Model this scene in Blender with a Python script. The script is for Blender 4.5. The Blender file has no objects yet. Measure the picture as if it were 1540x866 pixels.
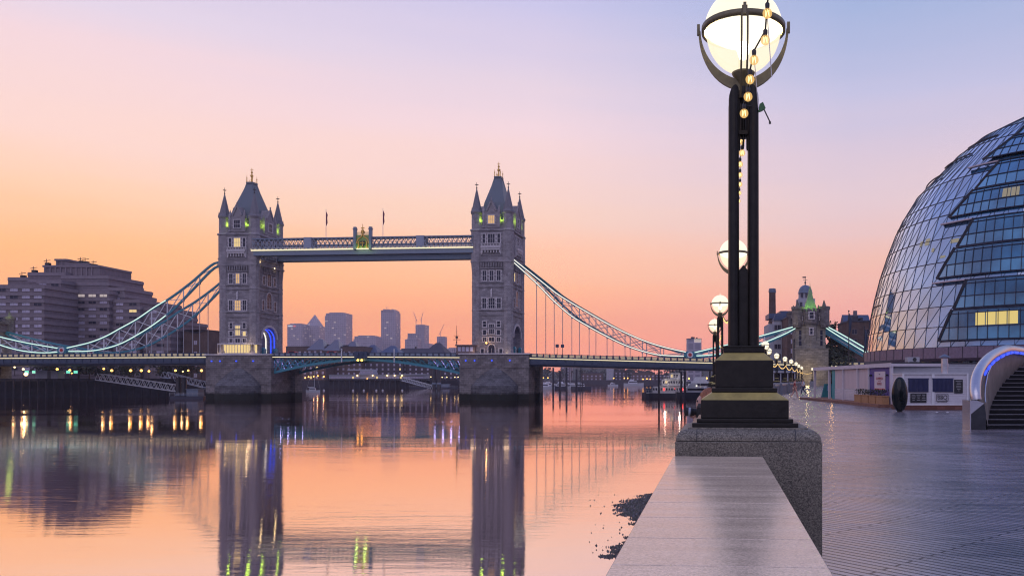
import bpy, bmesh, math, random
from mathutils import Vector, Matrix
from math import sin, cos, tan, atan, atan2, pi, radians, sqrt
random.seed(7)
SC = bpy.context.scene
COL = SC.collection
# ------------------------------------------------------------------ camera
FP, CX, HY, W0, H0 = 1200.0, 1000.0, 571.0, 1540.0, 866.0      # focal length, principal column and horizon row of the photograph
E = 6.2                                                         # eye above the river
GZ = 4.5                                                        # promenade above the river
cam_d = bpy.data.cameras.new('camera'); cam = bpy.data.objects.new('camera', cam_d); COL.objects.link(cam)
cam.location = (0, 0, E); cam.rotation_euler = (radians(90), 0, 0)
cam_d.sensor_width = 36; cam_d.lens = 36 * FP / W0
cam_d.shift_x = (W0 / 2 - CX) / W0; cam_d.shift_y = (HY - H0 / 2) / W0
cam_d.clip_start = 0.05; cam_d.clip_end = 20000
SC.camera = cam
# ------------------------------------------------------------------ render look
SC.view_settings.view_transform = 'Standard'; SC.view_settings.look = 'None'
SC.view_settings.exposure = 0.0; SC.view_settings.gamma = 1.0
try: SC.view_settings.use_curve_mapping = False
except Exception: pass
SC.render.engine = 'CYCLES'
cy = SC.cycles
cy.use_denoising = True
try: cy.denoising_prefilter = 'ACCURATE'; cy.denoising_input_passes = 'RGB_ALBEDO_NORMAL'; cy.pixel_filter_type = 'BLACKMAN_HARRIS'; cy.filter_width = 1.15
except Exception: pass
cy.max_bounces = 6; cy.diffuse_bounces = 2; cy.glossy_bounces = 3; cy.transmission_bounces = 4; cy.transparent_max_bounces = 8; cy.volume_bounces = 0
cy.sample_clamp_indirect = 4; cy.caustics_reflective = False; cy.caustics_refractive = False
def lin(c):
    c /= 255.0
    return c / 12.92 if c <= 0.04045 else ((c + 0.055) / 1.055) ** 2.4
def srgb(r, g, b): return (lin(r), lin(g), lin(b), 1)
# ------------------------------------------------------------------ world: pre-dawn sky, procedural by direction
world = bpy.data.worlds.new("World"); SC.world = world; world.use_nodes = True
nt = world.node_tree; nt.nodes.clear()
def N(t, **kw):
    n = nt.nodes.new(t)
    for k, v in kw.items(): setattr(n, k, v)
    return n
def M(op, a, b=None, c=None):
    n = N('ShaderNodeMath', operation=op)
    for i, v in enumerate((a, b, c)):
        if v is None: continue
        if isinstance(v, (int, float)): n.inputs[i].default_value = v
        else: nt.links.new(v, n.inputs[i])
    return n.outputs[0]
tc = N('ShaderNodeTexCoord'); sep = N('ShaderNodeSeparateXYZ'); nt.links.new(tc.outputs['Generated'], sep.inputs[0])
mp = N('ShaderNodeMapping'); mp.inputs['Scale'].default_value = (1.2, 1.2, 14); nt.links.new(tc.outputs['Generated'], mp.inputs[0])
nz = N('ShaderNodeTexNoise'); nz.inputs['Scale'].default_value = 1.6; nz.inputs['Detail'].default_value = 4; nt.links.new(mp.outputs[0], nz.inputs[0])
el = M('ADD', sep.outputs[2], M('MULTIPLY', M('SUBTRACT', nz.outputs[0], 0.5), 0.055))
az = M('ARCTAN2', sep.outputs[0], sep.outputs[1])
def zel(x, y):
    a = (x - CX) / FP; v = (HY - y) / FP
    return v / sqrt(1 + a * a + v * v)
def ramp(stops):
    n = N('ShaderNodeValToRGB'); cr = n.color_ramp
    while len(cr.elements) > 1: cr.elements.remove(cr.elements[-1])
    first = True
    for p, c in sorted(stops, key=lambda s: s[0]):
        e = cr.elements[0] if first else cr.elements.new(min(1, max(0, p)))
        if first: e.position = max(0, p); first = False
        g_ = 1 + .34*max(0, 1 - p/.17)                       # the glow is strongest low down, where the hazy air dims it
        e.color = (c[0]*g_, c[1]*g_*(1-.02*(g_-1)), c[2]*(1+(g_-1)*.55), 1)
    nt.links.new(el, n.inputs[0]); return n.outputs[0]
top = [(0.62, srgb(150, 158, 210)), (1.0, srgb(112, 126, 186))]
rL = ramp([(0, srgb(244, 150, 108)), (zel(160, 500), srgb(253, 168, 104)), (zel(160, 380), srgb(255, 186, 124)), (zel(160, 280), srgb(252, 206, 172)), (zel(160, 200), srgb(246, 210, 198)), (zel(160, 80), srgb(233, 206, 211)), (zel(160, 0), srgb(218, 204, 220))] + top)
rM = ramp([(0, srgb(236, 140, 118)), (zel(800, 500), srgb(252, 158, 116)), (zel(800, 430), srgb(253, 182, 138)), (zel(800, 320), srgb(245, 206, 187)), (zel(800, 200), srgb(234, 207, 212)), (zel(800, 130), srgb(218, 201, 215)), (zel(800, 0), srgb(192, 188, 220))] + top)
rR = ramp([(0, srgb(226, 140, 138)), (zel(1260, 480), srgb(240, 164, 150)), (zel(1260, 400), srgb(235, 184, 168)), (zel(1260, 300), srgb(222, 197, 202)), (zel(1260, 230), srgb(208, 192, 208)), (zel(1260, 150), srgb(188, 186, 214)), (zel(1260, 0), srgb(156, 171, 208))] + [(0.62, srgb(120, 140, 200)), (1.0, srgb(112, 126, 186))])
rB = ramp([(0, srgb(112, 116, 150)), (0.12, srgb(138, 130, 170)), (0.35, srgb(150, 150, 196)), (0.7, srgb(138, 148, 200)), (1.0, srgb(112, 126, 186))])
def mrange(v, a, b, smooth=True):
    n = N('ShaderNodeMapRange'); n.interpolation_type = 'SMOOTHSTEP' if smooth else 'LINEAR'
    n.inputs[1].default_value = a; n.inputs[2].default_value = b; nt.links.new(v, n.inputs[0]); return n.outputs[0]
def mix(f, a, b):
    n = N('ShaderNodeMix', data_type='RGBA'); nt.links.new(f, n.inputs[0]); nt.links.new(a, n.inputs[6]); nt.links.new(b, n.inputs[7]); return n.outputs[2]
m1 = mix(mrange(az, radians(-36), radians(-9), False), rL, rM)
m2 = mix(mrange(az, radians(-9), radians(13), False), m1, rR)
m3 = mix(mrange(M('ABSOLUTE', az), radians(45), radians(115)), m2, rB)
SKY = 1.22
bg = N('ShaderNodeBackground'); bg.inputs[1].default_value = SKY; nt.links.new(m3, bg.inputs[0])
wo = N('ShaderNodeOutputWorld'); nt.links.new(bg.outputs[0], wo.inputs[0])
# before sunrise: an added fill, a very wide, weak, cool-pink sky light from the west stands in for the bright dusk dome
sd = bpy.data.lights.new('sky_fill', 'SUN'); sd.energy = 0.5; sd.angle = radians(60); sd.color = (1.0, 0.86, 0.92)
so = bpy.data.objects.new('sky_fill', sd); COL.objects.link(so); so.rotation_euler = (radians(50), 0, radians(-12))

# ------------------------------------------------------------------ helpers
def P(px, py, D): return Vector(((px - CX) * D / FP, D, E - (py - HY) * D / FP))
def PX(px, D): return (px - CX) * D / FP
def PZ(py, D): return E - (py - HY) * D / FP
class MB:
    def __init__(s): s.v = []; s.f = []; s.m = []; s.cur = 0; s.sm = []
    def add(s, vs, fs, smooth=False):
        b = len(s.v); s.v += [tuple(v) for v in vs]
        for f in fs: s.f.append([b + i for i in f]); s.m.append(s.cur); s.sm.append(smooth)
        return s
    def box(s, x0, x1, y0, y1, z0, z1):
        v = [(x0,y0,z0),(x1,y0,z0),(x1,y1,z0),(x0,y1,z0),(x0,y0,z1),(x1,y0,z1),(x1,y1,z1),(x0,y1,z1)]
        return s.add(v, [(3,2,1,0),(4,5,6,7),(0,1,5,4),(1,2,6,5),(2,3,7,6),(3,0,4,7)])
    def obox(s, c, ax, hx, hy, z0, z1):            # box turned by angle ax about z
        ca, sa = cos(ax), sin(ax); v = []
        for z in (z0, z1):
            for a, b in ((-hx,-hy),(hx,-hy),(hx,hy),(-hx,hy)): v.append((c[0]+a*ca-b*sa, c[1]+a*sa+b*ca, z))
        return s.add(v, [(3,2,1,0),(4,5,6,7),(0,1,5,4),(1,2,6,5),(2,3,7,6),(3,0,4,7)])
    def bar(s, p, q, w, h=None, up=(0,0,1)):       # rectangular bar from p to q
        h = h or w; p, q = Vector(p), Vector(q); d = (q - p)
        if d.length < 1e-6: return s
        d.normalize(); u = Vector(up)
        if abs(d.dot(u)) > .999: u = Vector((1,0,0))
        a = d.cross(u).normalized(); b = a.cross(d).normalized(); v = []
        for o in (p, q):
            for i, j in ((-1,-1),(1,-1),(1,1),(-1,1)): v.append(o + a*(i*w/2) + b*(j*h/2))
        return s.add(v, [(0,1,2,3),(7,6,5,4),(0,4,5,1),(1,5,6,2),(2,6,7,3),(3,7,4,0)])
    def tube(s, p, q, r, r2=None, n=8, caps=True):
        return s.path([p, q], [r, r if r2 is None else r2], n, caps)
    def path(s, pts, rs, n=8, caps=True):
        pts = [Vector(p) for p in pts]
        if isinstance(rs, (int, float)): rs = [rs]*len(pts)
        v = []; f = []; pa = None
        for i, p in enumerate(pts):
            d = (pts[min(i+1, len(pts)-1)] - pts[max(i-1, 0)]).normalized()
            if pa is None:
                u = Vector((0,0,1)) if abs(d.z) < .9 else Vector((1,0,0)); a = d.cross(u).normalized()
            else: a = (pa - d*pa.dot(d)).normalized()
            pa = a; b = d.cross(a)
            for k in range(n):
                t = 2*pi*k/n; v.append(p + (a*cos(t) + b*sin(t))*rs[i])
        for i in range(len(pts)-1):
            for k in range(n): k2 = (k+1) % n; f.append((i*n+k, i*n+k2, (i+1)*n+k2, (i+1)*n+k))
        s.add(v, f, True)
        if caps:
            s.add(v[:n], [tuple(reversed(range(n)))]); s.add(v[-n:], [tuple(range(n))])
        return s
    def lathe(s, prof, n=16, c=(0,0), a0=0, a1=2*pi, smooth=True, caps=True):   # profile of (r, z)
        full = abs(a1-a0-2*pi) < 1e-6; m = n if full else n+1; v = []; f = []
        for r, z in prof:
            for k in range(m):
                t = a0 + (a1-a0)*k/n; v.append((c[0]+r*cos(t), c[1]+r*sin(t), z))
        for i in range(len(prof)-1):
            for k in range(n):
                k2 = (k+1) % m; f.append((i*m+k, i*m+k2, (i+1)*m+k2, (i+1)*m+k))
        s.add(v, f, smooth)
        if full and caps:
            if prof[0][0] > 1e-4: s.add(v[:m], [tuple(reversed(range(m)))])
            if prof[-1][0] > 1e-4: s.add(v[-m:], [tuple(range(m))])
        return s
    def prism(s, poly, z0, z1):                     # poly in xy, ccw
        n = len(poly); v = [(x,y,z0) for x,y in poly] + [(x,y,z1) for x,y in poly]
        return s.add(v, [tuple(reversed(range(n))), tuple(range(n,2*n))] + [(i,(i+1)%n,n+(i+1)%n,n+i) for i in range(n)])
    def slab(s, poly, y0, y1):                      # poly in xz (ccw seen from -y), extruded along y
        n = len(poly); v = [(x,y0,z) for x,z in poly] + [(x,y1,z) for x,z in poly]
        return s.add(v, [tuple(range(n)), tuple(reversed(range(n,2*n)))] + [((i+1)%n,i,n+i,n+(i+1)%n) for i in range(n)])
    def frus(s, x, y, hx0, hy0, z0, hx1, hy1, z1):  # tapering block
        v = [(x+a*hx0, y+b*hy0, z0) for a,b in ((-1,-1),(1,-1),(1,1),(-1,1))] + [(x+a*hx1, y+b*hy1, z1) for a,b in ((-1,-1),(1,-1),(1,1),(-1,1))]
        return s.add(v, [(3,2,1,0),(4,5,6,7),(0,1,5,4),(1,2,6,5),(2,3,7,6),(3,0,4,7)])
    def ball(s, c, r, n=12, m=8, sz=1.0):
        pr = [(max(1e-5, r*sin(pi*i/m)), c[2]-r*sz*cos(pi*i/m)) for i in range(m+1)]
        return s.lathe(pr, n, (c[0], c[1]), caps=False)
    def turn(s, fn, start=0):
        for i in range(start, len(s.v)): s.v[i] = tuple(fn(Vector(s.v[i])))
        return s
    def mesh(s, name, mats):
        me = bpy.data.meshes.new(name); me.from_pydata(s.v, [], s.f)
        if not isinstance(mats, (list, tuple)): mats = [mats]
        for m in mats: me.materials.append(m)
        me.polygons.foreach_set('material_index', s.m); me.polygons.foreach_set('use_smooth', s.sm); me.update()
        return me
    def build(s, name, mats, parent=None, loc=None, rotz=0):
        return put(s.mesh(name, mats), name, parent, loc, rotz)
def put(me, name, parent=None, loc=None, rotz=0):
    o = bpy.data.objects.new(name, me); COL.objects.link(o)
    if parent is not None: o.parent = parent
    if loc is not None: o.location = loc
    o.rotation_euler = (0, 0, rotz); return o
def empty(name, loc=(0,0,0), rotz=0, parent=None):
    o = bpy.data.objects.new(name, None); COL.objects.link(o); o.location = loc; o.rotation_euler = (0,0,rotz)
    if parent is not None: o.parent = parent
    return o
def tag(o, label=None, cat=None, group=None, kind=None):
    if label: o['label'] = label
    if cat: o['category'] = cat
    if group: o['group'] = group
    if kind: o['kind'] = kind
    return o
def copy_tree(o, parent=None):
    c = o.copy(); COL.objects.link(c); c.parent = parent
    for ch in list(KIDS.get(o.name, o.children)): copy_tree(ch, c)
    return c
KIDS = {}
def lamp_light(loc, energy, color, r=0.1, parent=None):
    d = bpy.data.lights.new('lamp_light', 'POINT'); d.energy = energy; d.color = color; d.shadow_soft_size = r
    o = bpy.data.objects.new('lamp_light', d); COL.objects.link(o); o.location = loc
    if parent is not None: o.parent = parent
    return o
# ------------------------------------------------------------------ materials
def newmat(name):
    m = bpy.data.materials.new(name); m.use_nodes = True; t = m.node_tree; b = t.nodes['Principled BSDF']; return m, t, b
def mat(name, c, rough=.6, metal=0, var=.25, scale=3, bump=.15, spec=.5, emit=None, es=0, coords='Object', bscale=None, stretch=(1,1,1)):
    m, t, b = newmat(name); b.inputs['Roughness'].default_value = rough; b.inputs['Metallic'].default_value = metal
    b.inputs['Specular IOR Level'].default_value = spec
    tcn = t.nodes.new('ShaderNodeTexCoord'); mpn = t.nodes.new('ShaderNodeMapping'); mpn.inputs['Scale'].default_value = stretch
    t.links.new(tcn.outputs[coords], mpn.inputs[0])
    n = t.nodes.new('ShaderNodeTexNoise'); n.inputs['Scale'].default_value = scale; n.inputs['Detail'].default_value = 6; n.inputs['Roughness'].default_value = .65
    t.links.new(mpn.outputs[0], n.inputs[0])
    r = t.nodes.new('ShaderNodeValToRGB'); r.color_ramp.elements[0].position = .3; r.color_ramp.elements[1].position = .7
    r.color_ramp.elements[0].color = tuple(x*(1-var) for x in c[:3]) + (1,); r.color_ramp.elements[1].color = tuple(min(1, x*(1+var)) for x in c[:3]) + (1,)
    t.links.new(n.outputs[0], r.inputs[0]); t.links.new(r.outputs[0], b.inputs['Base Color'])
    if bump:
        bp = t.nodes.new('ShaderNodeBump'); bp.inputs['Strength'].default_value = bump; bp.inputs['Distance'].default_value = .02
        t.links.new(n.outputs[0], bp.inputs['Height']); t.links.new(bp.outputs[0], b.inputs['Normal'])
    if emit: b.inputs['Emission Color'].default_value = tuple(emit[:3]) + (1,); b.inputs['Emission Strength'].default_value = es
    return m
def emis(name, c, s):
    m, t, b = newmat(name); b.inputs['Base Color'].default_value = (.05,.05,.05,1); b.inputs['Emission Color'].default_value = tuple(c[:3]) + (1,); b.inputs['Emission Strength'].default_value = s; return m
def stone(name, c, bw=.9, bh=.4, mort=.6, var=.3, rough=.8, tide=None, stain=.35, msize=.03):
    """ashlar: brick pattern on vertical faces by object coords (x+y, z), blotches; tide = height below which weed darkens it"""
    m, t, b = newmat(name); L = t.links.new; b.inputs['Roughness'].default_value = rough; b.inputs['Specular IOR Level'].default_value = .3
    tcn = t.nodes.new('ShaderNodeTexCoord'); s = t.nodes.new('ShaderNodeSeparateXYZ'); L(tcn.outputs['Object'], s.inputs[0])
    ad = t.nodes.new('ShaderNodeMath'); L(s.outputs[0], ad.inputs[0]); L(s.outputs[1], ad.inputs[1])
    cb = t.nodes.new('ShaderNodeCombineXYZ'); L(ad.outputs[0], cb.inputs[0]); L(s.outputs[2], cb.inputs[1])
    br = t.nodes.new('ShaderNodeTexBrick'); br.inputs['Scale'].default_value = 1; br.inputs['Brick Width'].default_value = bw; br.inputs['Row Height'].default_value = bh
    br.inputs['Mortar Size'].default_value = msize; br.inputs['Bias'].default_value = 0
    br.inputs['Color1'].default_value = tuple(x*(1-var) for x in c[:3])+(1,); br.inputs['Color2'].default_value = tuple(x*(1+var) for x in c[:3])+(1,); br.inputs['Mortar'].default_value = tuple(x*mort for x in c[:3])+(1,)
    L(cb.outputs[0], br.inputs[0])
    n = t.nodes.new('ShaderNodeTexNoise'); n.inputs['Scale'].default_value = .35; n.inputs['Detail'].default_value = 8; n.inputs['Roughness'].default_value = .7; L(tcn.outputs['Object'], n.inputs[0])
    rr = t.nodes.new('ShaderNodeMapRange'); rr.inputs[1].default_value = .3; rr.inputs[2].default_value = .7; rr.inputs[3].default_value = 1-stain; rr.inputs[4].default_value = 1+stain*.6; L(n.outputs[0], rr.inputs[0])
    mx = t.nodes.new('ShaderNodeMix'); mx.data_type = 'RGBA'; mx.blend_type = 'MULTIPLY'; mx.inputs[0].default_value = 1; L(br.outputs[0], mx.inputs[6]); L(rr.outputs[0], mx.inputs[7])
    col = mx.outputs[2]
    if tide is not None:
        nn = t.nodes.new('ShaderNodeMath'); nn.operation = 'MULTIPLY_ADD'; nn.inputs[1].default_value = 1.6; L(n.outputs[0], nn.inputs[0]); L(s.outputs[2], nn.inputs[2])
        mr = t.nodes.new('ShaderNodeMapRange'); mr.inputs[1].default_value = tide+.5; mr.inputs[2].default_value = tide+1.3; L(nn.outputs[0], mr.inputs[0])
        m2 = t.nodes.new('ShaderNodeMix'); m2.data_type = 'RGBA'; L(mr.outputs[0], m2.inputs[0]); m2.inputs[6].default_value = (.016,.018,.014,1); L(col, m2.inputs[7]); col = m2.outputs[2]
    L(col, b.inputs['Base Color'])
    bp = t.nodes.new('ShaderNodeBump'); bp.inputs['Strength'].default_value = .5; bp.inputs['Distance'].default_value = .05; L(br.outputs['Fac'], bp.inputs['Height']); bp.invert = True; L(bp.outputs[0], b.inputs['Normal'])
    return m
M_ = {}
M_['stone'] = stone('tower_stone', (.35,.318,.33), 1.1, .42, .55, .22)
M_['stone_lt'] = mat('dressed_stone', (.62,.57,.57), .8, var=.2, scale=2)
M_['stone_turret'] = stone('turret_stone', (.41,.37,.38), .8, .4, .6, .16)
M_['pier'] = stone('pier_granite', (.25,.222,.215), 1.5, .62, .45, .22, tide=2.0, stain=.5)
M_['weed'] = mat('cutwater_stone', (.075,.078,.09), .8, var=.5, scale=.6)
M_['slate'] = mat('roof_slate', (.13,.16,.19), .5, var=.3, scale=4)
M_['slate_turret'] = mat('turret_spire_stone', (.2,.19,.21), .7, var=.3, scale=2.5)
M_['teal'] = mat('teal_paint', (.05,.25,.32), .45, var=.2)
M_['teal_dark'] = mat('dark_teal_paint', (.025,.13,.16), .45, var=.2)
M_['teal_lt'] = mat('pale_blue_paint', (.22,.36,.44), .45, var=.15)
M_['rail_grey'] = mat('blue_grey_paint', (.2,.25,.33), .5, var=.15)
M_['white'] = mat('white_paint', (.74,.74,.76), .5, var=.08)
M_['hanger'] = mat('hanger_paint', (.42,.42,.44), .5, var=.08)
M_['dark_blue'] = mat('dark_blue_paint', (.035,.055,.1), .5, var=.2)
M_['asphalt'] = mat('asphalt', (.05,.05,.055), .85, var=.3, scale=8)
M_['gold'] = mat('gold_leaf', (.7,.42,.1), .35, metal=.7, var=.15)
M_['dark_metal'] = mat('dark_iron', (.03,.03,.035), .45, var=.3)
M_['win_dark'] = mat('dark_window_glass', (.03,.03,.05), .2, var=.3, spec=.35)
M_['win_hotel'] = mat('hotel_window_glass', (.55,.5,.62), .15, var=.45, scale=.4, spec=1)
M_['win_lit'] = emis('lit_window', (1,.72,.3), .85)
M_['win_warm'] = emis('warm_room', (1,.6,.25), .7)
M_['strip'] = emis('warm_led_strip', (1,.83,.52), 1.25)
M_['strip_w'] = emis('white_led_strip', (1,.94,.82), 1.25)
M_['strip_c'] = emis('cyan_led_strip', (.76,1,.86), 1.2)
M_['green'] = emis('green_floodlight', (.55,.9,.12), .9)
M_['blue'] = emis('blue_light', (.03,.08,1), 1.4)
M_['violet'] = emis('violet_light', (.45,.38,1), 1.1)
M_['amber'] = emis('amber_lamp', (1,.45,.08), 5)
M_['warm'] = emis('warm_lamp', (1,.7,.3), 4)
M_['red'] = emis('red_lamp', (1,.05,.04), 2.5)
M_['teal_em'] = emis('green_shop_light', (.2,.9,.65), 1.0)
M_['concrete'] = mat('dark_concrete', (.2,.162,.18), .9, var=.2, scale=.6)
M_['concrete_band'] = mat('concrete_band', (.26,.215,.235), .9, var=.15, scale=.8)
M_['brick'] = stone('brown_brick', (.16,.105,.09), .5, .2, .7, .2)
M_['brick_red'] = stone('red_brick', (.2,.09,.07), .5, .2, .8, .2)
M_['brick_dark'] = stone('dark_brick', (.09,.075,.085), .5, .2, .7, .2)
M_['stucco'] = mat('pale_render', (.42,.42,.46), .8, var=.12)
M_['roof_dark'] = mat('dark_roof', (.055,.055,.075), .7, var=.3)
M_['roof_blue'] = mat('blue_roof', (.06,.09,.17), .5, var=.3)
M_['lead'] = mat('lead_dome', (.13,.17,.24), .45, var=.2)
M_['bark'] = mat('bark', (.06,.045,.035), .9, var=.4)
M_['crown_stone'] = stone('crown_stone', (.2,.18,.175), .8, .4, .5, .3)
M_['leaf'] = mat('foliage', (.045,.055,.035), .8, var=.5, scale=.8, bump=0)
M_['quay'] = mat('quay_timber', (.035,.033,.045), .8, var=.4, scale=.5)
M_['hull_dark'] = mat('dark_hull', (.03,.035,.06), .4, var=.2)
M_['hull_white'] = mat('white_hull', (.6,.6,.64), .35, var=.1)
M_['redpaint'] = mat('red_paint', (.5,.04,.04), .35, var=.1)
def far_facade():
    m, t, b = newmat('far_tower_facade'); L = t.links.new; tcn = t.nodes.new('ShaderNodeTexCoord'); s = t.nodes.new('ShaderNodeSeparateXYZ'); L(tcn.outputs['Object'], s.inputs[0])
    ad = t.nodes.new('ShaderNodeMath'); L(s.outputs[0], ad.inputs[0]); L(s.outputs[1], ad.inputs[1]); cb = t.nodes.new('ShaderNodeCombineXYZ'); L(ad.outputs[0], cb.inputs[0]); L(s.outputs[2], cb.inputs[1])
    br = t.nodes.new('ShaderNodeTexBrick'); br.offset = 0; br.inputs['Scale'].default_value = 1; br.inputs['Brick Width'].default_value = 7; br.inputs['Row Height'].default_value = 8; br.inputs['Mortar Size'].default_value = 1.1
    br.inputs['Color1'].default_value = (.18,.17,.22,1); br.inputs['Color2'].default_value = (.3,.28,.34,1); br.inputs['Mortar'].default_value = (.42,.38,.44,1); L(cb.outputs[0], br.inputs[0]); L(br.outputs[0], b.inputs['Base Color'])
    mp_ = t.nodes.new('ShaderNodeMapping'); mp_.inputs['Scale'].default_value = (1/7.,1/4.,1); L(cb.outputs[0], mp_.inputs[0]); wn = t.nodes.new('ShaderNodeTexWhiteNoise'); wn.noise_dimensions = '2D'
    fl = t.nodes.new('ShaderNodeVectorMath'); fl.operation = 'FLOOR'; L(mp_.outputs[0], fl.inputs[0]); L(fl.outputs[0], wn.inputs['Vector'])
    gt = t.nodes.new('ShaderNodeMath'); gt.operation = 'GREATER_THAN'; gt.inputs[1].default_value = .982; L(wn.outputs[0], gt.inputs[0])
    b.inputs['Emission Color'].default_value = (1,.8,.6,1); mu = t.nodes.new('ShaderNodeMath'); mu.operation = 'MULTIPLY'; mu.inputs[1].default_value = .4; L(gt.outputs[0], mu.inputs[0]); L(mu.outputs[0], b.inputs['Emission Strength']); return m
M_['far_facade'] = far_facade()
# ================================================================== SETTING
def water_mat():
    m, t, b = newmat('river_water'); L = t.links.new
    out = t.nodes['Material Output']; tcn = t.nodes.new('ShaderNodeTexCoord')
    def noise(sc, det, stretch, rough=.55, warp=0):
        mp_ = t.nodes.new('ShaderNodeMapping'); mp_.inputs['Scale'].default_value = stretch; L(tcn.outputs['Object'], mp_.inputs[0])
        n = t.nodes.new('ShaderNodeTexNoise'); n.inputs['Scale'].default_value = sc; n.inputs['Detail'].default_value = det; n.inputs['Roughness'].default_value = rough; n.inputs['Distortion'].default_value = warp
        L(mp_.outputs[0], n.inputs[0]); return n.outputs[0]
    fine = noise(1.0, 5, (.32, 1.9, 1), .62, .3); swell = noise(.3, 2, (.3, 1.2, 1)); patch = noise(.02, 3, (.35, 1.6, 1), .55, .6)
    mr = t.nodes.new('ShaderNodeMapRange'); mr.inputs[1].default_value = .44; mr.inputs[2].default_value = .66; mr.inputs[3].default_value = .0022; mr.inputs[4].default_value = .013; L(patch, mr.inputs[0])
    b1 = t.nodes.new('ShaderNodeBump'); b1.inputs['Strength'].default_value = 1; L(mr.outputs[0], b1.inputs['Distance']); L(fine, b1.inputs['Height'])
    b2 = t.nodes.new('ShaderNodeBump'); b2.inputs['Strength'].default_value = 1; b2.inputs['Distance'].default_value = .009; L(swell, b2.inputs['Height']); L(b1.outputs[0], b2.inputs['Normal'])
    g = t.nodes.new('ShaderNodeBsdfGlossy'); g.inputs['Color'].default_value = (1,.87,.835,1); g.inputs['Roughness'].default_value = .02; L(b2.outputs[0], g.inputs['Normal'])
    d = t.nodes.new('ShaderNodeBsdfDiffuse'); d.inputs['Color'].default_value = (.03,.028,.03,1)
    lw = t.nodes.new('ShaderNodeLayerWeight'); lw.inputs[0].default_value = .25; L(b2.outputs[0], lw.inputs['Normal'])
    m2 = t.nodes.new('ShaderNodeMapRange'); m2.inputs[1].default_value = .0; m2.inputs[2].default_value = .75; m2.inputs[3].default_value = .72; m2.inputs[4].default_value = 1.0; L(lw.outputs['Facing'], m2.inputs[0])
    mx = t.nodes.new('ShaderNodeMixShader'); L(m2.outputs[0], mx.inputs[0]); L(d.outputs[0], mx.inputs[1]); L(g.outputs[0], mx.inputs[2]); L(mx.outputs[0], out.inputs[0])
    return m
w = MB(); w.add([(-1500,-300,0),(900,-300,0),(900,1300,0),(-1500,1300,0)], [(0,1,2,3)])
tag(w.build('river_water', water_mat()), kind='structure')

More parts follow.
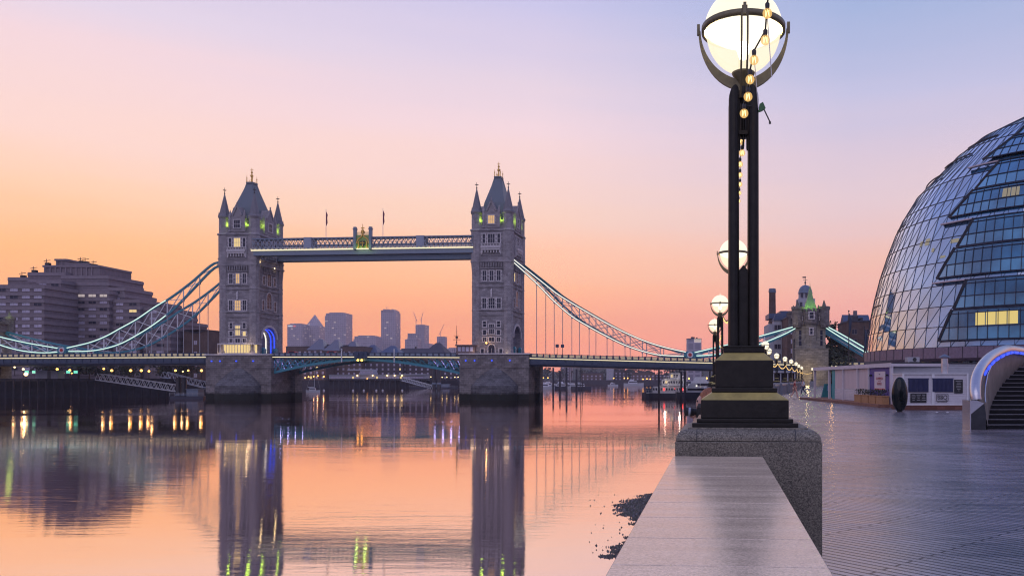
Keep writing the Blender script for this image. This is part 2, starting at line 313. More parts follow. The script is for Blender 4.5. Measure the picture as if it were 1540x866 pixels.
# promenade edge (river side), from behind the camera round to the abutment and on downstream
EDGE = [(-1.6,-20), (.07-.0658*5.6,0), (.05,5.0), (.86,17), (1.35,28.2), (1.85,39.3), (3.6,50), (6.8,62), (9.6,75), (12.1,90), (14.9,103), (17.9,117), (21.5,135), (25.8,155), (35.0,205), (39,240), (42,275), (60,420), (70,700), (40,1063)]
def ground_mat():
    m, t, b = newmat('slate_paving'); L = t.links.new
    tcn = t.nodes.new('ShaderNodeTexCoord'); mp_ = t.nodes.new('ShaderNodeMapping'); mp_.inputs['Rotation'].default_value = (0,0,radians(47)); L(tcn.outputs['Object'], mp_.inputs[0])
    br = t.nodes.new('ShaderNodeTexBrick'); br.inputs['Scale'].default_value = 1; br.inputs['Brick Width'].default_value = 2.6; br.inputs['Row Height'].default_value = .105; br.inputs['Mortar Size'].default_value = .015
    br.inputs['Color1'].default_value = (.12,.10,.112,1); br.inputs['Color2'].default_value = (.24,.2,.215,1); br.inputs['Mortar'].default_value = (.04,.036,.042,1); L(mp_.outputs[0], br.inputs[0])
    n = t.nodes.new('ShaderNodeTexNoise'); n.inputs['Scale'].default_value = .35; n.inputs['Detail'].default_value = 7; L(tcn.outputs['Object'], n.inputs[0])
    mps = t.nodes.new('ShaderNodeMapping'); mps.inputs['Rotation'].default_value = (0,0,radians(47)); mps.inputs['Scale'].default_value = (.22,2.2,1); L(tcn.outputs['Object'], mps.inputs[0])
    n2 = t.nodes.new('ShaderNodeTexNoise'); n2.inputs['Scale'].default_value = 2.2; n2.inputs['Detail'].default_value = 5; L(mps.outputs[0], n2.inputs[0])
    mr = t.nodes.new('ShaderNodeMapRange'); mr.inputs[1].default_value = .3; mr.inputs[2].default_value = .7; mr.inputs[3].default_value = .2; mr.inputs[4].default_value = .3; L(n2.outputs[0], mr.inputs[0]); L(mr.outputs[0], b.inputs['Roughness'])
    mx = t.nodes.new('ShaderNodeMix'); mx.data_type = 'RGBA'; mx.blend_type = 'MULTIPLY'; mx.inputs[0].default_value = 1; L(br.outputs[0], mx.inputs[6])
    mr2 = t.nodes.new('ShaderNodeMapRange'); mr2.inputs[1].default_value = .3; mr2.inputs[2].default_value = .7; mr2.inputs[3].default_value = .65; mr2.inputs[4].default_value = 1.4; L(n2.outputs[0], mr2.inputs[0])
    mr3 = t.nodes.new('ShaderNodeMapRange'); mr3.inputs[1].default_value = .35; mr3.inputs[2].default_value = .6; mr3.inputs[3].default_value = .55; mr3.inputs[4].default_value = 1.25; L(n.outputs[0], mr3.inputs[0])
    mm = t.nodes.new('ShaderNodeMath'); mm.operation = 'MULTIPLY'; L(mr2.outputs[0], mm.inputs[0]); L(mr3.outputs[0], mm.inputs[1]); L(mm.outputs[0], mx.inputs[7])
    L(mx.outputs[2], b.inputs['Base Color']); b.inputs['IOR'].default_value = 2.9
    ms = t.nodes.new('ShaderNodeMapRange'); ms.inputs[3].default_value = .8; ms.inputs[4].default_value = .02; L(br.outputs['Fac'], ms.inputs[0]); L(ms.outputs[0], b.inputs['Specular IOR Level'])
    ad = t.nodes.new('ShaderNodeMath'); ad.operation = 'MULTIPLY_ADD'; ad.inputs[1].default_value = .06; L(n2.outputs[0], ad.inputs[0]); 
    iv = t.nodes.new('ShaderNodeMath'); iv.operation = 'MULTIPLY'; iv.inputs[1].default_value = -1; L(br.outputs['Fac'], iv.inputs[0]); L(iv.outputs[0], ad.inputs[2])
    bp = t.nodes.new('ShaderNodeBump'); bp.inputs['Strength'].default_value = .6; bp.inputs['Distance'].default_value = .006; L(ad.outputs[0], bp.inputs['Height']); L(bp.outputs[0], b.inputs['Normal'])
    return m
M_['paving'] = ground_mat()
M_['mud'] = mat('river_mud', (.05,.045,.045), .6, var=.4)
g = MB(); poly = EDGE + [(300,1063), (6000,1500), (6000,-200), (-1.6,-200)]
# ground sheet in strips between the edge and the far right
vs = []; fs = []
for i, (x, y) in enumerate(EDGE): vs += [(x,y,GZ), (1500,y,GZ), (x,y,-1.5)]
for i in range(len(EDGE)-1): a = i*3; fs += [(a,a+1,a+4,a+3)]
g.add(vs, fs)
tag(g.build('promenade', M_['paving']), kind='structure')
g = MB(); fs = [(i*3+3,i*3+5,i*3+2,i*3) for i in range(len(EDGE)-1)]; g.add(vs, fs)
M_['embank'] = stone('embankment_stone', (.16,.15,.16), 1.2, .5, .6, .2, tide=1.6, stain=.5)
tag(g.build('embankment', M_['embank']), kind='structure')
# gravel foreshore under the wall: a low bank of pebbles
gr = MB(); rr = random.Random(3)
def shore_in(px, py):                                       # outline of the two pebble tongues, as bearings on the water surface
    if 742 < py < 790: l = 965 - (py-742)*2.4 if py < 762 else 917 + (py-762)*1.5
    elif 790 <= py < 806: l = 959
    elif 806 <= py < 838: l = 950 - (py-806)*1.6 if py < 824 else 921 - (py-824)*1.0
    else: return None
    return l
n_ = 0
while n_ < 9000:
    py = rr.uniform(742, 838); l = shore_in(px := rr.uniform(885, 1050), py) + rr.gauss(0, 2.5) + 7*sin(py*.9) + 5*sin(py*.37+2)
    f_ = (px-l)/14
    if f_ < 0 and rr.random() > .006: continue
    if 0 <= f_ < 1 and rr.random() > .25+.75*f_: continue
    D = E*FP/(py-HY); x = PX(px, D); r = rr.uniform(.018, .085)*(.8 if f_ < 1 else 1); zz = .0 + max(0, min(f_, 5))*.02 + rr.uniform(0,.03); n_ += 1
    q = [(x+a*r*rr.uniform(.7,1.4), D+b_*r*rr.uniform(.7,1.3), zz+h) for a,b_,h in ((-1,-1,-.06),(1,-1,-.06),(1,1,-.06),(-1,1,-.06),(rr.uniform(-.4,.4),rr.uniform(-.4,.4),r*.7))]
    gr.add(q, [(0,1,4),(1,2,4),(2,3,4),(3,0,4)])
gr.m = [((i//4)*7919) % 4 for i in range(len(gr.f))]
tag(gr.build('gravel', [mat('wet_pebbles', (.03,.028,.035), .3, var=.5, scale=9), mat('brown_pebbles', (.09,.07,.065), .4, var=.5, scale=9), mat('grey_pebbles', (.16,.15,.17), .35, var=.5, scale=9), mat('weedy_pebbles', (.05,.06,.045), .3, var=.5, scale=9)]), kind='stuff', label='dark wet pebbles of the foreshore beside the near granite wall')
# north bank and far land
NB = [(-1500,255), (-400,262), (-225,272), (-166,292), (-185,420), (-300,560), (-262,596), (-150,606), (-112,640), (-128,900), (-150,1063), (300,1063)]
g = MB(); vs = []; fs = []; fw = []
for x, y in NB: vs += [(x,y,5.9), (x,y,-1)]
for i in range(len(NB)-1): fw.append((i*2, i*2+1, i*2+3, i*2+2))
g.add(vs, fw)
tag(g.build('quay_face', M_['quay']), kind='structure')
g = MB(); g.add([(x,y,5.9) for x,y in NB] + [(300,6000,5.9), (-4000,6000,5.9), (-4000,255,5.9)], [tuple(range(len(NB)+3))])
M_['land'] = mat('bank_ground', (.06,.055,.06), .9, var=.3, scale=.1)
tag(g.build('north_bank_ground', M_['land']), kind='structure')
g = MB(); g.add([(40,1063,4.5),(6000,1063,4.5),(6000,9000,4.5),(40,9000,4.5)], [(0,1,2,3)])
tag(g.build('far_ground', M_['land']), kind='structure')

# ================================================================== THE BRIDGE
TH = radians(5); RX, RY = -52.7, 253.0
UC, US = cos(TH), sin(TH); NT = -82.3
bridge = empty('suspension_bridge', (RX, RY, 0), -TH)
tag(bridge, 'stone bridge with two gothic towers, high walkways and teal suspension chains across the river', 'bridge')
def U(px, v): a = (px-CX)/FP; return (a*(RY+v*UC) - RX - v*US)/(UC + a*US)
def ZB(px, py, v): u = U(px, v); return PZ(py, RY - u*US + v*UC)
def uz(px, py, v=-6): return (U(px, v), ZB(px, py, v))
_zd = [(-185,13.1),(-82,13.35),(-41,13.3),(0,12.95),(12,12.75),(62,11.35),(97,10.5),(170,8.0)]
def ZD(u):
    for (a, za), (b, zb) in zip(_zd, _zd[1:]):
        if u <= b: return za + (zb-za)*(u-a)/(b-a)
    return _zd[-1][1]

def window_mesh(name, w, h, cols=1, rows=2, lit=0, arch=False, surround=True, back='win_dark', d=.18, mull=.09):
    """stone surround, glass set back behind it, mullions; centred in x, base at z=0, front face towards -y, wall plane at y=0"""
    b = MB(); s = .28
    b.cur = 0
    if surround:
        for sx in (-1, 1):
            n = max(2, int(h/.5))
            for k in range(n):
                ww = s*(1.45 if k % 2 else .9); x0, x1 = sorted((sx*w/2, sx*(w/2+ww))); b.box(x0, x1, -.14, .05, k*h/n, (k+1)*h/n-.01)
        b.box(-w/2-s*1.3, w/2+s*1.3, -.18, .05, -.26, 0); 
        if not arch: b.box(-w/2-s*1.3, w/2+s*1.3, -.18, .05, h, h+.26)
    if arch:
        for k in range(8):
            t0, t1 = pi*k/8, pi*(k+1)/8; R = w/2
            b.slab([(R*cos(t1), h+R*sin(t1)*1.15), ((R+s)*cos(t1), h+(R+s)*sin(t1)*1.15), ((R+s)*cos(t0), h+(R+s)*sin(t0)*1.15), (R*cos(t0), h+R*sin(t0)*1.15)], -.14, .05)
    for k in range(1, cols): x = -w/2 + w*k/cols; b.box(x-mull/2, x+mull/2, -.1, .03, 0, h)
    for k in range(1, rows): z = h*k/rows; b.box(-w/2, w/2, -.09, .03, z-mull/2, z+mull/2)
    b.cur = 1
    b.add([(-w/2,-.02,0),(w/2,-.02,0),(w/2,-.02,h),(-w/2,-.02,h)], [(0,1,2,3)])
    if arch: b.add([(0,-.02,h)] + [(w/2*cos(pi*k/8), -.02, h+w/2*1.15*sin(pi*k/8)) for k in range(9)], [(0,k,k+1) for k in range(1,9)])
    return b.mesh(name, [M_['stone_lt'], M_[back]])
WM = {}
def wmesh(w, h, c, r, back='win_dark', arch=False, surround=True):
    k = (w, h, c, r, back, arch, surround)
    if k not in WM: WM[k] = window_mesh('window', w, h, c, r, back=back, arch=arch, surround=surround)
    return WM[k]

def make_tower(lit_set, blue_arch):
    HX, HYY = 5.9, 7.4                                   # wall planes
    b = MB(); OW = 4.1                                    # portal half width
    b.box(-HX, HX, -HYY, -OW, 12.4, 21.0); b.box(-HX, HX, OW, HYY, 12.4, 21.0)
    b.box(-HX, HX, -HYY, HYY, 23.6, 42.2); b.box(-HX-.25, HX+.25, -HYY-.25, HYY+.25, 42.2, 53.0)
    n = 12                                               # spandrels over the portal: pieces between the arc and the wall above
    for k in range(n):
        y0, y1 = -OW + 2*OW*k/n, -OW + 2*OW*(k+1)/n
        z0, z1 = [19.4 + 3.8*(1-(abs(y)/OW)**2.2)**.5 if abs(y) < OW else 19.4 for y in (y0, y1)]
        vs = [(x,y,z) for x in (-HX, HX) for y, z in ((y0,z0),(y1,z1),(y1,23.6),(y0,23.6))]
        b.add(vs, [(0,3,2,1),(4,5,6,7),(0,1,5,4)])
    b.box(-HX, HX, -HYY, -OW, 21.0, 23.6); b.box(-HX, HX, OW, HYY, 21.0, 23.6)
    # parapet battlements
    for sy in (-1, 1):
        yy = sy*(HYY+.05)
        b.box(-HX, HX, min(yy,yy-sy*.5), max(yy,yy-sy*.5), 53.0, 53.9)
        for k in range(9):
            x = -3.6 + k*.9; b.box(x-.25, x+.25, min(yy,yy-sy*.45), max(yy,yy-sy*.45), 53.9, 54.6)
    for sx in (-1, 1):
        xx = sx*(HX+.05)
        b.box(min(xx,xx-sx*.5), max(xx,xx-sx*.5), -HYY+.6, HYY-.6, 53.0, 53.88)
        for k in range(11):
            y = -5 + k; b.box(min(xx,xx-sx*.45), max(xx,xx-sx*.45), y-.28, y+.28, 53.88, 54.58)
    tw = b.build('tower', M_['stone'], bridge)
    # string courses
    for z, o, h in ((22.0,.16,.35),(26.0,.22,.4),(27.5,.25,.45),(34.7,.22,.4),(36.0,.25,.4),(42.4,.45,.5),(44.3,.38,.4),(52.0,.5,.5)):
        c = MB()
        if z < 23.4:
            for sy in (-1,1): y0,y1 = sorted((sy*(OW+.6), sy*(HYY+o))); c.box(-HX-o, HX+o, y0, y1, z, z+h)
        else: c.box(-HX-o-(.2 if z>42 else 0), HX+o+(.2 if z>42 else 0), -HYY-o, HYY+o, z, z+h)
        c.build('string_course', M_['stone'], tw)
    # corner turrets
    for sx, sy in ((-1,-1),(1,-1),(1,1),(-1,1)):
        c = MB(); q = (sx*5.0, sy*6.5)
        c.lathe([(1.62,12.3),(1.62,15.2),(1.5,15.6),(1.5,27.4),(1.62,27.6),(1.5,28.0),(1.5,34.8),(1.6,35.0),(1.5,35.4),(1.5,39.0),(1.78,42.2),(1.9,42.4),(1.78,42.9),(1.78,51.9),(2.0,52.1),(1.75,52.6),(1.62,52.7),(1.62,57.2),(1.85,57.6),(1.9,58.0)], 8, q, smooth=False)
        t_ = c.build('turret', M_['stone_turret'], tw)
        c = MB(); c.lathe([(1.98,57.95),(1.55,58.7),(.12,65.3)], 8, q, smooth=False)
        for k in range(4):
            a = pi/4 + k*pi/2; c.frus(q[0]+1.6*cos(a), q[1]+1.6*sin(a), .2,.2,57.9,.03,.03,59.4)
        c.build('spire', M_['slate_turret'], tw)
        c = MB(); c.tube((*q,65.1),(*q,67.3),.11,.06,6); c.bar((q[0]-.55,q[1],66.5),(q[0]+.55,q[1],66.5),.2,.16); c.bar((q[0],q[1]-.55,66.5),(q[0],q[1]+.55,66.5),.2,.16); c.ball((*q,65.5),.25,6,4)
        c.build('cross_finial', M_['dark_metal'], tw)
        for z in (18.2, 30.4, 38.0, 48.6, 54.0):          # slit lights of the turret
            for a in ((-pi/2 if sy<0 else pi/2), (0 if sx>0 else pi)):
                r_ = (1.5 if z < 40 else (1.78 if z < 52 else 1.62))*cos(pi/8)
                c = MB(); c.box(-.16,.16,-.05,.05,z,z+(1.7 if z > 52 else 1.3)); s_ = c.build('slit_window', M_['win_dark'], tw, (q[0]+(r_+.02)*cos(a), q[1]+(r_+.02)*sin(a), 0), a+pi/2)
    # steep main roof with iron cresting
    c = MB(); c.frus(0,0,4.7,6.2,53.0,3.2,4.4,61.5); c.frus(0,0,3.2,4.4,61.5,.95,1.2,69.8)
    c.box(-1.15,1.15,-1.4,1.4,69.8,70.35)
    for s in (-1,1):                                       # hip rolls
        for r in (-1,1): c.bar((4.7*s,6.2*r,53.1),(.95*s,1.2*r,69.8),.28)
    rf = c.build('roof', M_['slate'], tw)
    c = MB()
    for x,y in ((-.95,-1.2),(.95,-1.2),(.95,1.2),(-.95,1.2)): c.tube((x,y,70.3),(x,y,72.6),.14,.04,6); c.ball((x,y,71.6),.22,6,4)
    c.tube((0,0,70.3),(0,0,75.2),.3,.07,8); c.ball((0,0,72.6),.5,8,6); c.ball((0,0,73.7),.35,8,6); c.bar((-.5,0,74.5),(.5,0,74.5),.15)
    for k in range(5): c.bar((-1+k*.5,-1.3,70.3),(-1+k*.5,-1.3,71.0),.08); c.bar((-1+k*.5,1.3,70.3),(-1+k*.5,1.3,71.0),.08)
    c.build('roof_finial', M_['gold'], tw)
    # gables on the four faces with three-light window
    def face(fx):                                          # returns loc, rotz for a face: local x along face, -y outward
        return {'W': ((0,-HYY), 0), 'E': ((0,HYY), pi), 'S': ((HX,0), pi/2), 'N': ((-HX,0), -pi/2)}[fx]
    for fc in 'WSEN':
        (ox, oy), rz = face(fc); up_off = .27
        def fput(me, name, x, z, off=0.0, h=None):
            ca, sa = cos(rz), sin(rz); yy = -off
            return put(me, name, tw, (ox + x*ca - yy*sa, oy + x*sa + yy*ca, z), rz)
        wd = 2.4 if fc in 'WE' else 3.0
        c = MB(); c.cur = 0
        c.slab([(-wd,0),(wd,0),(wd,4.6),(wd*.62,5.2),(.0,8.2),(-wd*.62,5.2),(-wd,4.6)], 0, 3.4)
        for s in (-1,1):
            c.box(s*wd-.35, s*wd+.35, -.25, .6, 0, 5.2); c.frus(s*wd, .17, .38,.38,5.2,.02,.02,7.0)
            c.bar((s*wd*.62,-.1,5.1),(0,-.1,8.35),.3,.5)
        c.box(-.14,.14,-.2,.1,8.1,9.3)
        fput(c.mesh('gable', M_['stone_turret']), 'gable', 0, 53.0, .35)
        fput(wmesh(2.0,2.5,3,2, 'win_warm' if (fc=='W' and 'gable' in lit_set) else 'win_dark'), 'window', 0, 54.2, .37)
        # top storey oriel and balcony
        wl = 'win_lit' if ('oriel' in lit_set and fc == 'W') else 'win_dark'
        sc_ = 1.0 if fc in 'WE' else 1.25
        fput(wmesh(2.1,2.8,3,2,wl), 'window', 0, 48.2, up_off); 
        for s in (-1,1): fput(wmesh(.8,2.8,1,2), 'window', s*2.35*sc_, 48.2, up_off)
        c = MB(); c.box(-3.1,3.1,-.95,0,46.6,47.4); c.box(-2.9,2.9,-.8,0,46.0,46.6)
        for k in range(7):
            x = -2.7+k*.9; c.box(x-.16,x+.16,-.65,0,45.2,46.0); c.box(x-.12,x+.12,-.9,-.7,47.4,47.9)
        c.box(-3.1,3.1,-.95,-.75,47.9,48.1)
        c.box(-3.2,-2.75,-.4,0,44.8,48.0); c.box(2.75,3.2,-.4,0,44.8,48.0)
        fput(c.mesh('balcony', M_['stone_lt']), 'balcony', 0, 0, up_off)
        c = MB()
        for k in range(9): x = -3.2+k*.8; c.box(x-.2,x+.2,-.5,0,40.9,42.2)
        c.box(-3.5,3.5,-.35,0,40.3,40.7)
        fput(c.mesh('corbel_table', M_['stone']), 'corbel_table', 0, 0, 0)
        if fc in 'WE':
            for x in (-2.25,0,2.25): fput(wmesh(1.15,3.0,2,2, 'win_warm' if (x==0 and 'upper' in lit_set and fc=='W') else 'win_dark'), 'window', x, 36.75)
            fput(wmesh(1.9,3.1,3,3, 'win_warm' if ('mid' in lit_set and fc=='W') else 'win_dark'), 'window', 0, 28.2)
            for x in (-2.3,2.3): fput(wmesh(1.15,3.1,2,2), 'window', x, 28.2)
            for x in (-2.2,2.2): fput(wmesh(.95,1.7,1,2), 'window', x, 22.5)
            fput(wmesh(1.5,3.0,3,2, 'win_lit' if ('low' in lit_set and fc=='W') else 'win_dark'), 'window', 0, 20.3)
            for x in (-2.2,2.2): fput(wmesh(1.0,1.4,1,1, 'win_lit' if (x>0 and 'low2' in lit_set and fc=='W') else 'win_dark'), 'window', x, 20.1)
            for x in (-2.2,0,2.2): fput(wmesh(1.0 if x else 1.5,1.2,2,1), 'window', x, 18.0)
            fput(wmesh(2.0,1.9,2,1, 'win_dark', True), 'doorway', 0, 14.0)
            for x in (-2.9,2.9): fput(wmesh(.9,1.4,1,1), 'window', x, 14.3)
            c = MB(); c.box(-.25,.25,-.5,0,31.6,33.6); c.frus(0,-.25,.25,.25,33.6,.02,.02,34.4); c.ball((0,-.35,32.5),.3,6,5)
            fput(c.mesh('niche_statue', M_['stone_lt']), 'niche_statue', 0, 0, 0)
        else:
            fput(wmesh(2.6,3.6,2,3,'win_dark',True), 'window', 0, 29.2)
            for x in (-3.3,3.3): fput(wmesh(1.1,3.0,1,2), 'window', x, 28.6)
            fput(wmesh(2.0,3.2,2,2,'win_dark',True), 'window', 0, 36.6)
            for x in (-3.0,3.0): fput(wmesh(1.1,2.6,1,2,'win_lit' if ('side' in lit_set and fc=='S' and x<0) else 'win_dark'), 'window', x, 36.9)
            c = MB()                                        # hood mould round the portal
            for k in range(14):
                t0, t1 = pi*k/14, pi*(k+1)/14; R, R2 = 4.1, 4.75
                c.slab([(R*cos(t1), 19.4+3.8*sin(t1)), (R2*cos(t1), 19.4+4.5*sin(t1)), (R2*cos(t0), 19.4+4.5*sin(t0)), (R*cos(t0), 19.4+3.8*sin(t0))], -.3, .1)
            fput(c.mesh('portal_arch', M_['stone_lt']), 'portal_arch', 0, 0, 0)
    # lit vault inside the portal: blue and white ribs
    for i, (x, mt) in enumerate(((5.3,'blue'),(4.1,'blue'),(2.4,'strip_w'),(-1.0,'blue'),(-4.5,'blue')) if blue_arch else ((3.0,'blue'),)):
        c = MB(); pts = [(x, 3.9*cos(pi*k/14), 17.2+1.8+3.6*sin(pi*k/14)) for k in range(15)]
        pts = ([(x,3.9,15.0)] + pts + [(x,-3.9,15.0)]) if blue_arch else pts[3:9]
        for p, q in zip(pts, pts[1:]): c.bar(p, q, .12, .36, up=(1,0,0))
        c.build('portal_light', M_[mt], tw)
    # teal gate piers beside the portal
    for s in (-1,1):
        c = MB(); c.box(5.6,6.5,s*3.3-.7,s*3.3+.7,12.4,15.8); c.frus(6.05,s*3.3,.55,.8,15.8,.2,.3,16.6); c.box(-6.5,-5.6,s*3.3-.7,s*3.3+.7,12.4,15.8)
        c.build('gate_pier', M_['teal'], tw)
    # green floodlights on the turret flanks
    for sx, sy in ((-1,-1),(1,-1),(1,1),(-1,1)):
        c = MB(); c.box(sx*3.05-.22, sx*3.05+.22, sy*6.9-.12, sy*6.9+.12, 54.9, 55.5); c.build('floodlight', M_['green'], tw)
        lamp_light((sx*3.15, sy*7.2, 55.4), 140, (.6,1,.1), .6, tw)
        lamp_light((sx*5.6, sy*4.4, 55.4), 140, (.6,1,.1), .6, tw)
    return tw
tS = make_tower({'gable','side'}, False)
tN = make_tower({'oriel','upper','mid','low','low2'}, True); tN.location = (NT,0,0)
tag(tS, 'right-hand gothic stone tower, its windows dark'); tag(tN, 'left-hand gothic stone tower with lit windows and blue lit portal')
# walkway-level lamps under the left tower's cantilever
for u_, v_, z_ in ((NT+6.6,-6,43.6),(NT+6.6,2,42.6)): lamp_light((u_,v_,z_), 60, (1,.75,.35), .2, bridge)

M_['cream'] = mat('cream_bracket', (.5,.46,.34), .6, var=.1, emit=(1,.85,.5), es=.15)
for tw_u in (0, NT):                                       # warm uplights on the pier that wash the foot of each tower
    for du in (-5.2, 5.2):
        c = MB(); c.box(tw_u+du-.25,tw_u+du+.25,-9.0,-8.6,14.2,14.6); c.build('uplight', M_['cream'], bridge); lamp_light((tw_u+du,-9.3,15.0), 40, (1,.72,.42), .9, bridge)
# piers
def make_pier():
    b = MB(); b.box(-9.6,12.1,-9,-2.6,-1,13.95); b.box(-9.6,10.8,-2.6,4.6,-1,11.6); b.box(-9.6,12.1,4.6,9,-1,13.95)
    for z in (4.6, 9.8): b.box(-9.72,12.22,-9.12,-2.6,z,z+.3)
    p_ = b.build('pier', M_['pier'], bridge)
    c = MB(); c.box(-9.9,12.4,-9.3,-8.7,13.95,14.35); c.box(-9.9,-9.3,-8.7,8.7,13.95,14.3); c.box(11.8,12.4,-8.7,-2.6,13.95,14.3); c.build('coping', M_['stone_lt'], p_)
    c = MB(); n = 14; vs = [(1.5,-8.98,9.9)]
    for k in range(n+1):
        t = pi*k/n; x = 1.5 - 7.2*cos(t); y = -9.0 - 5.2*sin(t)**.9; vs += [(x,y,4.4), (x,y,-1)]
        
    fs = []; lev = [(.82,6.0),(.6,7.5),(.36,8.8),(.14,9.7)]; base = [1+2*k for k in range(n+1)]; prev = base
    for k in range(n): fs.append((base[k], base[k]+1, base[k+1]+1, base[k+1]))
    for sc_, z_ in lev:
        o = len(vs); vs += [(1.5+(vs[i_][0]-1.5)*sc_, -8.98+(vs[i_][1]+9)*(sc_*.92), z_) for i_ in base]; cur_ = list(range(o, o+n+1))
        for k in range(n): fs.append((cur_[k], prev[k], prev[k+1], cur_[k+1]))
        prev = cur_
    for k in range(n): fs.append((0, prev[k], prev[k+1]))
    c.add(vs, [tuple(reversed(f)) for f in fs], False); c.build('cutwater', M_['weedpier'], p_)
    for x in (-7.6,-4.8,.6,6.2):
        c = MB(); c.tube((x,-9.02,12.1),(x,-9.25,12.1),.24,n=10); c.build('navigation_light', M_['blue'], p_)
    return p_
M_['weedpier'] = stone('cutwater_granite', (.15,.145,.155), 1.2, .55, .5, .25, tide=2.0, stain=.5)
pS = make_pier(); pN = make_pier(); pN.location = (NT,0,0)

# side spans: deck girder, parapet panels, warm light strip
def deck_span(u0, u1, name='side_span'):
    b = MB(); n = max(2, int(abs(u1-u0)/8)); us = [u0+(u1-u0)*k/n for k in range(n+1)]
    vs = []; fs = []
    sec = [(-8.2,.25),(8.2,.25),(8.2,-1.5),(7.4,-2.3),(-7.4,-2.3),(-8.2,-1.5)]
    for u_ in us: vs += [(u_, y, ZD(u_)+z) for y, z in sec]
    for i in range(n):
        for k in range(6): k2 = (k+1) % 6; fs.append((i*6+k, i*6+k2, i*6+6+k2, i*6+6+k))
    b.add(vs, fs)
    for s in (-1,1):                                       # stiffeners and ledges on the girder face
        for k in range(int((u1-u0)/2.75)+1):
            u_ = u0+k*2.75; b.box(u_-.07,u_+.07, min(s*8.2,s*8.4), max(s*8.2,s*8.4), ZD(u_)-1.9, ZD(u_)-.1)
        for i in range(n): b.bar((us[i],s*8.35,ZD(us[i])-1.7),(us[i+1],s*8.35,ZD(us[i+1])-1.7),.3,.25)
    sp = b.build(name, M_['dark_blue'], bridge)
    for s in (-1,1):
        c = MB()
        for i in range(n):
            c.cur = 0; c.bar((us[i],s*8.1,ZD(us[i])+1.35),(us[i+1],s*8.1,ZD(us[i+1])+1.35),.22,.16); c.bar((us[i],s*8.1,ZD(us[i])+.35),(us[i+1],s*8.1,ZD(us[i+1])+.35),.3,.2)
        k = 0; u_ = u0+.3
        while u_ < u1-1:
            z = ZD(u_); c.cur = 0; c.box(u_-.22,u_+.22,s*8.1-.16,s*8.1+.16,z+.3,z+1.5)
            c.cur = 1; c.box(u_+.35,u_+1.6,s*8.1-.05,s*8.1+.05,z+.55,z+1.2); u_ += 1.95
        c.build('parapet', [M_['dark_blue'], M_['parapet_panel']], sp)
    c = MB()
    for i in range(n): c.bar((us[i],-8.45,ZD(us[i])+.02),(us[i+1],-8.45,ZD(us[i+1])+.02),.16,.2)
    c.build('light_strip', M_['strip'], sp)
    return sp
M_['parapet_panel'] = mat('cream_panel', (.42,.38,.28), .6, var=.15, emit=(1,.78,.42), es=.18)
deck_span(12.2, 96, 'side_span'); deck_span(NT-96, NT-9.7, 'side_span'); deck_span(103, 170, 'approach_span')

# bascule span between the towers
def bascule(u0, u1, name='bascule_leaf'):                  # u0 at the pier, u1 at mid river
    b = MB(); n = 12; us = [u0+(u1-u0)*k/n for k in range(n+1)]
    vs = []; fs = []
    for u_ in us: vs += [(u_,y,ZD(u_)+z) for y,z in ((-8.0,.25),(8.0,.25),(8.0,-.45),(-8.0,-.45))]
    for i in range(n):
        for k in range(4): k2 = (k+1)%4; fs.append((i*4+k, i*4+k2, i*4+4+k2, i*4+4+k))
    fs += [(0,3,2,1), (n*4,n*4+1,n*4+2,n*4+3)]
    b.add(vs, fs); lf = b.build(name, M_['dark_blue'], bridge)
    def low(t): return -.75 - 4.1*(1-t)**1.7
    for s in (-1,1):
        c = MB(); y = s*7.4
        pts = [(us[i], y, ZD(us[i])+low(i/n)) for i in range(n+1)]
        for p, q in zip(pts, pts[1:]): c.bar(p, q, .5, .75)
        for i in range(n+1): c.bar((us[i],y,ZD(us[i])-.3), pts[i], .24)
        for i in range(n): c.bar((us[i+1],y,ZD(us[i+1])-.4), pts[i], .26)
        for i in range(4): c.bar((us[i],y,ZD(us[i])-.4), pts[i+1], .2)
        c.build('arched_girder', M_['teal'], lf)
        c = MB(); u_ = min(u0,u1)+.2
        c.bar((u0,s*8.0,ZD(u0)+1.35),(u1,s*8.0,ZD(u1)+1.35),.22,.16); c.bar((u0,s*8.0,ZD(u0)+.35),(u1,s*8.0,ZD(u1)+.35),.3,.2)
        while u_ < max(u0,u1)-.9:
            z = ZD(u_); c.cur = 0; c.box(u_-.2,u_+.2,s*8.0-.16,s*8.0+.16,z+.3,z+1.5); c.cur = 1; c.box(u_+.32,u_+1.55,s*8.0-.05,s*8.0+.05,z+.55,z+1.2); u_ += 1.87
        c.build('parapet', [M_['dark_blue'], M_['rail_grey']], lf)
    c = MB()                                               # cross girders under the deck
    for i in range(1, n+1, 1):
        z = ZD(us[i])+low(i/n)*.6; c.bar((us[i],-7.2,z),(us[i],7.2,z),.3,.5)
    c.build('cross_girder', M_['teal'], lf)
    c = MB(); c.bar((u0,-8.3,ZD(u0)+.02),(u1-(1.6 if u1>u0 else -1.6),-8.3,ZD(u1)+.02),.15,.2); c.build('light_strip', M_['strip'], lf)
    for i in range(4):                                     # violet tubes glowing in the web by the pier
        t_ = (i+.5)/n; uu = u0+(u1-u0)*t_; z = ZD(uu)
        c = MB(); c.bar((uu-.8, -4.5, z-.9), (uu+.7, -4.5, z+low(t_)*.9), .35-.05*i, .12); c.build('web_light', M_['violet'], lf)
        lamp_light((uu,-5.5,z-1.6), 70-14*i, (.4,.4,1), .3, lf)
    return lf
mid = (12.7+NT+8)/2 - 7
bN = bascule(NT+12.1, -41.2, 'bascule_leaf'); bS = bascule(-9.6, -41.0, 'bascule_leaf')
c = MB()
for k in range(2): c.ball((-42.3+k*1.25,-8.4,ZD(-41)-1.0),.36,8,6)
c.build('navigation_light', M_['amber'], bridge)
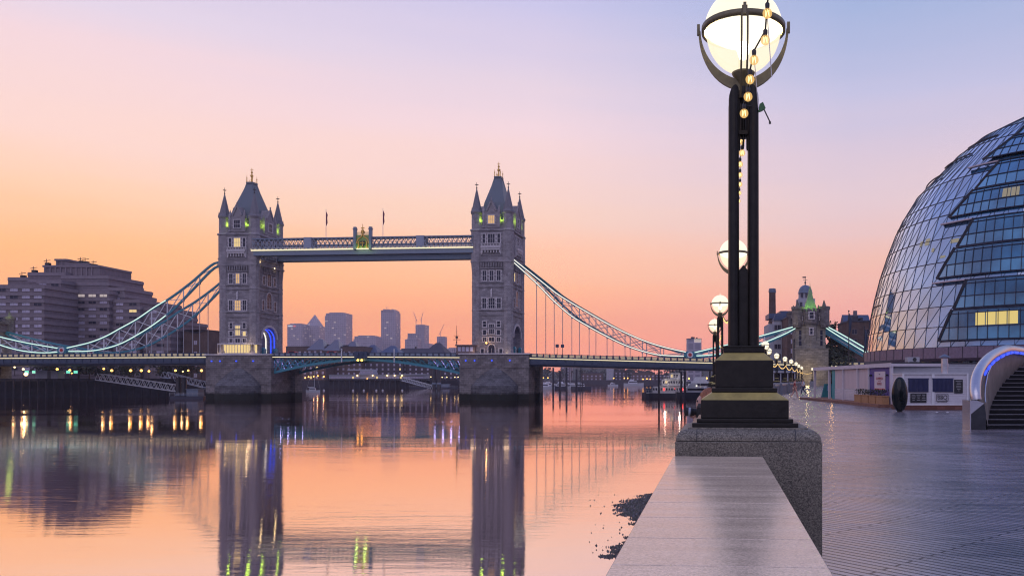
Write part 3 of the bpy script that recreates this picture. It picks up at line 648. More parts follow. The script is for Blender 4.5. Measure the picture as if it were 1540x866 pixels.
c = MB(); c.box(-43.4,-39.2,-8.6,-8.0,ZD(-41)-.4,ZD(-41)+1.7); c.box(-42.6,-41.9,-8.9,-8.6,ZD(-41)+.3,ZD(-41)+1.3); c.box(-41.2,-40.5,-8.9,-8.6,ZD(-41)+.3,ZD(-41)+1.3); c.build('signal_box', M_['dark_blue'], bridge)
for px in (514, 593):
    u_ = U(px,-8.6); c = MB(); c.tube((u_,-8.7,ZD(u_)-1.6),(u_,-8.7,ZD(u_)+2.2),.18,n=8); c.ball((u_,-8.7,ZD(u_)+2.3),.26,8,5); c.build('marker_post', M_['white'], bridge)

# high level walkways
def walkway(v, end_u0, end_u1, near):
    b = MB(); w2 = 1.5; zb, zt = 46.9, 50.7
    b.box(end_u0,end_u1,v-w2,v+w2,46.4,46.9); b.box(end_u0,end_u1,v-w2-.1,v+w2+.1,zt-.35,zt)       # floor, roof edge
    b.box(end_u0,end_u1,v-w2*.6,v+w2*.6,zt,zt+.12)
    b.box(end_u0,end_u1,v-w2+.05,v-w2+.35,45.3,46.4); b.box(end_u0,end_u1,v+w2-.35,v+w2-.05,45.3,46.4)
    wk = b.build('walkway', M_['rail_grey'], bridge)
    for s in (-1,1):
        c = MB(); y = v+s*(w2+.02); L_ = end_u1-end_u0; n = int(L_/1.45); st = L_/n
        for k in range(n):
            a, d = end_u0+k*st, end_u0+(k+1)*st
            c.bar((a,y,zb+.7),(d,y,zt-.4),.16,.1,up=(0,1,0)); c.bar((a,y,zt-.4),(d,y,zb+.7),.16,.1,up=(0,1,0))
            c.ball(((a+d)/2,y-.03,(zb+.7+zt-.4)/2),.24,6,3,.9)
        c.bar((end_u0,y,zb+.62),(end_u1,y,zb+.62),.12,.22); c.bar((end_u0,y,(zb+zt)/2+.15),(end_u1,y,(zb+zt)/2+.15),.08,.1)
        c.build('lattice_rail', M_['rail_lt'], wk)
    c = MB(); c.bar((end_u0,v-w2-.25,zb+.02),(end_u1,v-w2-.25,zb+.02),.25,.3); 
    c.build('light_strip', M_['strip_y'] if near else M_['strip_dim'], wk)
    c = MB(); n = int((end_u1-end_u0)/1.4)
    for k in range(n): u_ = end_u0+k*1.4; c.box(u_-.3,u_+.3,v-w2-.35,v-w2-.05,zb+.2,zb+.55)
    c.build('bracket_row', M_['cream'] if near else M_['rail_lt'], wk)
    if near:
        for px in (463, 632):
            u_ = U(px, v-1.5); c = MB(); c.box(u_-1.25,u_+1.25,v-w2-.3,v+w2+.3,zb+.2,zt+.1); c.box(u_-.9,u_+.9,v-w2-.36,v-w2-.3,zb+.6,zt-.4); c.build('panel', M_['rail_lt'], wk)
    return wk
M_['rail_lt'] = mat('lattice_paint', (.34,.38,.46), .5, var=.1)
M_['strip_y'] = emis('walkway_led', (1,.86,.56), 1.2); M_['strip_dim'] = emis('walkway_led_far', (.5,.55,.85), .35)
wN = walkway(-6.6, NT+5.0, -5.6, True); wF = walkway(5.6, NT+5.8, -5.8, False)
# coat of arms on the near walkway
uc = U(546, -8.3)
c = MB()
c.cur = 0; c.box(uc-2.9,uc-2.1,-8.9,-7.9,46.7,52.9); c.box(uc+2.1,uc+2.9,-8.9,-7.9,46.7,52.9)
for s in (-1,1): c.box(uc+s*2.5-.55,uc+s*2.5+.55,-9.0,-7.8,52.9,53.2); c.box(uc+s*2.5-.4,uc+s*2.5+.4,-8.85,-7.95,53.2,53.7)
c.cur = 1; c.box(uc-2.1,uc+2.1,-8.35,-8.15,46.9,51.2)
for k in range(7): c.box(uc-1.9+k*.28,uc-1.82+k*.28,-8.3,-8.2,51.2,52.2); c.box(uc+.2+k*.28,uc+.28+k*.28,-8.3,-8.2,51.2,52.2)
cr = c.build('crest_panel', [M_['rail_grey'], mat('crest_green', (.3,.42,.12), .5, var=.2)], wN)
c = MB(); pts = [(-1.95,48.6),(-1.7,49.6),(-1.2,50.2),(-.5,50.6),(0,51.5),(.5,50.6),(1.2,50.2),(1.7,49.6),(1.95,48.6)]
for p, q in zip(pts, pts[1:]): c.bar((uc+p[0],-8.5,p[1]),(uc+q[0],-8.5,q[1]),.32,.3,up=(0,1,0))
c.ball((uc,-8.5,52.4),.5,8,6); c.tube((uc,-8.5,51.4),(uc,-8.5,54.6),.16,.08,6); c.bar((uc-.5,-8.5,53.3),(uc+.5,-8.5,53.3),.3); c.lathe([(.7,51.7),(.55,52.0),(.7,52.3)],8,(uc,-8.5))
c.build('gilded_arch', M_['gold'], wN)
c = MB()                                                   # shield with cross, supporters at both sides
c.cur = 0; c.slab([(uc,47.3),(uc+.75,48.2),(uc+.75,49.3),(uc-.75,49.3),(uc-.75,48.2)], -8.75, -8.4)
c.cur = 1; c.bar((uc,-8.8,47.5),(uc,-8.8,49.2),.2,.1,up=(0,1,0)); c.bar((uc-.7,-8.8,48.7),(uc+.7,-8.8,48.7),.2,.1,up=(0,1,0))
for s in (-1,1): c.path([(uc+s*1.6,-8.6,47.1),(uc+s*1.2,-8.6,47.9),(uc+s*1.45,-8.6,48.7),(uc+s*1.1,-8.6,49.4)],[.28,.22,.26,.12],6)
c.build('shield', [M_['dark_metal'], M_['gold']], wN)
lamp_light((uc-1.4,-10.0,47.2), 60, (.65,1,.2), .5, wN); lamp_light((uc+1.4,-10.0,47.2), 60, (.65,1,.2), .5, wN)
for px in (506, 589.5):
    u_ = U(px, 0); c = MB(); c.cur = 0; c.tube((u_,-6.6,50.7),(u_,-6.6,59.4),.09,.05,6); c.ball((u_,-6.6,59.5),.16,6,4)
    fp = c.build('flagpole', M_['white'], wN)
    c = MB(); c.path([(u_+.1,-6.6,59.0),(u_+.3,-6.65,58.0),(u_+.18,-6.6,57),(u_+.26,-6.6,55.6),(u_+.1,-6.6,54.6)],[.05,.26,.2,.24,.06],6); c.build('furled_flag', mat('flag_cloth', (.2,.04,.08), .8, var=.4), fp)

# suspension chains
RU = [(820,428),(835,440),(860,456),(891,474),(918.6,489.5),(946,503),(974,514.5),(1002,523),(1038,531)]
RL = [(808,427),(833,452.6),(860,475.6),(887,492),(913,506),(939,518.6),(966,528),(993.5,534),(1038,536)]
LU = [(320,397.5),(288,424.6),(258,447),(231,463.6),(207,480),(180,495),(160.6,505.6),(138,514.6),(114,520.6),(96,524.6)]
LL = [(320,405),(285,441),(258,468),(231,489),(207,504),(184.7,516),(162,523.6),(135,528),(96,528.5)]
def smooth_curve(pts, n=40):
    pts = sorted(pts); out = []
    for i in range(n+1):
        x = pts[0][0] + (pts[-1][0]-pts[0][0])*i/n
        k = max(j for j in range(len(pts)-1) if pts[j][0] <= x + 1e-9)
        p0, p1, p2, p3 = pts[max(k-1,0)], pts[k], pts[k+1], pts[min(k+2,len(pts)-1)]
        t = (x-p1[0])/(p2[0]-p1[0])
        m1_ = (p2[1]-p0[1])/(p2[0]-p0[0])*(p2[0]-p1[0]); m2_ = (p3[1]-p1[1])/(p3[0]-p1[0])*(p2[0]-p1[0])
        out.append((x, (2*t**3-3*t**2+1)*p1[1]+(t**3-2*t**2+t)*m1_+(-2*t**3+3*t**2)*p2[1]+(t**3-t**2)*m2_))
    return out
def at(curve, u):
    for (a, za), (b, zb) in zip(curve, curve[1:]):
        if u <= b: return za + (zb-za)*(u-a)/(b-a)
    return curve[-1][1]
sU = smooth_curve([(6.0,43.7)] + [uz(*p) for p in RU]); sL = smooth_curve([(6.0,42.9)] + [uz(*p) for p in RL])
nU = smooth_curve([(NT-6.0,43.9)] + [uz(*p) for p in LU]); nL = smooth_curve([(NT-6.0,42.9)] + [uz(*p) for p in LL])
uWS, zWS = sU[-1][0], (sU[-1][1]+sL[-1][1])/2; uWN, zWN = nU[0][0], (nU[0][1]+nL[0][1])/2
HS = [uz(px,540)[0] for px in (807,833.5,860,886,913,940,966,993)]
HN = [2*0+NT-(h) for h in HS]
def chain(v, cu, cl, hang, strip, name='suspension_chain', dirn=1):
    b = MB()
    for cv in (cu, cl):
        for p, q in zip(cv, cv[1:]): b.bar((p[0],v,p[1]),(q[0],v,q[1]),.5,.62)
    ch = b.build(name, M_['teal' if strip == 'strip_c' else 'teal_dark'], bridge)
    c = MB(); hs = sorted(hang + [cu[0][0]+.5, cu[-1][0]-.5])
    for a, d in zip(hs, hs[1:]):
        m_ = (a+d)/2
        if at(cu,m_)-at(cl,m_) > 1.0:
            c.bar((a,v,at(cu,a)),(d,v,at(cl,d)),.2); c.bar((a,v,at(cl,a)),(d,v,at(cu,d)),.2)
    for h in hang: c.bar((h,v,at(cl,h)),(h,v,at(cu,h)),.26)
    c.build('chain_bracing', M_['white' if strip != 'strip_w' else 'hanger'], ch)
    for h in hang:
        c = MB(); z0 = ZD(h)+.9; z1 = at(cl,h)
        if z1-z0 < .5: continue
        c.tube((h,v,z0),(h,v,z1),.11,n=6); c.box(h-.25,h+.25,v-.25,v+.25,z0-.3,z0+.4); c.box(h-.2,h+.2,v-.3,v+.3,z1-.7,z1); c.build('hanger', M_['hanger'], ch)
    if v < 0:
        for cv in (cu, cl):
            c = MB()
            if strip == 'strip_c' and len(hang) == 8: cv = [p_ for p_ in cv if p_[0] < NT-24]
            for p, q in zip(cv, cv[1:]): c.bar((p[0],v-.34,p[1]+.06),(q[0],v-.34,q[1]+.06),.1,.24)
            c.build('light_strip', M_[strip], ch)
    return ch
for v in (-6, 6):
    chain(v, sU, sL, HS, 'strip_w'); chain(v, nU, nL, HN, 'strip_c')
# short chains from the low joint up to the abutment towers, then down to the anchorage
ABU, ABN = 97.0, NT-97.0
def lens(u0,z0,u1,z1,sag,thick,n=14):
    up, lo = [], []
    for k in range(n+1):
        t = k/n; u_ = u0+(u1-u0)*t; z = z0+(z1-z0)*t - sag*4*t*(1-t)*.5; up.append((u_, z+thick*(4*t*(1-t))**.8+.25)); lo.append((u_, z-thick*(4*t*(1-t))**.8-.25))
    return sorted(up), sorted(lo)
for v in (-6, 6):
    a, b_ = lens(uWS, zWS, ABU-4.2, 21.9, 2.4, 1.0); chain(v, a, b_, [uWS+k*5.6 for k in range(1,5)], 'strip_c')
    a, b_ = lens(uWN, zWN, ABN+4.2, 22.4, 3.4, 1.2); chain(v, a, b_, [uWN-k*5.6 for k in range(1,5)], 'strip_c')
    a, b_ = lens(ABU+4.2, 22.2, 122.0, 9.6, 0.0, .35); chain(v, a, b_, [], 'strip_c', 'anchor_chain')
    for uw, zw in ((uWS,zWS),(uWN,zWN)):
        b = MB(); b.box(uw-1.3,uw+1.3,v-.75,v+.75,zw-1.0,zw+1.05); b.box(uw-1.9,uw+1.9,v-.5,v+.5,zw-.6,zw+.65); jt = b.build('chain_joint', M_['teal'], bridge)
        s = -1 if v < 0 else 1
        b = MB(); b.box(uw-1.1,uw+1.1,v-.6,v+.6,ZD(uw)+.2,zw-1.0); b.bar((uw,v-.62,zw-1.9),(uw,v-.62,zw-3.0),.12); b.bar((uw-.5,v-.62,zw-2.4),(uw+.5,v-.62,zw-2.4),.12); b.build('joint_post', M_['rail_lt'], jt)
        b = MB(); b.cur = 0; b.tube((uw,v-.74,zw),(uw,v-.95,zw),.95,n=20); b.cur = 1; b.tube((uw,v-.94,zw),(uw,v-1.03,zw),.55,n=16); b.build('roundel', [M_['white'], M_['redpaint']], jt)

# abutment towers
def abutment_tower():
    b = MB()
    b.box(-4.3,4.3,-8.2,-4.2,2.5,22.6); b.box(-4.3,4.3,4.2,8.2,2.5,22.6); b.box(-4.3,4.3,-4.2,4.2,18.6,22.6)
    b.box(-4.9,5.1,-9.6,9.6,2.2,15.3) if False else b.box(-4.7,5.0,-9.8,-7.9,2.2,15.2)
    b.slab([(-2.6,15.2),(2.2,15.2),(2.2,16.6),(.9,19.0),(-1.3,19.0),(-2.6,16.6)], -9.2, -8.2)
    b.box(-4.9,5.2,-9.95,-7.8,15.2,15.5)
    b.lathe([(1.9,15.4),(1.9,22.6)],8,(0,-8.0),smooth=False)
    b.slab([(-2.6,15.5),(-.2,15.5),(-.2,15.55),(-2.6,15.55)],-9.1,-8.2)
    t = b.build('abutment_tower', M_['stone_warm'], bridge)
    c = MB(); c.box(-4.7,4.7,-8.6,8.6,22.4,23.0); c.box(-4.4,4.4,-8.3,8.3,23.0,25.8); c.box(-4.9,4.9,-8.8,8.8,25.2,26.1)
    for s in (-1,1):
        for r in (-1,1): c.lathe([(1.3,21.6),(1.6,22.6),(1.6,26.8),(1.8,27.1),(1.8,27.9)],8,(s*3.9,r*7.8),smooth=False); c.frus(s*3.9,r*7.8,.6,.6,27.9,.1,.1,29.8)
        for k in range(7): x = -3+k; c.box(x-.3,x+.3,s*8.5-.3,s*8.5+.3,26.1,27.1)
    c.lathe([(2.1,22.6),(2.3,23.2),(2.3,26.4)],8,(0,-8.2),smooth=False)
    for k in range(8):
        a = k*pi/4+pi/8; c.box(2.0*cos(a)-.35,2.0*cos(a)+.35,-8.2+2.0*sin(a)-.35,-8.2+2.0*sin(a)+.35,26.4,27.2)
    c.build('battlement', M_['crown_stone'], t)
    c = MB(); c.frus(0,-5.6,2.1,2.1,26.6,.95,.95,30.2); c.frus(0,-5.6,.95,.95,30.2,.08,.08,34.4); c.tube((0,-5.6,34.2),(0,-5.6,35.6),.08,.04,6); c.build('roof', M_['copper'], t)
    lamp_light((-1.2,-8.9,28.4), 90, (.5,1,.1), .3, t); lamp_light((1.2,-8.9,28.4), 60, (.5,1,.1), .3, t)
    for z, w_, h_, y_ in ((19.6,.7,1.7,-9.92),(24.2,1.2,1.8,-10.55)):
        put(wmesh(w_,h_,1,2), 'window', t, (0,y_,z))
    for x in (-3.1,3.1): put(wmesh(.8,1.6,1,2), 'window', t, (x,-8.32,24.0)); put(wmesh(.7,4.6,1,3,surround=False), 'window', t, (x,-8.22,16.3))
    c = MB()
    for k in range(12):
        t0, t1 = pi*k/12, pi*(k+1)/12
        c.bar((4.42,4.2*cos(t0),15.6+3.0*sin(t0)),(4.42,4.2*cos(t1),15.6+3.0*sin(t1)),.3,.5)
    c.build('portal_arch', M_['stone_lt'], t)
    return t
M_['stone_warm'] = stone('abutment_stone', (.30,.275,.23), 1.2, .5, .55, .22)
M_['copper'] = mat('green_copper', (.18,.3,.14), .5, var=.2)
aS = abutment_tower(); aS.location = (ABU,0,0); aN = abutment_tower(); aN.location = (ABN,0,0)
for k, x in enumerate((3.0,1.0,-1.5)):
    c = MB(); pts = [(x,4.0*cos(pi*j/12),15.2+2.9*sin(pi*j/12)) for j in range(13)]; pts = [(x,4.0,13.2)]+pts+[(x,-4.0,13.2)]
    for p, q in zip(pts, pts[1:]): c.bar(p,q,.2,.55,up=(1,0,0))
    c.build('portal_light', M_['blue'], aN)
lamp_light((-1.5,-14,8.0), 500, (1,.72,.3), .4, aS); lamp_light((-6,-12,24), 120, (1,.8,.45), .3, aS); lamp_light((7.5,-3,22), 420, (1,.8,.5), .3, aN); lamp_light((5.5,6,28.5), 90, (.7,1,.2), .9, aN)

# control cabins on the piers, cars on the deck
root_uv = lambda u_, v: Vector((RX+u_*UC+v*US, RY-u_*US+v*UC))
def on_bridge(name, label, cat, u_, v, z, group=None, rz=0):
    q = root_uv(u_, v); o = empty(name, (q.x,q.y,z), -TH+rz); return tag(o, label, cat, group)
cab = on_bridge('control_cabin', 'low glazed cabin glowing yellow on the pier of the left bridge tower', 'cabin', NT+.6, -8.3, 13.95)
c = MB(); c.box(-6.2,6.2,-.9,3.0,3.35,3.75); c.box(-6.2,6.2,-.9,2.9,0,.7)
for k in range(14): x = -6.1+k*.94; c.box(x-.06,x+.06,-.9,-.78,.7,3.35)
c.build('cabin_frame', M_['stone_lt'], cab)
c = MB(); c.box(-6.0,6.0,.55,.65,.7,3.3); c.build('lit_room', M_['win_lit'], cab)
lamp_light((0,-.3,3.0), 25, (1,.72,.32), .2, cab); lamp_light((-4,-.3,3.0), 14, (1,.72,.32), .2, cab); lamp_light((4,-1.6,4.4), 60, (1,.75,.4), .3, cab)
cab2 = on_bridge('control_cabin', 'small dark cabin on the left edge of the right bridge tower pier', 'cabin', -7.6, -7.8, 13.95)
c = MB(); c.box(-2.9,2.9,-1.4,1.4,0,2.7); c.box(-3.2,3.2,-1.7,1.7,2.7,3.0); c.build('cabin_wall', mat('cabin_paint', (.2,.14,.14), .6, var=.2), cab2)
for k in range(4): c = MB(); c.box(-2.4+k*1.25,-1.5+k*1.25,-1.46,-1.38,1.0,2.3); c.build('window', M_['win_hotel'], cab2)
mast = on_bridge('signal_mast', 'thin signal mast with cross arms at the left corner of the right tower pier', 'mast', -10.6, -8.6, 13.95)
c = MB(); c.tube((0,0,0),(0,0,9.0),.16,.06,6); c.bar((-1.2,0,4.6),(1.2,0,4.6),.15); c.bar((-.8,0,5.8),(.8,0,5.8),.12); c.box(-.3,.3,-.3,.3,5.0,5.6); c.tube((-1,0,0),(0,0,4.6),.05,n=5); c.build('pole', M_['dark_metal'], mast)
lamp_light((*(root_uv(-1.0,-9.6)),17.6), 70, (1,.6,.25), .2)
b_ = on_bridge('wall_lamp', 'orange lamp above the doorway at the foot of the right bridge tower', 'lamp', -1.2, -8.6, 17.5); c = MB(); c.ball((0,-.3,0),.3,8,6); c.build('lamp_globe', M_['amber'], b_); c = MB(); c.bar((0,1.2,0),(0,-.2,0),.08); c.build('bracket', M_['dark_metal'], b_)
for (u_, lab, g_) in ((U(446,0), 'red car on the bridge just right of the left tower', 1), (U(505,0), 'red car on the bridge under the left flagpole', 1)):
    o = on_bridge('red_car', lab, 'car', u_, -1.8, ZD(u_)+.25, 'red cars crossing the bridge')
    c = MB(); c.slab([(-2.1,.3),(2.1,.3),(2.15,.85),(1.4,1.0),(.8,1.75),(-1.2,1.8),(-1.9,1.1),(-2.15,1.0)], -.85, .85); c.build('body', M_['redpaint'], o)
    c = MB(); c.slab([(-1.05,1.15),(.95,1.1),(.65,1.66),(-1.0,1.7)], -.88, .88); c.build('window', M_['win_dark'], o)
    for x in (-1.3,1.3):
        for y in (-.8,.8): c = MB(); c.tube((x,y-.1,.33),(x,y+.1,.33),.33,n=10); c.build('wheel', M_['dark_metal'], o)
for px in (838, 846):
    u_ = U(px,-7.5); o = on_bridge('road_sign', 'small dark square road sign on the right bridge span, ' + ('left' if px == 838 else 'right') + ' one of two', 'sign', u_, -7.5, ZD(u_)+.25)
    c = MB(); c.tube((0,0,0),(0,0,4.2),.07,n=6); c.build('pole', M_['dark_metal'], o); c = MB(); c.box(-.5,.5,-.1,0,3.3,4.3); c.build('sign_plate', M_['dark_blue'], o)
# ================================================================== NEAR EMBANKMENT
def granite(name, c, rough=.55, spk=.75, scale=160, tint=.25, stripes=False):
    m, t, b = newmat(name); L = t.links.new; tcn = t.nodes.new('ShaderNodeTexCoord')
    v = t.nodes.new('ShaderNodeTexVoronoi'); v.inputs['Scale'].default_value = scale; L(tcn.outputs['Object'], v.inputs[0])
    n = t.nodes.new('ShaderNodeTexNoise'); n.inputs['Scale'].default_value = scale*.45; n.inputs['Detail'].default_value = 5; n.inputs['Roughness'].default_value = .8; L(tcn.outputs['Object'], n.inputs[0])
    sx = t.nodes.new('ShaderNodeSeparateColor'); L(v.outputs['Color'], sx.inputs[0])
    r = t.nodes.new('ShaderNodeMapRange'); r.inputs[3].default_value = 1-spk; r.inputs[4].default_value = 1+spk*.7; L(sx.outputs[0], r.inputs[0])
    r2 = t.nodes.new('ShaderNodeMapRange'); r2.inputs[1].default_value = .35; r2.inputs[2].default_value = .65; r2.inputs[3].default_value = 1-spk*.6; r2.inputs[4].default_value = 1+spk*.5; L(n.outputs[0], r2.inputs[0])
    big = t.nodes.new('ShaderNodeTexNoise'); big.inputs['Scale'].default_value = 2.2; big.inputs['Detail'].default_value = 5; 
    mpn = t.nodes.new('ShaderNodeMapping'); mpn.inputs['Scale'].default_value = (.5,4,1) if stripes else (1,1,1); L(tcn.outputs['Object'], mpn.inputs[0]); L(mpn.outputs[0], big.inputs[0])
    r3 = t.nodes.new('ShaderNodeMapRange'); r3.inputs[1].default_value = .3; r3.inputs[2].default_value = .7; r3.inputs[3].default_value = 1-tint; r3.inputs[4].default_value = 1+tint; L(big.outputs[0], r3.inputs[0])
    a = t.nodes.new('ShaderNodeMath'); a.operation = 'MULTIPLY'; L(r.outputs[0], a.inputs[0]); L(r2.outputs[0], a.inputs[1])
    a2 = t.nodes.new('ShaderNodeMath'); a2.operation = 'MULTIPLY'; L(a.outputs[0], a2.inputs[0]); L(r3.outputs[0], a2.inputs[1])
    mx = t.nodes.new('ShaderNodeVectorMath'); mx.operation = 'SCALE'; mx.inputs[0].default_value = c[:3]; L(a2.outputs[0], mx.inputs['Scale']); L(mx.outputs[0], b.inputs['Base Color'])
    rr_ = t.nodes.new('ShaderNodeMapRange'); rr_.inputs[3].default_value = max(.05, rough-.1); rr_.inputs[4].default_value = rough+.12; L(big.outputs[0], rr_.inputs[0]); L(rr_.outputs[0], b.inputs['Roughness'])
    bp = t.nodes.new('ShaderNodeBump'); bp.inputs['Strength'].default_value = .25; bp.inputs['Distance'].default_value = .001; L(a.outputs[0], bp.inputs['Height']); L(bp.outputs[0], b.inputs['Normal'])
    return m
M_['coping'] = granite('polished_granite', (.76,.6,.42), .2, .24, 170, .14, True)
M_['coping'].node_tree.nodes['Principled BSDF'].inputs['IOR'].default_value = 1.75
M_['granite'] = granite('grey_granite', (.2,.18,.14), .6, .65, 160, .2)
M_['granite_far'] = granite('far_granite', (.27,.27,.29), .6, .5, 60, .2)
M_['lamp_paint'] = mat('black_bronze_paint', (.017,.0155,.013), .36, var=.35, scale=14, bump=.2)
M_['lamp_paint'].node_tree.nodes['Principled BSDF'].inputs['Specular IOR Level'].default_value = .28
WA = atan(79/1200.)                                        # direction of the parapet, slightly right of straight ahead
WD = Vector((sin(WA), cos(WA), 0)); WN = Vector((cos(WA), -sin(WA), 0))
near_wall = empty('parapet_wall', (.375-.0658*.0, 5.62, 0), -WA)   # origin: centre of the wall where it meets the pedestal
tag(near_wall, 'low granite parapet wall with pale polished coping slabs in the foreground', 'wall')
ZT = E-.536
c = MB(); y = 0.0; k = 0
ledges = [3.71-5.62, 3.29-5.62, 2.92-5.62, 2.52-5.62]
ys = [-.02, -.62, -1.18, -1.72, -2.14, -2.52, -2.93, -3.33, -3.75, -4.2, -4.7, -5.2, -6, -7, -8, -9]
for a, d in zip(ys, ys[1:]):
    c.box(-.312,.312, d+.0022, a-.0022, ZT-.11, ZT)
cp = c.build('coping', M_['coping'], near_wall); bv = cp.modifiers.new('edge', 'BEVEL'); bv.width = .003; bv.segments = 2; bv.limit_method = 'ANGLE'
c = MB(); c.box(-.27,.27,-9,-.02,-1,ZT-.11); c.build('wall_body', M_['granite'], near_wall)
# the granite pedestal under the lamp
def pedestal(mt='granite', w=1.04, top=-.344+E):
    p = empty('granite_pedestal'); hw = w/2
    c = MB(); c.box(-hw,hw,0,w,GZ-1.2,top-.095); b_ = c.build('pedestal_body', M_[mt], p); bv = b_.modifiers.new('edge','BEVEL'); bv.width = .006; bv.limit_method = 'ANGLE'
    c = MB(); n = 6; pr = []; R = .085; h2 = hw-.005
    for k in range(n+1): a = k/n*pi/2; pr.append((h2-R+R*cos(a), top-.09+ .004 + (.075)*sin(a)))
    pr = [(h2, top-.09)] + pr + [(h2-R-.0, top-.009), (h2-R-.002, top)]
    rings = []
    for r, z in pr: rings.append([(-r,hw-r,z),(r,hw-r,z),(r,hw+r,z),(-r,hw+r,z)])
    vs = [q for rg in rings for q in rg]; fs = []
    for i in range(len(rings)-1):
        for j in range(4): fs.append((i*4+j, i*4+(j+1)%4, i*4+4+(j+1)%4, i*4+4+j))
    fs.append(tuple(range(len(vs)-4, len(vs)))); c.add(vs, fs, False)
    for x in (-hw+.155, hw-.185):                          # joints of the coping stones
        for k in range(len(pr)-2):
            (r0,z0),(r1,z1) = pr[k], pr[k+1]; c.cur = 1; c.add([(x-.003,hw-r0-.0015,z0),(x+.003,hw-r0-.0015,z0),(x+.003,hw-r1-.0015,z1+.001),(x-.003,hw-r1-.0015,z1+.001)], [(0,1,2,3)])
    c.build('pedestal_coping', [M_[mt], M_['dark_metal']], p)
    return p
ped = pedestal(); ped.location = (.591, 5.66, 0); ped.rotation_euler = (0,0,-WA)
tag(ped, 'speckled granite pedestal with rounded coping under the nearest lamp post', 'pedestal', 'granite pedestals carrying the riverside lamps')

# ---- the lamp
def globe_mats():
    up = emis('opal_globe', (1,.88,.66), 1.2)
    m, t, b = newmat('clear_globe'); L = t.links.new; out = t.nodes['Material Output']
    tcn = t.nodes.new('ShaderNodeTexCoord'); s = t.nodes.new('ShaderNodeSeparateXYZ'); L(tcn.outputs['Object'], s.inputs[0])
    em = t.nodes.new('ShaderNodeEmission'); em.inputs[0].default_value = (1,.86,.6,1); em.inputs[1].default_value = 1.25
    tr = t.nodes.new('ShaderNodeBsdfTransparent'); gl = t.nodes.new('ShaderNodeBsdfGlossy'); gl.inputs['Roughness'].default_value = .03
    m1_ = t.nodes.new('ShaderNodeMixShader'); m1_.inputs[0].default_value = .62; L(tr.outputs[0], m1_.inputs[1]); L(em.outputs[0], m1_.inputs[2])
    m2_ = t.nodes.new('ShaderNodeMixShader'); m2_.inputs[0].default_value = .06; L(m1_.outputs[0], m2_.inputs[1]); L(gl.outputs[0], m2_.inputs[2]); L(m2_.outputs[0], out.inputs[0])
    return up, m
M_['opal'], M_['clear'] = globe_mats(); M_['lampcore'] = emis('lamp_element', (1,.9,.66), 9); M_['lampdisc'] = emis('lamp_reflector', (1,.93,.76), 2.2)
M_['lamplit_slope'] = mat('lamplit_bronze', (.42,.34,.11), .5, var=.25, scale=9, bump=.15)  # bronze with the globe's yellow light put into its colour
M_['bronze_lt'] = mat('bronze_metal', (.2,.17,.09), .5, var=.3, scale=10)
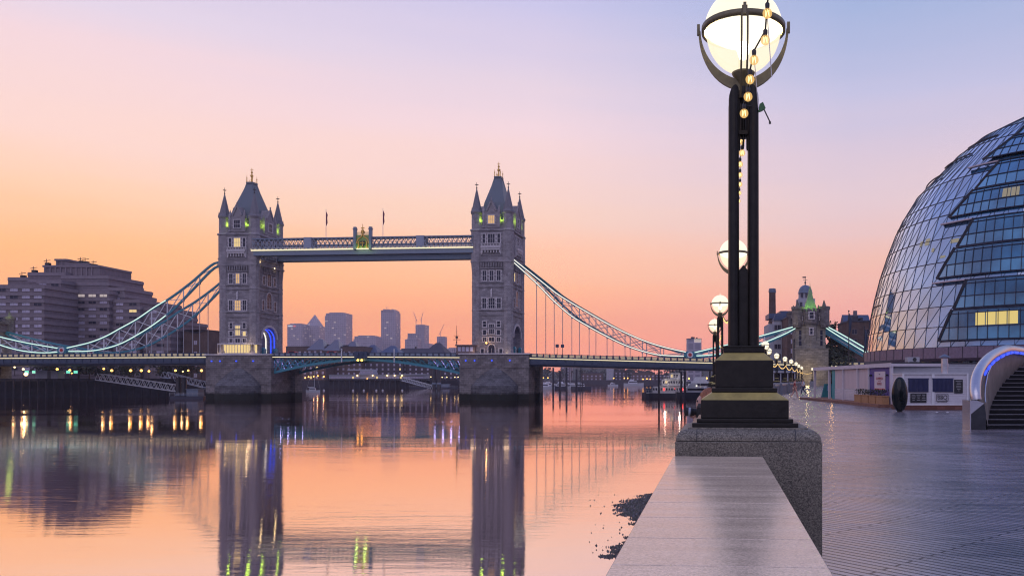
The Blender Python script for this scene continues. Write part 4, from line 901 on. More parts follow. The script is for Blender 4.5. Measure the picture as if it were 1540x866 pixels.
def street_lamp():
    """z = 0 at the top of the pedestal; post 2.5 m, globe .6 m"""
    L_ = empty('street_lamp')
    def lv(*a): c.frus(0,0,a[0]/2,a[0]/2,a[1],a[2]/2,a[2]/2,a[3])
    c = MB(); lv(.766,0,.766,.032); lv(.70,.032,.70,.061); lv(.64,.061,.64,.196); lv(.645,.196,.48,.251); lv(.485,.251,.485,.285); lv(.43,.285,.43,.489); lv(.435,.489,.30,.548); lv(.31,.548,.31,.586)
    c.box(-.16,.16,-.16,.16,.586,.6)
    for q_ in (3, 6):                                      # the two sloping shoulders get the yellower bronze with lamplight painted in
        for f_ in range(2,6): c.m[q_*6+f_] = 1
    b_ = c.build('lamp_base', [M_['lamp_paint'], M_['lamplit_slope']], L_); bv = b_.modifiers.new('edge','BEVEL'); bv.width = .005; bv.segments = 2; bv.limit_method = 'ANGLE'
    for sx in (-1,1):
        for sy in (-1,1):
            c = MB(); n = 14; r0, r1 = .042, .039; x, y = sx*.0745, sy*.0745; z1 = 2.53
            vs = []; 
            for z, r in ((.586,r0),(z1,r1)):
                for k in range(n):
                    a = 2*pi*k/n; px_, py_ = x+r*cos(a), y+r*sin(a)
                    vs.append((px_, py_, z if z < 1 else z1-.03*sx*(cos(a))-.075*sy*(-1)*sin(a)*1.0-.03))
            c.add(vs, [(k,(k+1)%n,n+(k+1)%n,n+k) for k in range(n)], True); c.cur = 1; c.add(vs[n:], [tuple(range(n))])
            c.cur = 0; c.bar((x-sx*.0,y-.041,.6),(x,y-.04,z1-.06),.012,.012)
            c.build('post', [M_['lamp_paint'], M_['bronze_lt']], L_)
    c = MB(); c.box(-.033,.033,-.06,.06,.586,1.18); c.frus(0,0,.033,.06,1.18,.004,.03,1.22)
    for z in (2.22, 2.50): c.box(-.05,.05,-.05,.05,z,z+.03)
    for a in (-.03,0,.03): c.tube((a,-.03,2.13-.03*abs(a)/.03),(a,-.03,2.56),.008,n=6); c.tube((a,.03,2.13),(a,.03,2.56),.008,n=6)
    c.tube((0,0,2.2),(0,0,2.70),.026,.022,10); c.build('stem', M_['lamp_paint'], L_)
    ZC, R = 3.035, .30
    c = MB(); c.lathe([(.022,2.60),(.05,2.65),(.085,2.69),(.09,2.705),(.06,2.72)],20); c.build('globe_cup', M_['bronze_lt'], L_)
    c = MB()
    for a in (0, pi/2, pi, 3*pi/2):
        ca, sa = cos(a), sin(a); n = 14; Ro = .345
        prev = None
        for k in range(n+1 if abs(ca) > .5 else 0):
            t = k/n; th = t*(pi/2)*.985; wd = .016 + .042*sin(min(1,t*1.15)*pi/2)**1.5 if True else 0
            ro = Ro; ri = Ro-wd*(1 if k < n else .9)
            po = (ro*cos(th), ZC-ro*sin(th)*1.34); pi_ = (ri*cos(th), ZC-ri*sin(th)*1.33)
            cur = []
            for rr_, zz in (po, pi_):
                for s in (-.012,.012): cur.append((rr_*ca - s*sa, rr_*sa + s*ca, zz))
            if prev: c.add(prev+cur, [(0,4,5,1),(1,5,7,3),(3,7,6,2),(2,6,4,0)])
            else: c.add(cur, [(0,1,3,2)])
            prev = cur
        if abs(sa) > .5:
            for s in (-.022,.022): c.path([(s, .05*sa, 2.5),(s,.12*sa,ZC-.42),(s,.24*sa,ZC-.3),(s,.31*sa,ZC-.16),(s,.322*sa,ZC)],.0075,6)
        c.bar((.345*ca,.345*sa,ZC-.03),(.345*ca,.345*sa,ZC+.05),.03,.022)
    for a in (0, pi): c.bar((.05*cos(a),0,2.62),(.05*cos(a),0,2.48),.022,.05)
    c.build('cradle', M_['bronze_lt'], L_)
    c = MB(); c.lathe([(R+.002,ZC-.022),(R+.022,ZC-.022),(R+.022,ZC+.022),(R+.002,ZC+.022),(R+.002,ZC-.022)],40,caps=False); c.box(-.02,.02,-R-.035,-R-.018,ZC-.035,ZC+.04)
    c.build('ring', M_['bronze_lt'], L_)
    n = 20; up = [(R*cos(k/n*pi/2), ZC+R*sin(k/n*pi/2)) for k in range(n)] + [(.001, ZC+R)]
    c = MB(); c.lathe(up, 36, caps=False); c.tube((0,0,ZC+R-.01),(0,0,ZC+R+.08),.012,.006,8); gl = c.build('globe', M_['opal'], L_)
    lo = [(R*.95*sin(k/n*pi/2)+.001, ZC-R*cos(k/n*pi/2)*1.1) for k in range(1, n+1)]
    c = MB(); c.lathe(lo, 36, caps=False); c.build('lower_globe', M_['clear'], L_)
    c = MB(); c.cur = 0; c.lathe([(.001,ZC-.10),(.2,ZC-.075),(.275,ZC-.03),(.28,ZC-.01)],28,caps=False); c.cur = 1; c.lathe([(.03,ZC-.22),(.05,ZC-.16),(.04,ZC-.1)],12)
    c.build('lamp_element', [M_['lampdisc'], M_['lampcore']], L_)
    return L_
lamp = street_lamp()
_l = ['nearest and largest globe street lamp on its stepped black base', 'second globe lamp, seen just left of the nearest post', 'third globe lamp along the river wall', 'fourth globe lamp, leftmost and lowest of those left of the nearest post',
      'fifth globe lamp, mostly hidden behind the nearest post', 'sixth globe lamp, its globe at the right shoulder of the nearest base', 'seventh globe lamp, small globe just right of the nearest base', 'eighth globe lamp, first clear of the black base on the right',
      'ninth globe lamp, next right after the first clear one', 'tenth globe lamp, third clear one right of the base', 'eleventh globe lamp in the receding row', 'twelfth globe lamp in the crowded end of the row', 'distant globe lamp before the abutment wall',
      'far globe lamp below the string lights by the bridge abutment', 'last globe lamp alone at the right end of the distant row']
LP = [(.604,6.15),(1.46,17),(1.95,28.2),(2.46,39.3),(5.1,50.5),(7.8,62),(9.75,75),(12.6,90),(15.5,103),(18.5,117),(22.2,135),(26,155),(30.5,178),(33.5,195),(35.4,188)]
LP[-1] = (36.9, 200)
PT = E-.344
for i, (x, y) in enumerate(LP):
    o = lamp if i == 0 else copy_tree(lamp)
    z = PT + (0 if i < 14 else 0); o.location = (x, y, z)
    dr = WA if i < 4 else .38; o.rotation_euler = (0,0,-dr)
    tag(o, _l[i], 'street lamp', 'globe lamps along the riverside wall')
    if i:
        p = copy_tree(ped) if i > 0 else ped
        p.location = (x - (.52)*sin(dr), y-.52*cos(dr), 0); p.rotation_euler = (0,0,-dr)
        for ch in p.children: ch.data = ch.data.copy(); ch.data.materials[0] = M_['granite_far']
        tag(p, 'granite pedestal under the ' + _l[i].split(' globe lamp')[0].replace('nearest and largest','nearest') + ' globe lamp of the riverside row', 'pedestal', 'granite pedestals carrying the riverside lamps')
    lamp_light((x, y, z+3.02), (760 if i == 0 else 150), (1,.72,.3), .12)
# parapet between the pedestals
def wall_poly(name, label, pts, ztop, th, zb=GZ-.6):
    c = MB(); c2 = MB()
    for a, b in zip(pts, pts[1:]):
        c.bar((*a,(zb+ztop-.12)/2),(*b,(zb+ztop-.12)/2), th-.06, ztop-.12-zb); c2.bar((*a,ztop-.06),(*b,ztop-.06), th, .12)
    o = empty(name, (*pts[0],GZ)); 
    for q in (c, c2): q.turn(lambda v: v-Vector((*pts[0],GZ)))
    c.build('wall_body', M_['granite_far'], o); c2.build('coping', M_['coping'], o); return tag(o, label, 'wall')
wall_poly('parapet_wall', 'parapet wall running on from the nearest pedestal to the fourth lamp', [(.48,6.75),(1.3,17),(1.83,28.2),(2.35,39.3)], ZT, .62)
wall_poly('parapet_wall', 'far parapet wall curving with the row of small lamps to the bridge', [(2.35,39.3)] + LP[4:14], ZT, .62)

# string of bulbs
M_['bulb'] = emis('bulb_glow', (1,.55,.16), 1.7); M_['filament'] = emis('filament', (1,.66,.26), 9)
m, t, b = newmat('bulb_glass'); tr = t.nodes.new('ShaderNodeBsdfTransparent'); em = t.nodes.new('ShaderNodeEmission'); em.inputs[0].default_value = (1,.6,.2,1); em.inputs[1].default_value = .95; mxs = t.nodes.new('ShaderNodeMixShader'); mxs.inputs[0].default_value = .6
t.links.new(tr.outputs[0], mxs.inputs[1]); t.links.new(em.outputs[0], mxs.inputs[2]); t.links.new(mxs.outputs[0], t.nodes['Material Output'].inputs[0]); M_['bulb_glass'] = m
def bulb_mesh(far=False):
    c = MB(); c.cur = 0; c.ball((0,0,-.075),.037,14,10,1.05); c.cur = 1; c.lathe([(.014,-.045),(.018,-.02),(.018,.0),(.008,.012)],10)
    c.cur = 2
    for k in range(4): a = k*pi/2; c.bar((.012*cos(a),.012*sin(a),-.05),(.018*cos(a+.6),.018*sin(a+.6),-.095),.0025)
    c.turn(lambda v: v*.86)
    return c.mesh('bulb', [M_['bulb_glass'], M_['dark_metal'], M_['filament']])
BM = bulb_mesh()
def string_light(label, pts, n_bulb, scale=1.0, tie=False):
    o = empty('string_light', pts[0]); tag(o, label, 'string light', 'strings of bulbs along the riverside lamps')
    p0 = Vector(pts[0]); rel = [Vector(p)-p0 for p in pts]
    c = MB(); c.path(rel, .006*scale, 6); c.build('cable', M_['dark_metal'], o)
    for k in range(n_bulb):
        t = (k+.5)/n_bulb*(len(rel)-1) if n_bulb != len(rel) else k; i = min(int(t), len(rel)-2); q = rel[i].lerp(rel[i+1], t-i)
        b_ = put(BM, 'bulb', o, q); b_.scale = (scale,)*3
    return o
bp = [(1154,22),(1151,62),(1134,92),(1128,121),(1125,147),(1119,172),(1118,193),(1115,213),(1116,231),(1113,248),(1113,264),(1113,278),(1112,291),(1111,303),(1108,322),(1106,336)]
_bd = [5.3,5.4,5.5,5.62,5.75,5.88,6.3,7.0,7.8,8.7,9.7,10.8,12,13.2,15,16.8]
bpts = [P(x, y, _bd[k]) + Vector((0,0,.07)) for k, (x, y) in enumerate(bp)]
first = Vector((.78,4.6,E+2.95))
s1 = string_light('string of amber bulbs hanging in front of the nearest globe lamp', bpts, 16)
c = MB(); c.path([first-bpts[0], Vector((.02,-.3,.25)), Vector((0,0,0))], .006, 6); c.build('cable', M_['dark_metal'], s1)
c = MB()                                                    # translucent ties hanging from the cable
for q, dz in ((bpts[1]+Vector((.01,-.02,.1)), -.42),(bpts[3]+Vector((.03,0,.08)),-.36)):
    c.bar(q-bpts[0], q-bpts[0]+Vector((.03,0,dz)), .012,.004)
c.build('cable_tie', M_['white'], s1)
def sag_pts(a, b, s, n=14): return [Vector(a).lerp(Vector(b), k/n) - Vector((0,0,4*s*(k/n)*(1-k/n))) for k in range(n+1)]
_sl = ['string lights sagging from the second to the third lamp', 'string lights between the third and fourth lamps', 'string lights between the fourth and fifth lamps', 'string lights between the fifth and sixth lamps', 'string lights between the sixth and seventh lamps', 'string lights between the seventh and eighth lamps',
       'string lights between the eighth and ninth lamps', 'string lights between the ninth and tenth lamps', 'string lights between the tenth and eleventh lamps', 'string lights between the eleventh and twelfth lamps', 'string lights between the twelfth and thirteenth lamps', 'string lights near the abutment wall']
for k in range(12):
    a, b_ = LP[k+1], LP[k+2]; h = 2.6 if k < 2 else 2.3
    string_light(_sl[k], sag_pts((a[0]+.12,a[1],PT+h),(b_[0]+.12,b_[1],PT+h), .5), 14, 1.0 if k < 2 else 1.7)
string_light('string lights strung up to the last lamp by the abutment wall', sag_pts((*LP[13],PT+2.3),(*LP[14],PT+2.3),.35), 12, 2.2)

# small green clip bracket on the nearest post
o = empty('clip_bracket', (.592+.115, 6.05, PT+2.40)); tag(o, 'small green clip with a black prong on the right side of the nearest post', 'bracket')
c = MB(); c.slab([(0,-.03),(.03,-.02),(.055,.0),(.035,.045),(.01,.03)], -.012,.012); c.build('clip', mat('green_plastic', (.05,.16,.06), .5), o)
c = MB(); c.bar((.04,0,0),(.088,0,-.10),.008); c.bar((.088,0,-.10),(.09,0,-.118),.014); c.bar((-.12,-.03,.02),(.005,-.01,.0),.004); c.build('prong', M_['dark_metal'], o)

# ---- photographer behind the pedestal
def skin_obj(name, verts, edges, radii, m, parent, sub=2, root=0):
    me = bpy.data.meshes.new(name); me.from_pydata(verts, edges, []); me.materials.append(m)
    o = put(me, name, parent); sk = o.modifiers.new('skin','SKIN'); me.skin_vertices.new() if not me.skin_vertices else None
    lay = me.skin_vertices[0].data
    for i, r in enumerate(radii): lay[i].radius = (r, r) if isinstance(r, (int,float)) else r
    for i in range(len(radii)): lay[i].use_root = (i == root)
    sk.use_smooth_shade = True
    s = o.modifiers.new('sub','SUBSURF'); s.levels = sub; s.render_levels = sub; return o
M_['skin'] = mat('skin', (.55,.32,.25), .5, var=.08, bump=.05); M_['hair_red'] = mat('auburn_hair', (.3,.11,.05), .6, var=.45, scale=60, bump=.6, stretch=(1,1,.2))
M_['jacket'] = mat('dark_jacket', (.05,.05,.06), .8, var=.2); M_['jeans'] = mat('jeans', (.04,.05,.09), .8, var=.2); M_['tan'] = mat('tan_knit', (.38,.3,.16), .9, var=.2, scale=40)
def photographer():
    o = empty('person', (1.25, 8.05, GZ)); tag(o, 'person with auburn hair leaning over the river wall holding a black camera', 'person')
    # local coordinates, z from the ground; head over the wall to the left
    hd = Vector((-.83,-.12,1.455))
    V = [(.0,0,.93),(-.12,0,1.08),(-.36,-.02,1.27),(-.52,-.03,1.36),(-.68,-.08,1.41),  # 0 pelvis,1 waist,2 chest,3 shoulders,4 neck
         (.02,-.1,.9),(.0,-.12,.5),(.06,-.12,.09),(-.1,-.14,.04),                       # left leg 5-8
         (.04,.1,.9),(.16,.12,.5),(.26,.12,.09),(.12,.12,.04),                         # right leg 9-12
         (-.5,-.2,1.33),(-.68,-.32,1.10),(-.92,-.24,1.285),(-.965,-.205,1.325),            # near arm 13 shoulder,14 elbow,15 wrist,16 palm
         (-.5,.16,1.33),(-.62,.22,1.10),(-.80,.06,1.24),(-.86,.0,1.33)]                # far arm 17-20
    Ed = [(0,1),(1,2),(2,3),(3,4),(0,5),(5,6),(6,7),(7,8),(0,9),(9,10),(10,11),(11,12),(3,13),(13,14),(14,15),(15,16),(3,17),(17,18),(18,19),(19,20)]
    R_ = [.13,.12,.14,.1,.06,.09,.065,.04,.035,.09,.065,.04,.035,.07,.045,.03,.028,.07,.045,.03,.028]
    body = skin_obj('body', V, Ed, R_, M_['skin'], o)
    c = MB()                                                # head with face turned left, towards the camera
    c.ball((0,0,0),.1,20,14,1.18)
    c.turn(lambda v: Vector((v.x*1.12, v.y*.86, v.z)) )
    h0 = len(c.v); c.path([(-.1,0,.0),(-.128,0,-.025),(-.108,0,-.035)],[.012,.014,.01],8)            # nose
    c.ball((-.085,0,-.065),.03,10,6,.7); c.ball((-.07,0,-.1),.035,10,6,.8)                            # mouth, chin
    for s in (-1,1): c.ball((.005,s*.088,-.01),.024,8,6,1.3)                                          # ears
    for i in range(len(c.v)): v = Vector(c.v[i]); v = Matrix.Rotation(radians(-18),3,'Y') @ v; c.v[i] = tuple(v+hd)
    c.build('head', M_['skin'], body) if False else c.build('head', M_['skin'], o)
    c = MB()
    for s in (-1,1): c.ball((hd.x-.098, hd.y+s*.033, hd.z+.035),.011,8,6)
    c.build('eye', M_['win_dark'], o)
    c = MB(); rr = random.Random(5)                        # long hair swept over the crown and down
    c.ball((hd.x+.03,hd.y,hd.z+.03),.122,20,14,1.12)
    c.turn(lambda v: v + Vector((rr.uniform(-.006,.006), rr.uniform(-.006,.006), rr.uniform(-.006,.006))))
    for k in range(70):
        a = rr.uniform(-1.9,1.9); q = Vector((hd.x+.03+.1*cos(a)*1.0, hd.y+.105*sin(a), hd.z+rr.uniform(-.02,.09)))
        e = q + Vector((.03*cos(a)+.01, .012*sin(a), -rr.uniform(.12,.24))); c.path([q, q.lerp(e,.5)+Vector((.012*cos(a),.012*sin(a),0)), e],[.012,.011,.004],5)
    c.turn(lambda v: v if v.x > hd.x-.062 or v.z > hd.z+.06 else Vector((hd.x-.062, v.y, v.z)))
    c.build('hair', M_['hair_red'], o)
    # clothes follow the body a little larger
    J = [0,1,2,3,13,14,17,18]; idx = {a:i for i,a in enumerate(J)}
    ex = [tuple(Vector(V[14]).lerp(Vector(V[15]),.72)), tuple(Vector(V[18]).lerp(Vector(V[19]),.72))]
    jv = [V[a] for a in J] + ex; je = [(0,1),(1,2),(2,3),(3,4),(4,5),(5,8),(3,6),(6,7),(7,9)]
    skin_obj('jacket', jv, je, [.145,.135,.155,.115,.085,.058,.085,.058,.046,.046], M_['tan'], o)
    tv = [V[0],V[5],V[6],V[7],V[9],V[10],V[11]]
    skin_obj('trousers', tv, [(0,1),(1,2),(2,3),(0,4),(4,5),(5,6)], [.145,.105,.08,.06,.105,.08,.06], M_['jeans'], o)
    for q in (V[8], V[12]):
        c = MB(); c.frus(q[0]+.05,q[1],.14,.05,0,.11,.045,.1); c.build('shoe', M_['dark_metal'], o)
    # fingers: near hand under the lens, far hand on the grip
    def fingers(palm, dirs, curl, thumb):
        for k, (dx, dy, dz) in enumerate(dirs):
            L1 = (.034,.04,.037,.028)[k]; p = Vector(palm)+Vector((dx,dy,dz)); a = p+Vector(curl[0])*L1*1.1; b2 = a+Vector(curl[1])*L1*.8; e = b2+Vector(curl[2])*L1*.6
            skin_obj('finger', [tuple(palm),tuple(p),tuple(a),tuple(b2),tuple(e)], [(0,1),(1,2),(2,3),(3,4)], [.012,.0095,.009,.008,.0065], M_['skin'], o, 1)
        t_ = Vector(palm)+Vector(thumb[0]); skin_obj('thumb', [tuple(palm),tuple(t_),tuple(t_+Vector(thumb[1])),tuple(t_+Vector(thumb[2]))], [(0,1),(1,2),(2,3)], [.013,.012,.0105,.008], M_['skin'], o, 1)
    fingers((-.972,-.2,1.33), [(-.012,.0,.012),(-.02,.012,.008),(-.018,.028,.004),(-.012,.042,0)], [(-.6,.1,.7),(-.1,.2,.95),(.5,.2,.7)], ((.02,-.012,.012),(-.005,-.005,.03),(-.012,.002,.052)))
    fingers((-.86,-.0,1.345), [(-.02,-.02,.02),(-.02,-.02,.004),(-.02,-.018,-.012),(-.018,-.016,-.028)], [(-.7,-.6,0),(-.2,-1,0),(.5,-.8,0)], ((.015,-.01,.02),(.0,-.03,.01),(-.005,-.05,.01)))
    cam_o = empty('camera', (1.25-.92, 8.05-.2, GZ+1.38)); tag(cam_o, 'black camera with long lens held out over the wall by the auburn-haired person', 'camera')
    c = MB(); c.box(-.02,.055,-.085,.085,-.055,.055); c.frus(.015,0,.035,.04,.055,.022,.025,.088); c.box(.03,.06,.045,.09,-.06,.06); c.build('camera_body', M_['cam_black'], cam_o)
    c = MB(); c.path([(-.02,0,0),(-.06,0,0),(-.065,0,0),(-.105,0,0)],[.036,.036,.042,.042],18); c.path([(-.105,0,0),(-.13,0,0)],[.044,.048],18,caps=False); c.build('lens', M_['cam_black'], cam_o)
    c = MB(); c.path([(-.08,0,0),(-.1,0,0)],[.0435,.0435],18); c.build('lens_band', M_['rail_lt'], cam_o)
    c = MB(); c.path([(.03,-.085,.03),(.02,-.1,-.06),(.04,-.09,-.16),(.09,-.05,-.2)],[.008,.01,.01,.008],5); c.build('strap', M_['cam_black'], cam_o)
    cam_o.rotation_euler = (0, radians(4), 0)
M_['cam_black'] = mat('camera_black', (.015,.015,.018), .4, var=.2, scale=40)
photographer()

# ---- two walkers further along
def walker(label, loc, top, bottom, bike=False, face=1):
    o = empty('person', loc); tag(o, label, 'person'); s = face
    V = [(0,0,.92),(0,0,1.12),(.02*s,0,1.36),(.03*s,0,1.5),(.04*s,0,1.6), (.04,-.09,.88),(.2*s,-.09,.5),(.26*s,-.09,.08),(.36*s,-.1,.04),(-.04,.09,.88),(-.1*s,.09,.48),(-.36*s,.09,.14),(-.28*s,.1,.05),
         (0,-.2,1.4),(-.1*s,-.24,1.12),(.05*s,-.24,.9),(0,.2,1.4),(.12*s,.24,1.14),(.3*s,.22,.98)]
    Ed = [(0,1),(1,2),(2,3),(3,4),(0,5),(5,6),(6,7),(7,8),(0,9),(9,10),(10,11),(11,12),(2,13),(13,14),(14,15),(2,16),(16,17),(17,18)]
    R_ = [.13,.115,.14,.055,.06,.085,.06,.04,.035,.085,.06,.04,.035,.06,.042,.03,.06,.042,.03]
    skin_obj('body', V, Ed, R_, M_['skin'], o)
    c = MB(); c.ball((.05*s,0,1.66),.1,12,10,1.2); c.ball((.14*s,0,1.65),.02,6,4); c.build('head', M_['skin'], o)
    c = MB(); c.ball((.035*s,0,1.69),.108,12,8,1.05); c.build('hair', M_['bark'], o)
    J = [0,1,2,13,14,16,17]; skin_obj('jacket', [V[a] for a in J], [(0,1),(1,2),(2,3),(3,4),(2,5),(5,6)], [.14,.135,.155,.08,.06,.08,.06], top, o, 1)
    skin_obj('trousers', [V[0],V[5],V[6],V[7],V[9],V[10],V[11]], [(0,1),(1,2),(2,3),(0,4),(4,5),(5,6)], [.14,.1,.08,.06,.1,.08,.06], bottom, o, 1)
    return o
walker('person in a dark red top walking on the paving near the far pedestals', (PX(1195,75), 75, GZ), mat('red_top', (.22,.03,.04), .8), M_['skin'])
walker('person in a white top walking further away than the one in red', (PX(1208,92), 92, GZ), mat('white_top', (.6,.62,.68), .8), M_['jeans'], face=-1)

# ================================================================== PLAZA
# black egg sculpture
o = empty('egg_sculpture', (PX(1353,42.6), 42.6, GZ)); tag(o, 'glossy black upright egg shaped sculpture standing on the plaza', 'sculpture')
c = MB(); n = 24; c.lathe([(max(.001,.425*sin(pi*k/n)**.92*(1+.06*cos(pi*k/n))), .93-.93*cos(pi*k/n)) for k in range(n+1)], 36, caps=False); c.turn(lambda v: Vector((v.x, v.y*.75, v.z)))
c.build('stone_body', mat('black_polished_stone', (.008,.012,.013), .1, var=.4, scale=2, bump=.0, spec=.3), o)
c = MB(); c.lathe([(.14,0),(.14,.03)],16); c.build('foot', M_['dark_metal'], o)

# white kiosk: framed front with blinds, purple panel with poster
M_['kiosk'] = mat('white_boards', (.62,.57,.6), .6, var=.08); M_['purple'] = mat('purple_board', (.1,.07,.28), .6, var=.1); M_['blind'] = mat('white_blind', (.6,.5,.5), .7, var=.1, scale=2, stretch=(1,1,.3))
M_['wood'] = mat('planter_wood', (.42,.22,.1), .7, var=.25, scale=6, stretch=(1,1,6)); M_['deck_wood'] = mat('deck_boards', (.26,.12,.08), .7, var=.3, scale=5); M_['turq'] = mat('turquoise_panel', (.05,.3,.32), .6, var=.1)
KA = Vector((PX(1226,69), 69.0)); KB = Vector((PX(1342,50), 50.0)); KL = (KB-KA).length; KR = atan2(KB.y-KA.y, KB.x-KA.x)
kz = GZ+.18; kh = 2.46
kiosk = empty('white_kiosk', (KA.x, KA.y, GZ), KR); tag(kiosk, 'long white framed kiosk with closed blinds and a purple end panel', 'kiosk')
def ku(px):                                               # where the sight line of a column meets the kiosk front
    a = (px-CX)/FP; d = (KB-KA)/KL; return (KA.x - a*KA.y)/(a*d.y - d.x)
# local +x runs from the far end towards us; river side is local -y or +y
sd_ = -1
def kb(name, m_, x0,x1,y0,y1,z0,z1): c = MB(); c.box(x0,x1,y0,y1,z0,z1); return c.build(name, m_, kiosk)
kb('deck', M_['deck_wood'], -1.2, KL+.6, -1.1, 4.0, 0, .18)
c = MB(); c.box(-.1,KL+.05,-.1,3.6,2.55,2.72); c.box(-.14,KL+.08,-.16,-.1,2.5,2.76); c.build('roof', M_['kiosk'], kiosk)
posts = [0.05, ku(1248), ku(1269), ku(1291), ku(1308), KL-.08]
for x in posts: kb('post', M_['kiosk'], x-.09, x+.09, -.12, .06, .18, 2.55)
for x0, x1 in ((ku(1256), ku(1269)-.1),(ku(1269)+.1,ku(1291)-.1),(ku(1291)+.1,ku(1308)-.1)):
    kb('blind', M_['blind'], x0, x1, .0, .05, 1.02, 2.55)
    c = MB(); n = 7
    for k in range(n): c.box(x0,x1,-.03,.06,.2+k*.115,.2+k*.115+.105)
    c.build('board_wall', M_['kiosk'], kiosk)
kb('side_panel', M_['turq'], ku(1252)-.2, ku(1256)-.05, .02, .1, .18, 2.5)
kb('back_wall', M_['kiosk'], ku(1256), KL, 3.4, 3.5, .18, 2.55); kb('floor_slab', M_['deck_wood'], 0, KL, .1, 3.4, .18, .2)
pp = kb('purple_panel', M_['purple'], ku(1308)+.1, KL-.1, -.02, .04, .2, 2.55)
x0, x1 = ku(1316.5), ku(1332.5); ps = empty('poster', parent=None); 
zt_, zb_ = 2.25, 1.05
c = MB(); c.box(x0,x1,-.07,-.03,zb_,zt_); po = c.build('poster', M_['poster'] if 'poster' in M_ else mat('poster_white', (.66,.58,.6), .5, var=.03), pp); bpy.data.objects.remove(ps)
c = MB(); c.box(x0+.03,x1-.03,-.078,-.068,zb_+.03,zb_+.09); c.build('poster_band', M_['redpaint'], pp)
def text(s, name, parent, loc, size, m_, sx=1.0, rot=(radians(90),0,0), depth=.004, align='CENTER'):
    cu = bpy.data.curves.new(name, 'FONT'); cu.body = s; cu.size = size; cu.extrude = depth; cu.align_x = align; cu.align_y = 'CENTER'
    o = bpy.data.objects.new(name, cu); COL.objects.link(o); o.parent = parent; o.location = loc; o.rotation_euler = rot; o.scale = (sx,1,1); cu.materials.append(m_)
    bpy.context.view_layer.update(); me = bpy.data.meshes.new_from_object(o.evaluated_get(bpy.context.evaluated_depsgraph_get())); me.name = name
    if not me.materials: me.materials.append(m_)
    q = put(me, name, parent); q.location = loc; q.rotation_euler = rot; q.scale = (sx,1,1); bpy.data.objects.remove(o); return q
M_['poster_red'] = mat('poster_red_ink', (.5,.12,.14), .6, var=.05); M_['poster_grey'] = mat('poster_grey_ink', (.25,.2,.22), .6, var=.05); M_['ink'] = mat('dark_ink', (.05,.05,.06), .6, var=.05)
xm = (x0+x1)/2; wsc = (x1-x0)
text('SUMMER', 'poster_text', pp, (xm,-.085,1.78), .24, M_['poster_red'], wsc*.62/.9)
text('BY THE', 'poster_text', pp, (xm,-.085,1.61), .09, M_['poster_red'], wsc*.9)
text('RIVER', 'poster_text', pp, (xm,-.085,1.44), .24, M_['poster_red'], wsc*.62/.9)
c = MB(); c.lathe([(.03,2.03),(.05,2.07),(.03,2.11)],8,(xm,-.08)); c.build('poster_mark', M_['poster_grey'], pp)
for px in (1311.5, 1336): 
    c = MB(); x = ku(px); c.cur = 0; c.box(x-.06,x+.06,-.2,-.02,1.94,2.06); c.cur = 1; c.ball((x-.02,-.2,2.0),.05,8,6); c.build('spotlight', [M_['dark_metal'], M_['white']], pp)
# planters with dark plants in front
def clump(b, c0, rx, ry, h, n, rng, s=.05):
    for k in range(n):
        x, y = c0[0]+rng.uniform(-rx,rx), c0[1]+rng.uniform(-ry,ry); z = c0[2]+rng.random()**.7*h
        a, t_ = rng.uniform(0,2*pi), rng.uniform(-.8,1.2); l = s*rng.uniform(.6,1.6); d = Vector((cos(a)*cos(t_), sin(a)*cos(t_), sin(t_)))*l; w_ = Vector((-sin(a),cos(a),.2))*l*.35
        p = Vector((x,y,z)); b.add([p-w_, p+d*.5-w_*.3, p+d, p+d*.5+w_, p+w_*.6], [(0,1,2,3,4)])
rng = random.Random(11)
for k in range(4):
    px = 1306+k*11.3; x = ku(px); o = empty('planter_box', (0,0,0)); d = (KB-KA)/KL; nrm = Vector((d.y,-d.x))
    q = KA + d*x + nrm*.55*1; o.location = (q.x,q.y,GZ+.18); o.rotation_euler = (0,0,KR)
    tag(o, ['wooden planter of dark plants furthest from the egg sculpture', 'second wooden planter of dark plants from the left', 'third wooden planter of dark plants from the left', 'wooden planter of dark plants nearest the egg sculpture'][k], 'planter', 'wooden planters in front of the kiosk')
    hw_ = (ku(px+5)-ku(px-5))/2
    c = MB(); c.box(-hw_,hw_,-.22,.22,0,.5); c.box(-hw_-.02,hw_+.02,-.24,.24,.46,.52); c.build('box', M_['wood'], o)
    c = MB(); clump(c, (0,0,.5), hw_*.95, .24, .38, 170, rng, .09); c.build('plant', M_['leaf'], o)
# turquoise A-board and globe lamp under the open end
o = empty('sandwich_board', (PX(1244,70), 70, GZ)); tag(o, 'turquoise sandwich board with a blue and white sign left of the kiosk', 'sign')
c = MB(); c.slab([(-.5,0),(.5,0),(.38,1.35),(-.18,1.35)],-.05,.0); c.slab([(-.5,0),(.5,0),(.38,1.35),(-.18,1.35)],.35,.4); c.build('board', M_['turq'], o)
c = MB(); c.box(-.02,.34,-.07,-.05,.75,1.2); c.build('sign_face', mat('sign_blue', (.2,.4,.65), .5, var=.1), o)
c = MB(); c.lathe([(.28,0),(.4,.1),(.4,.12),(.1,.14)],14); ol = c.build('hanging_lamp', M_['strip'], None, (PX(1250,74),74,GZ+2.75)); tag(ol, 'glowing disc lamp over the open left end of the kiosk', 'lamp')
lamp_light((PX(1250,73),73,GZ+2.4), 60, (1,.5,.15), .2)

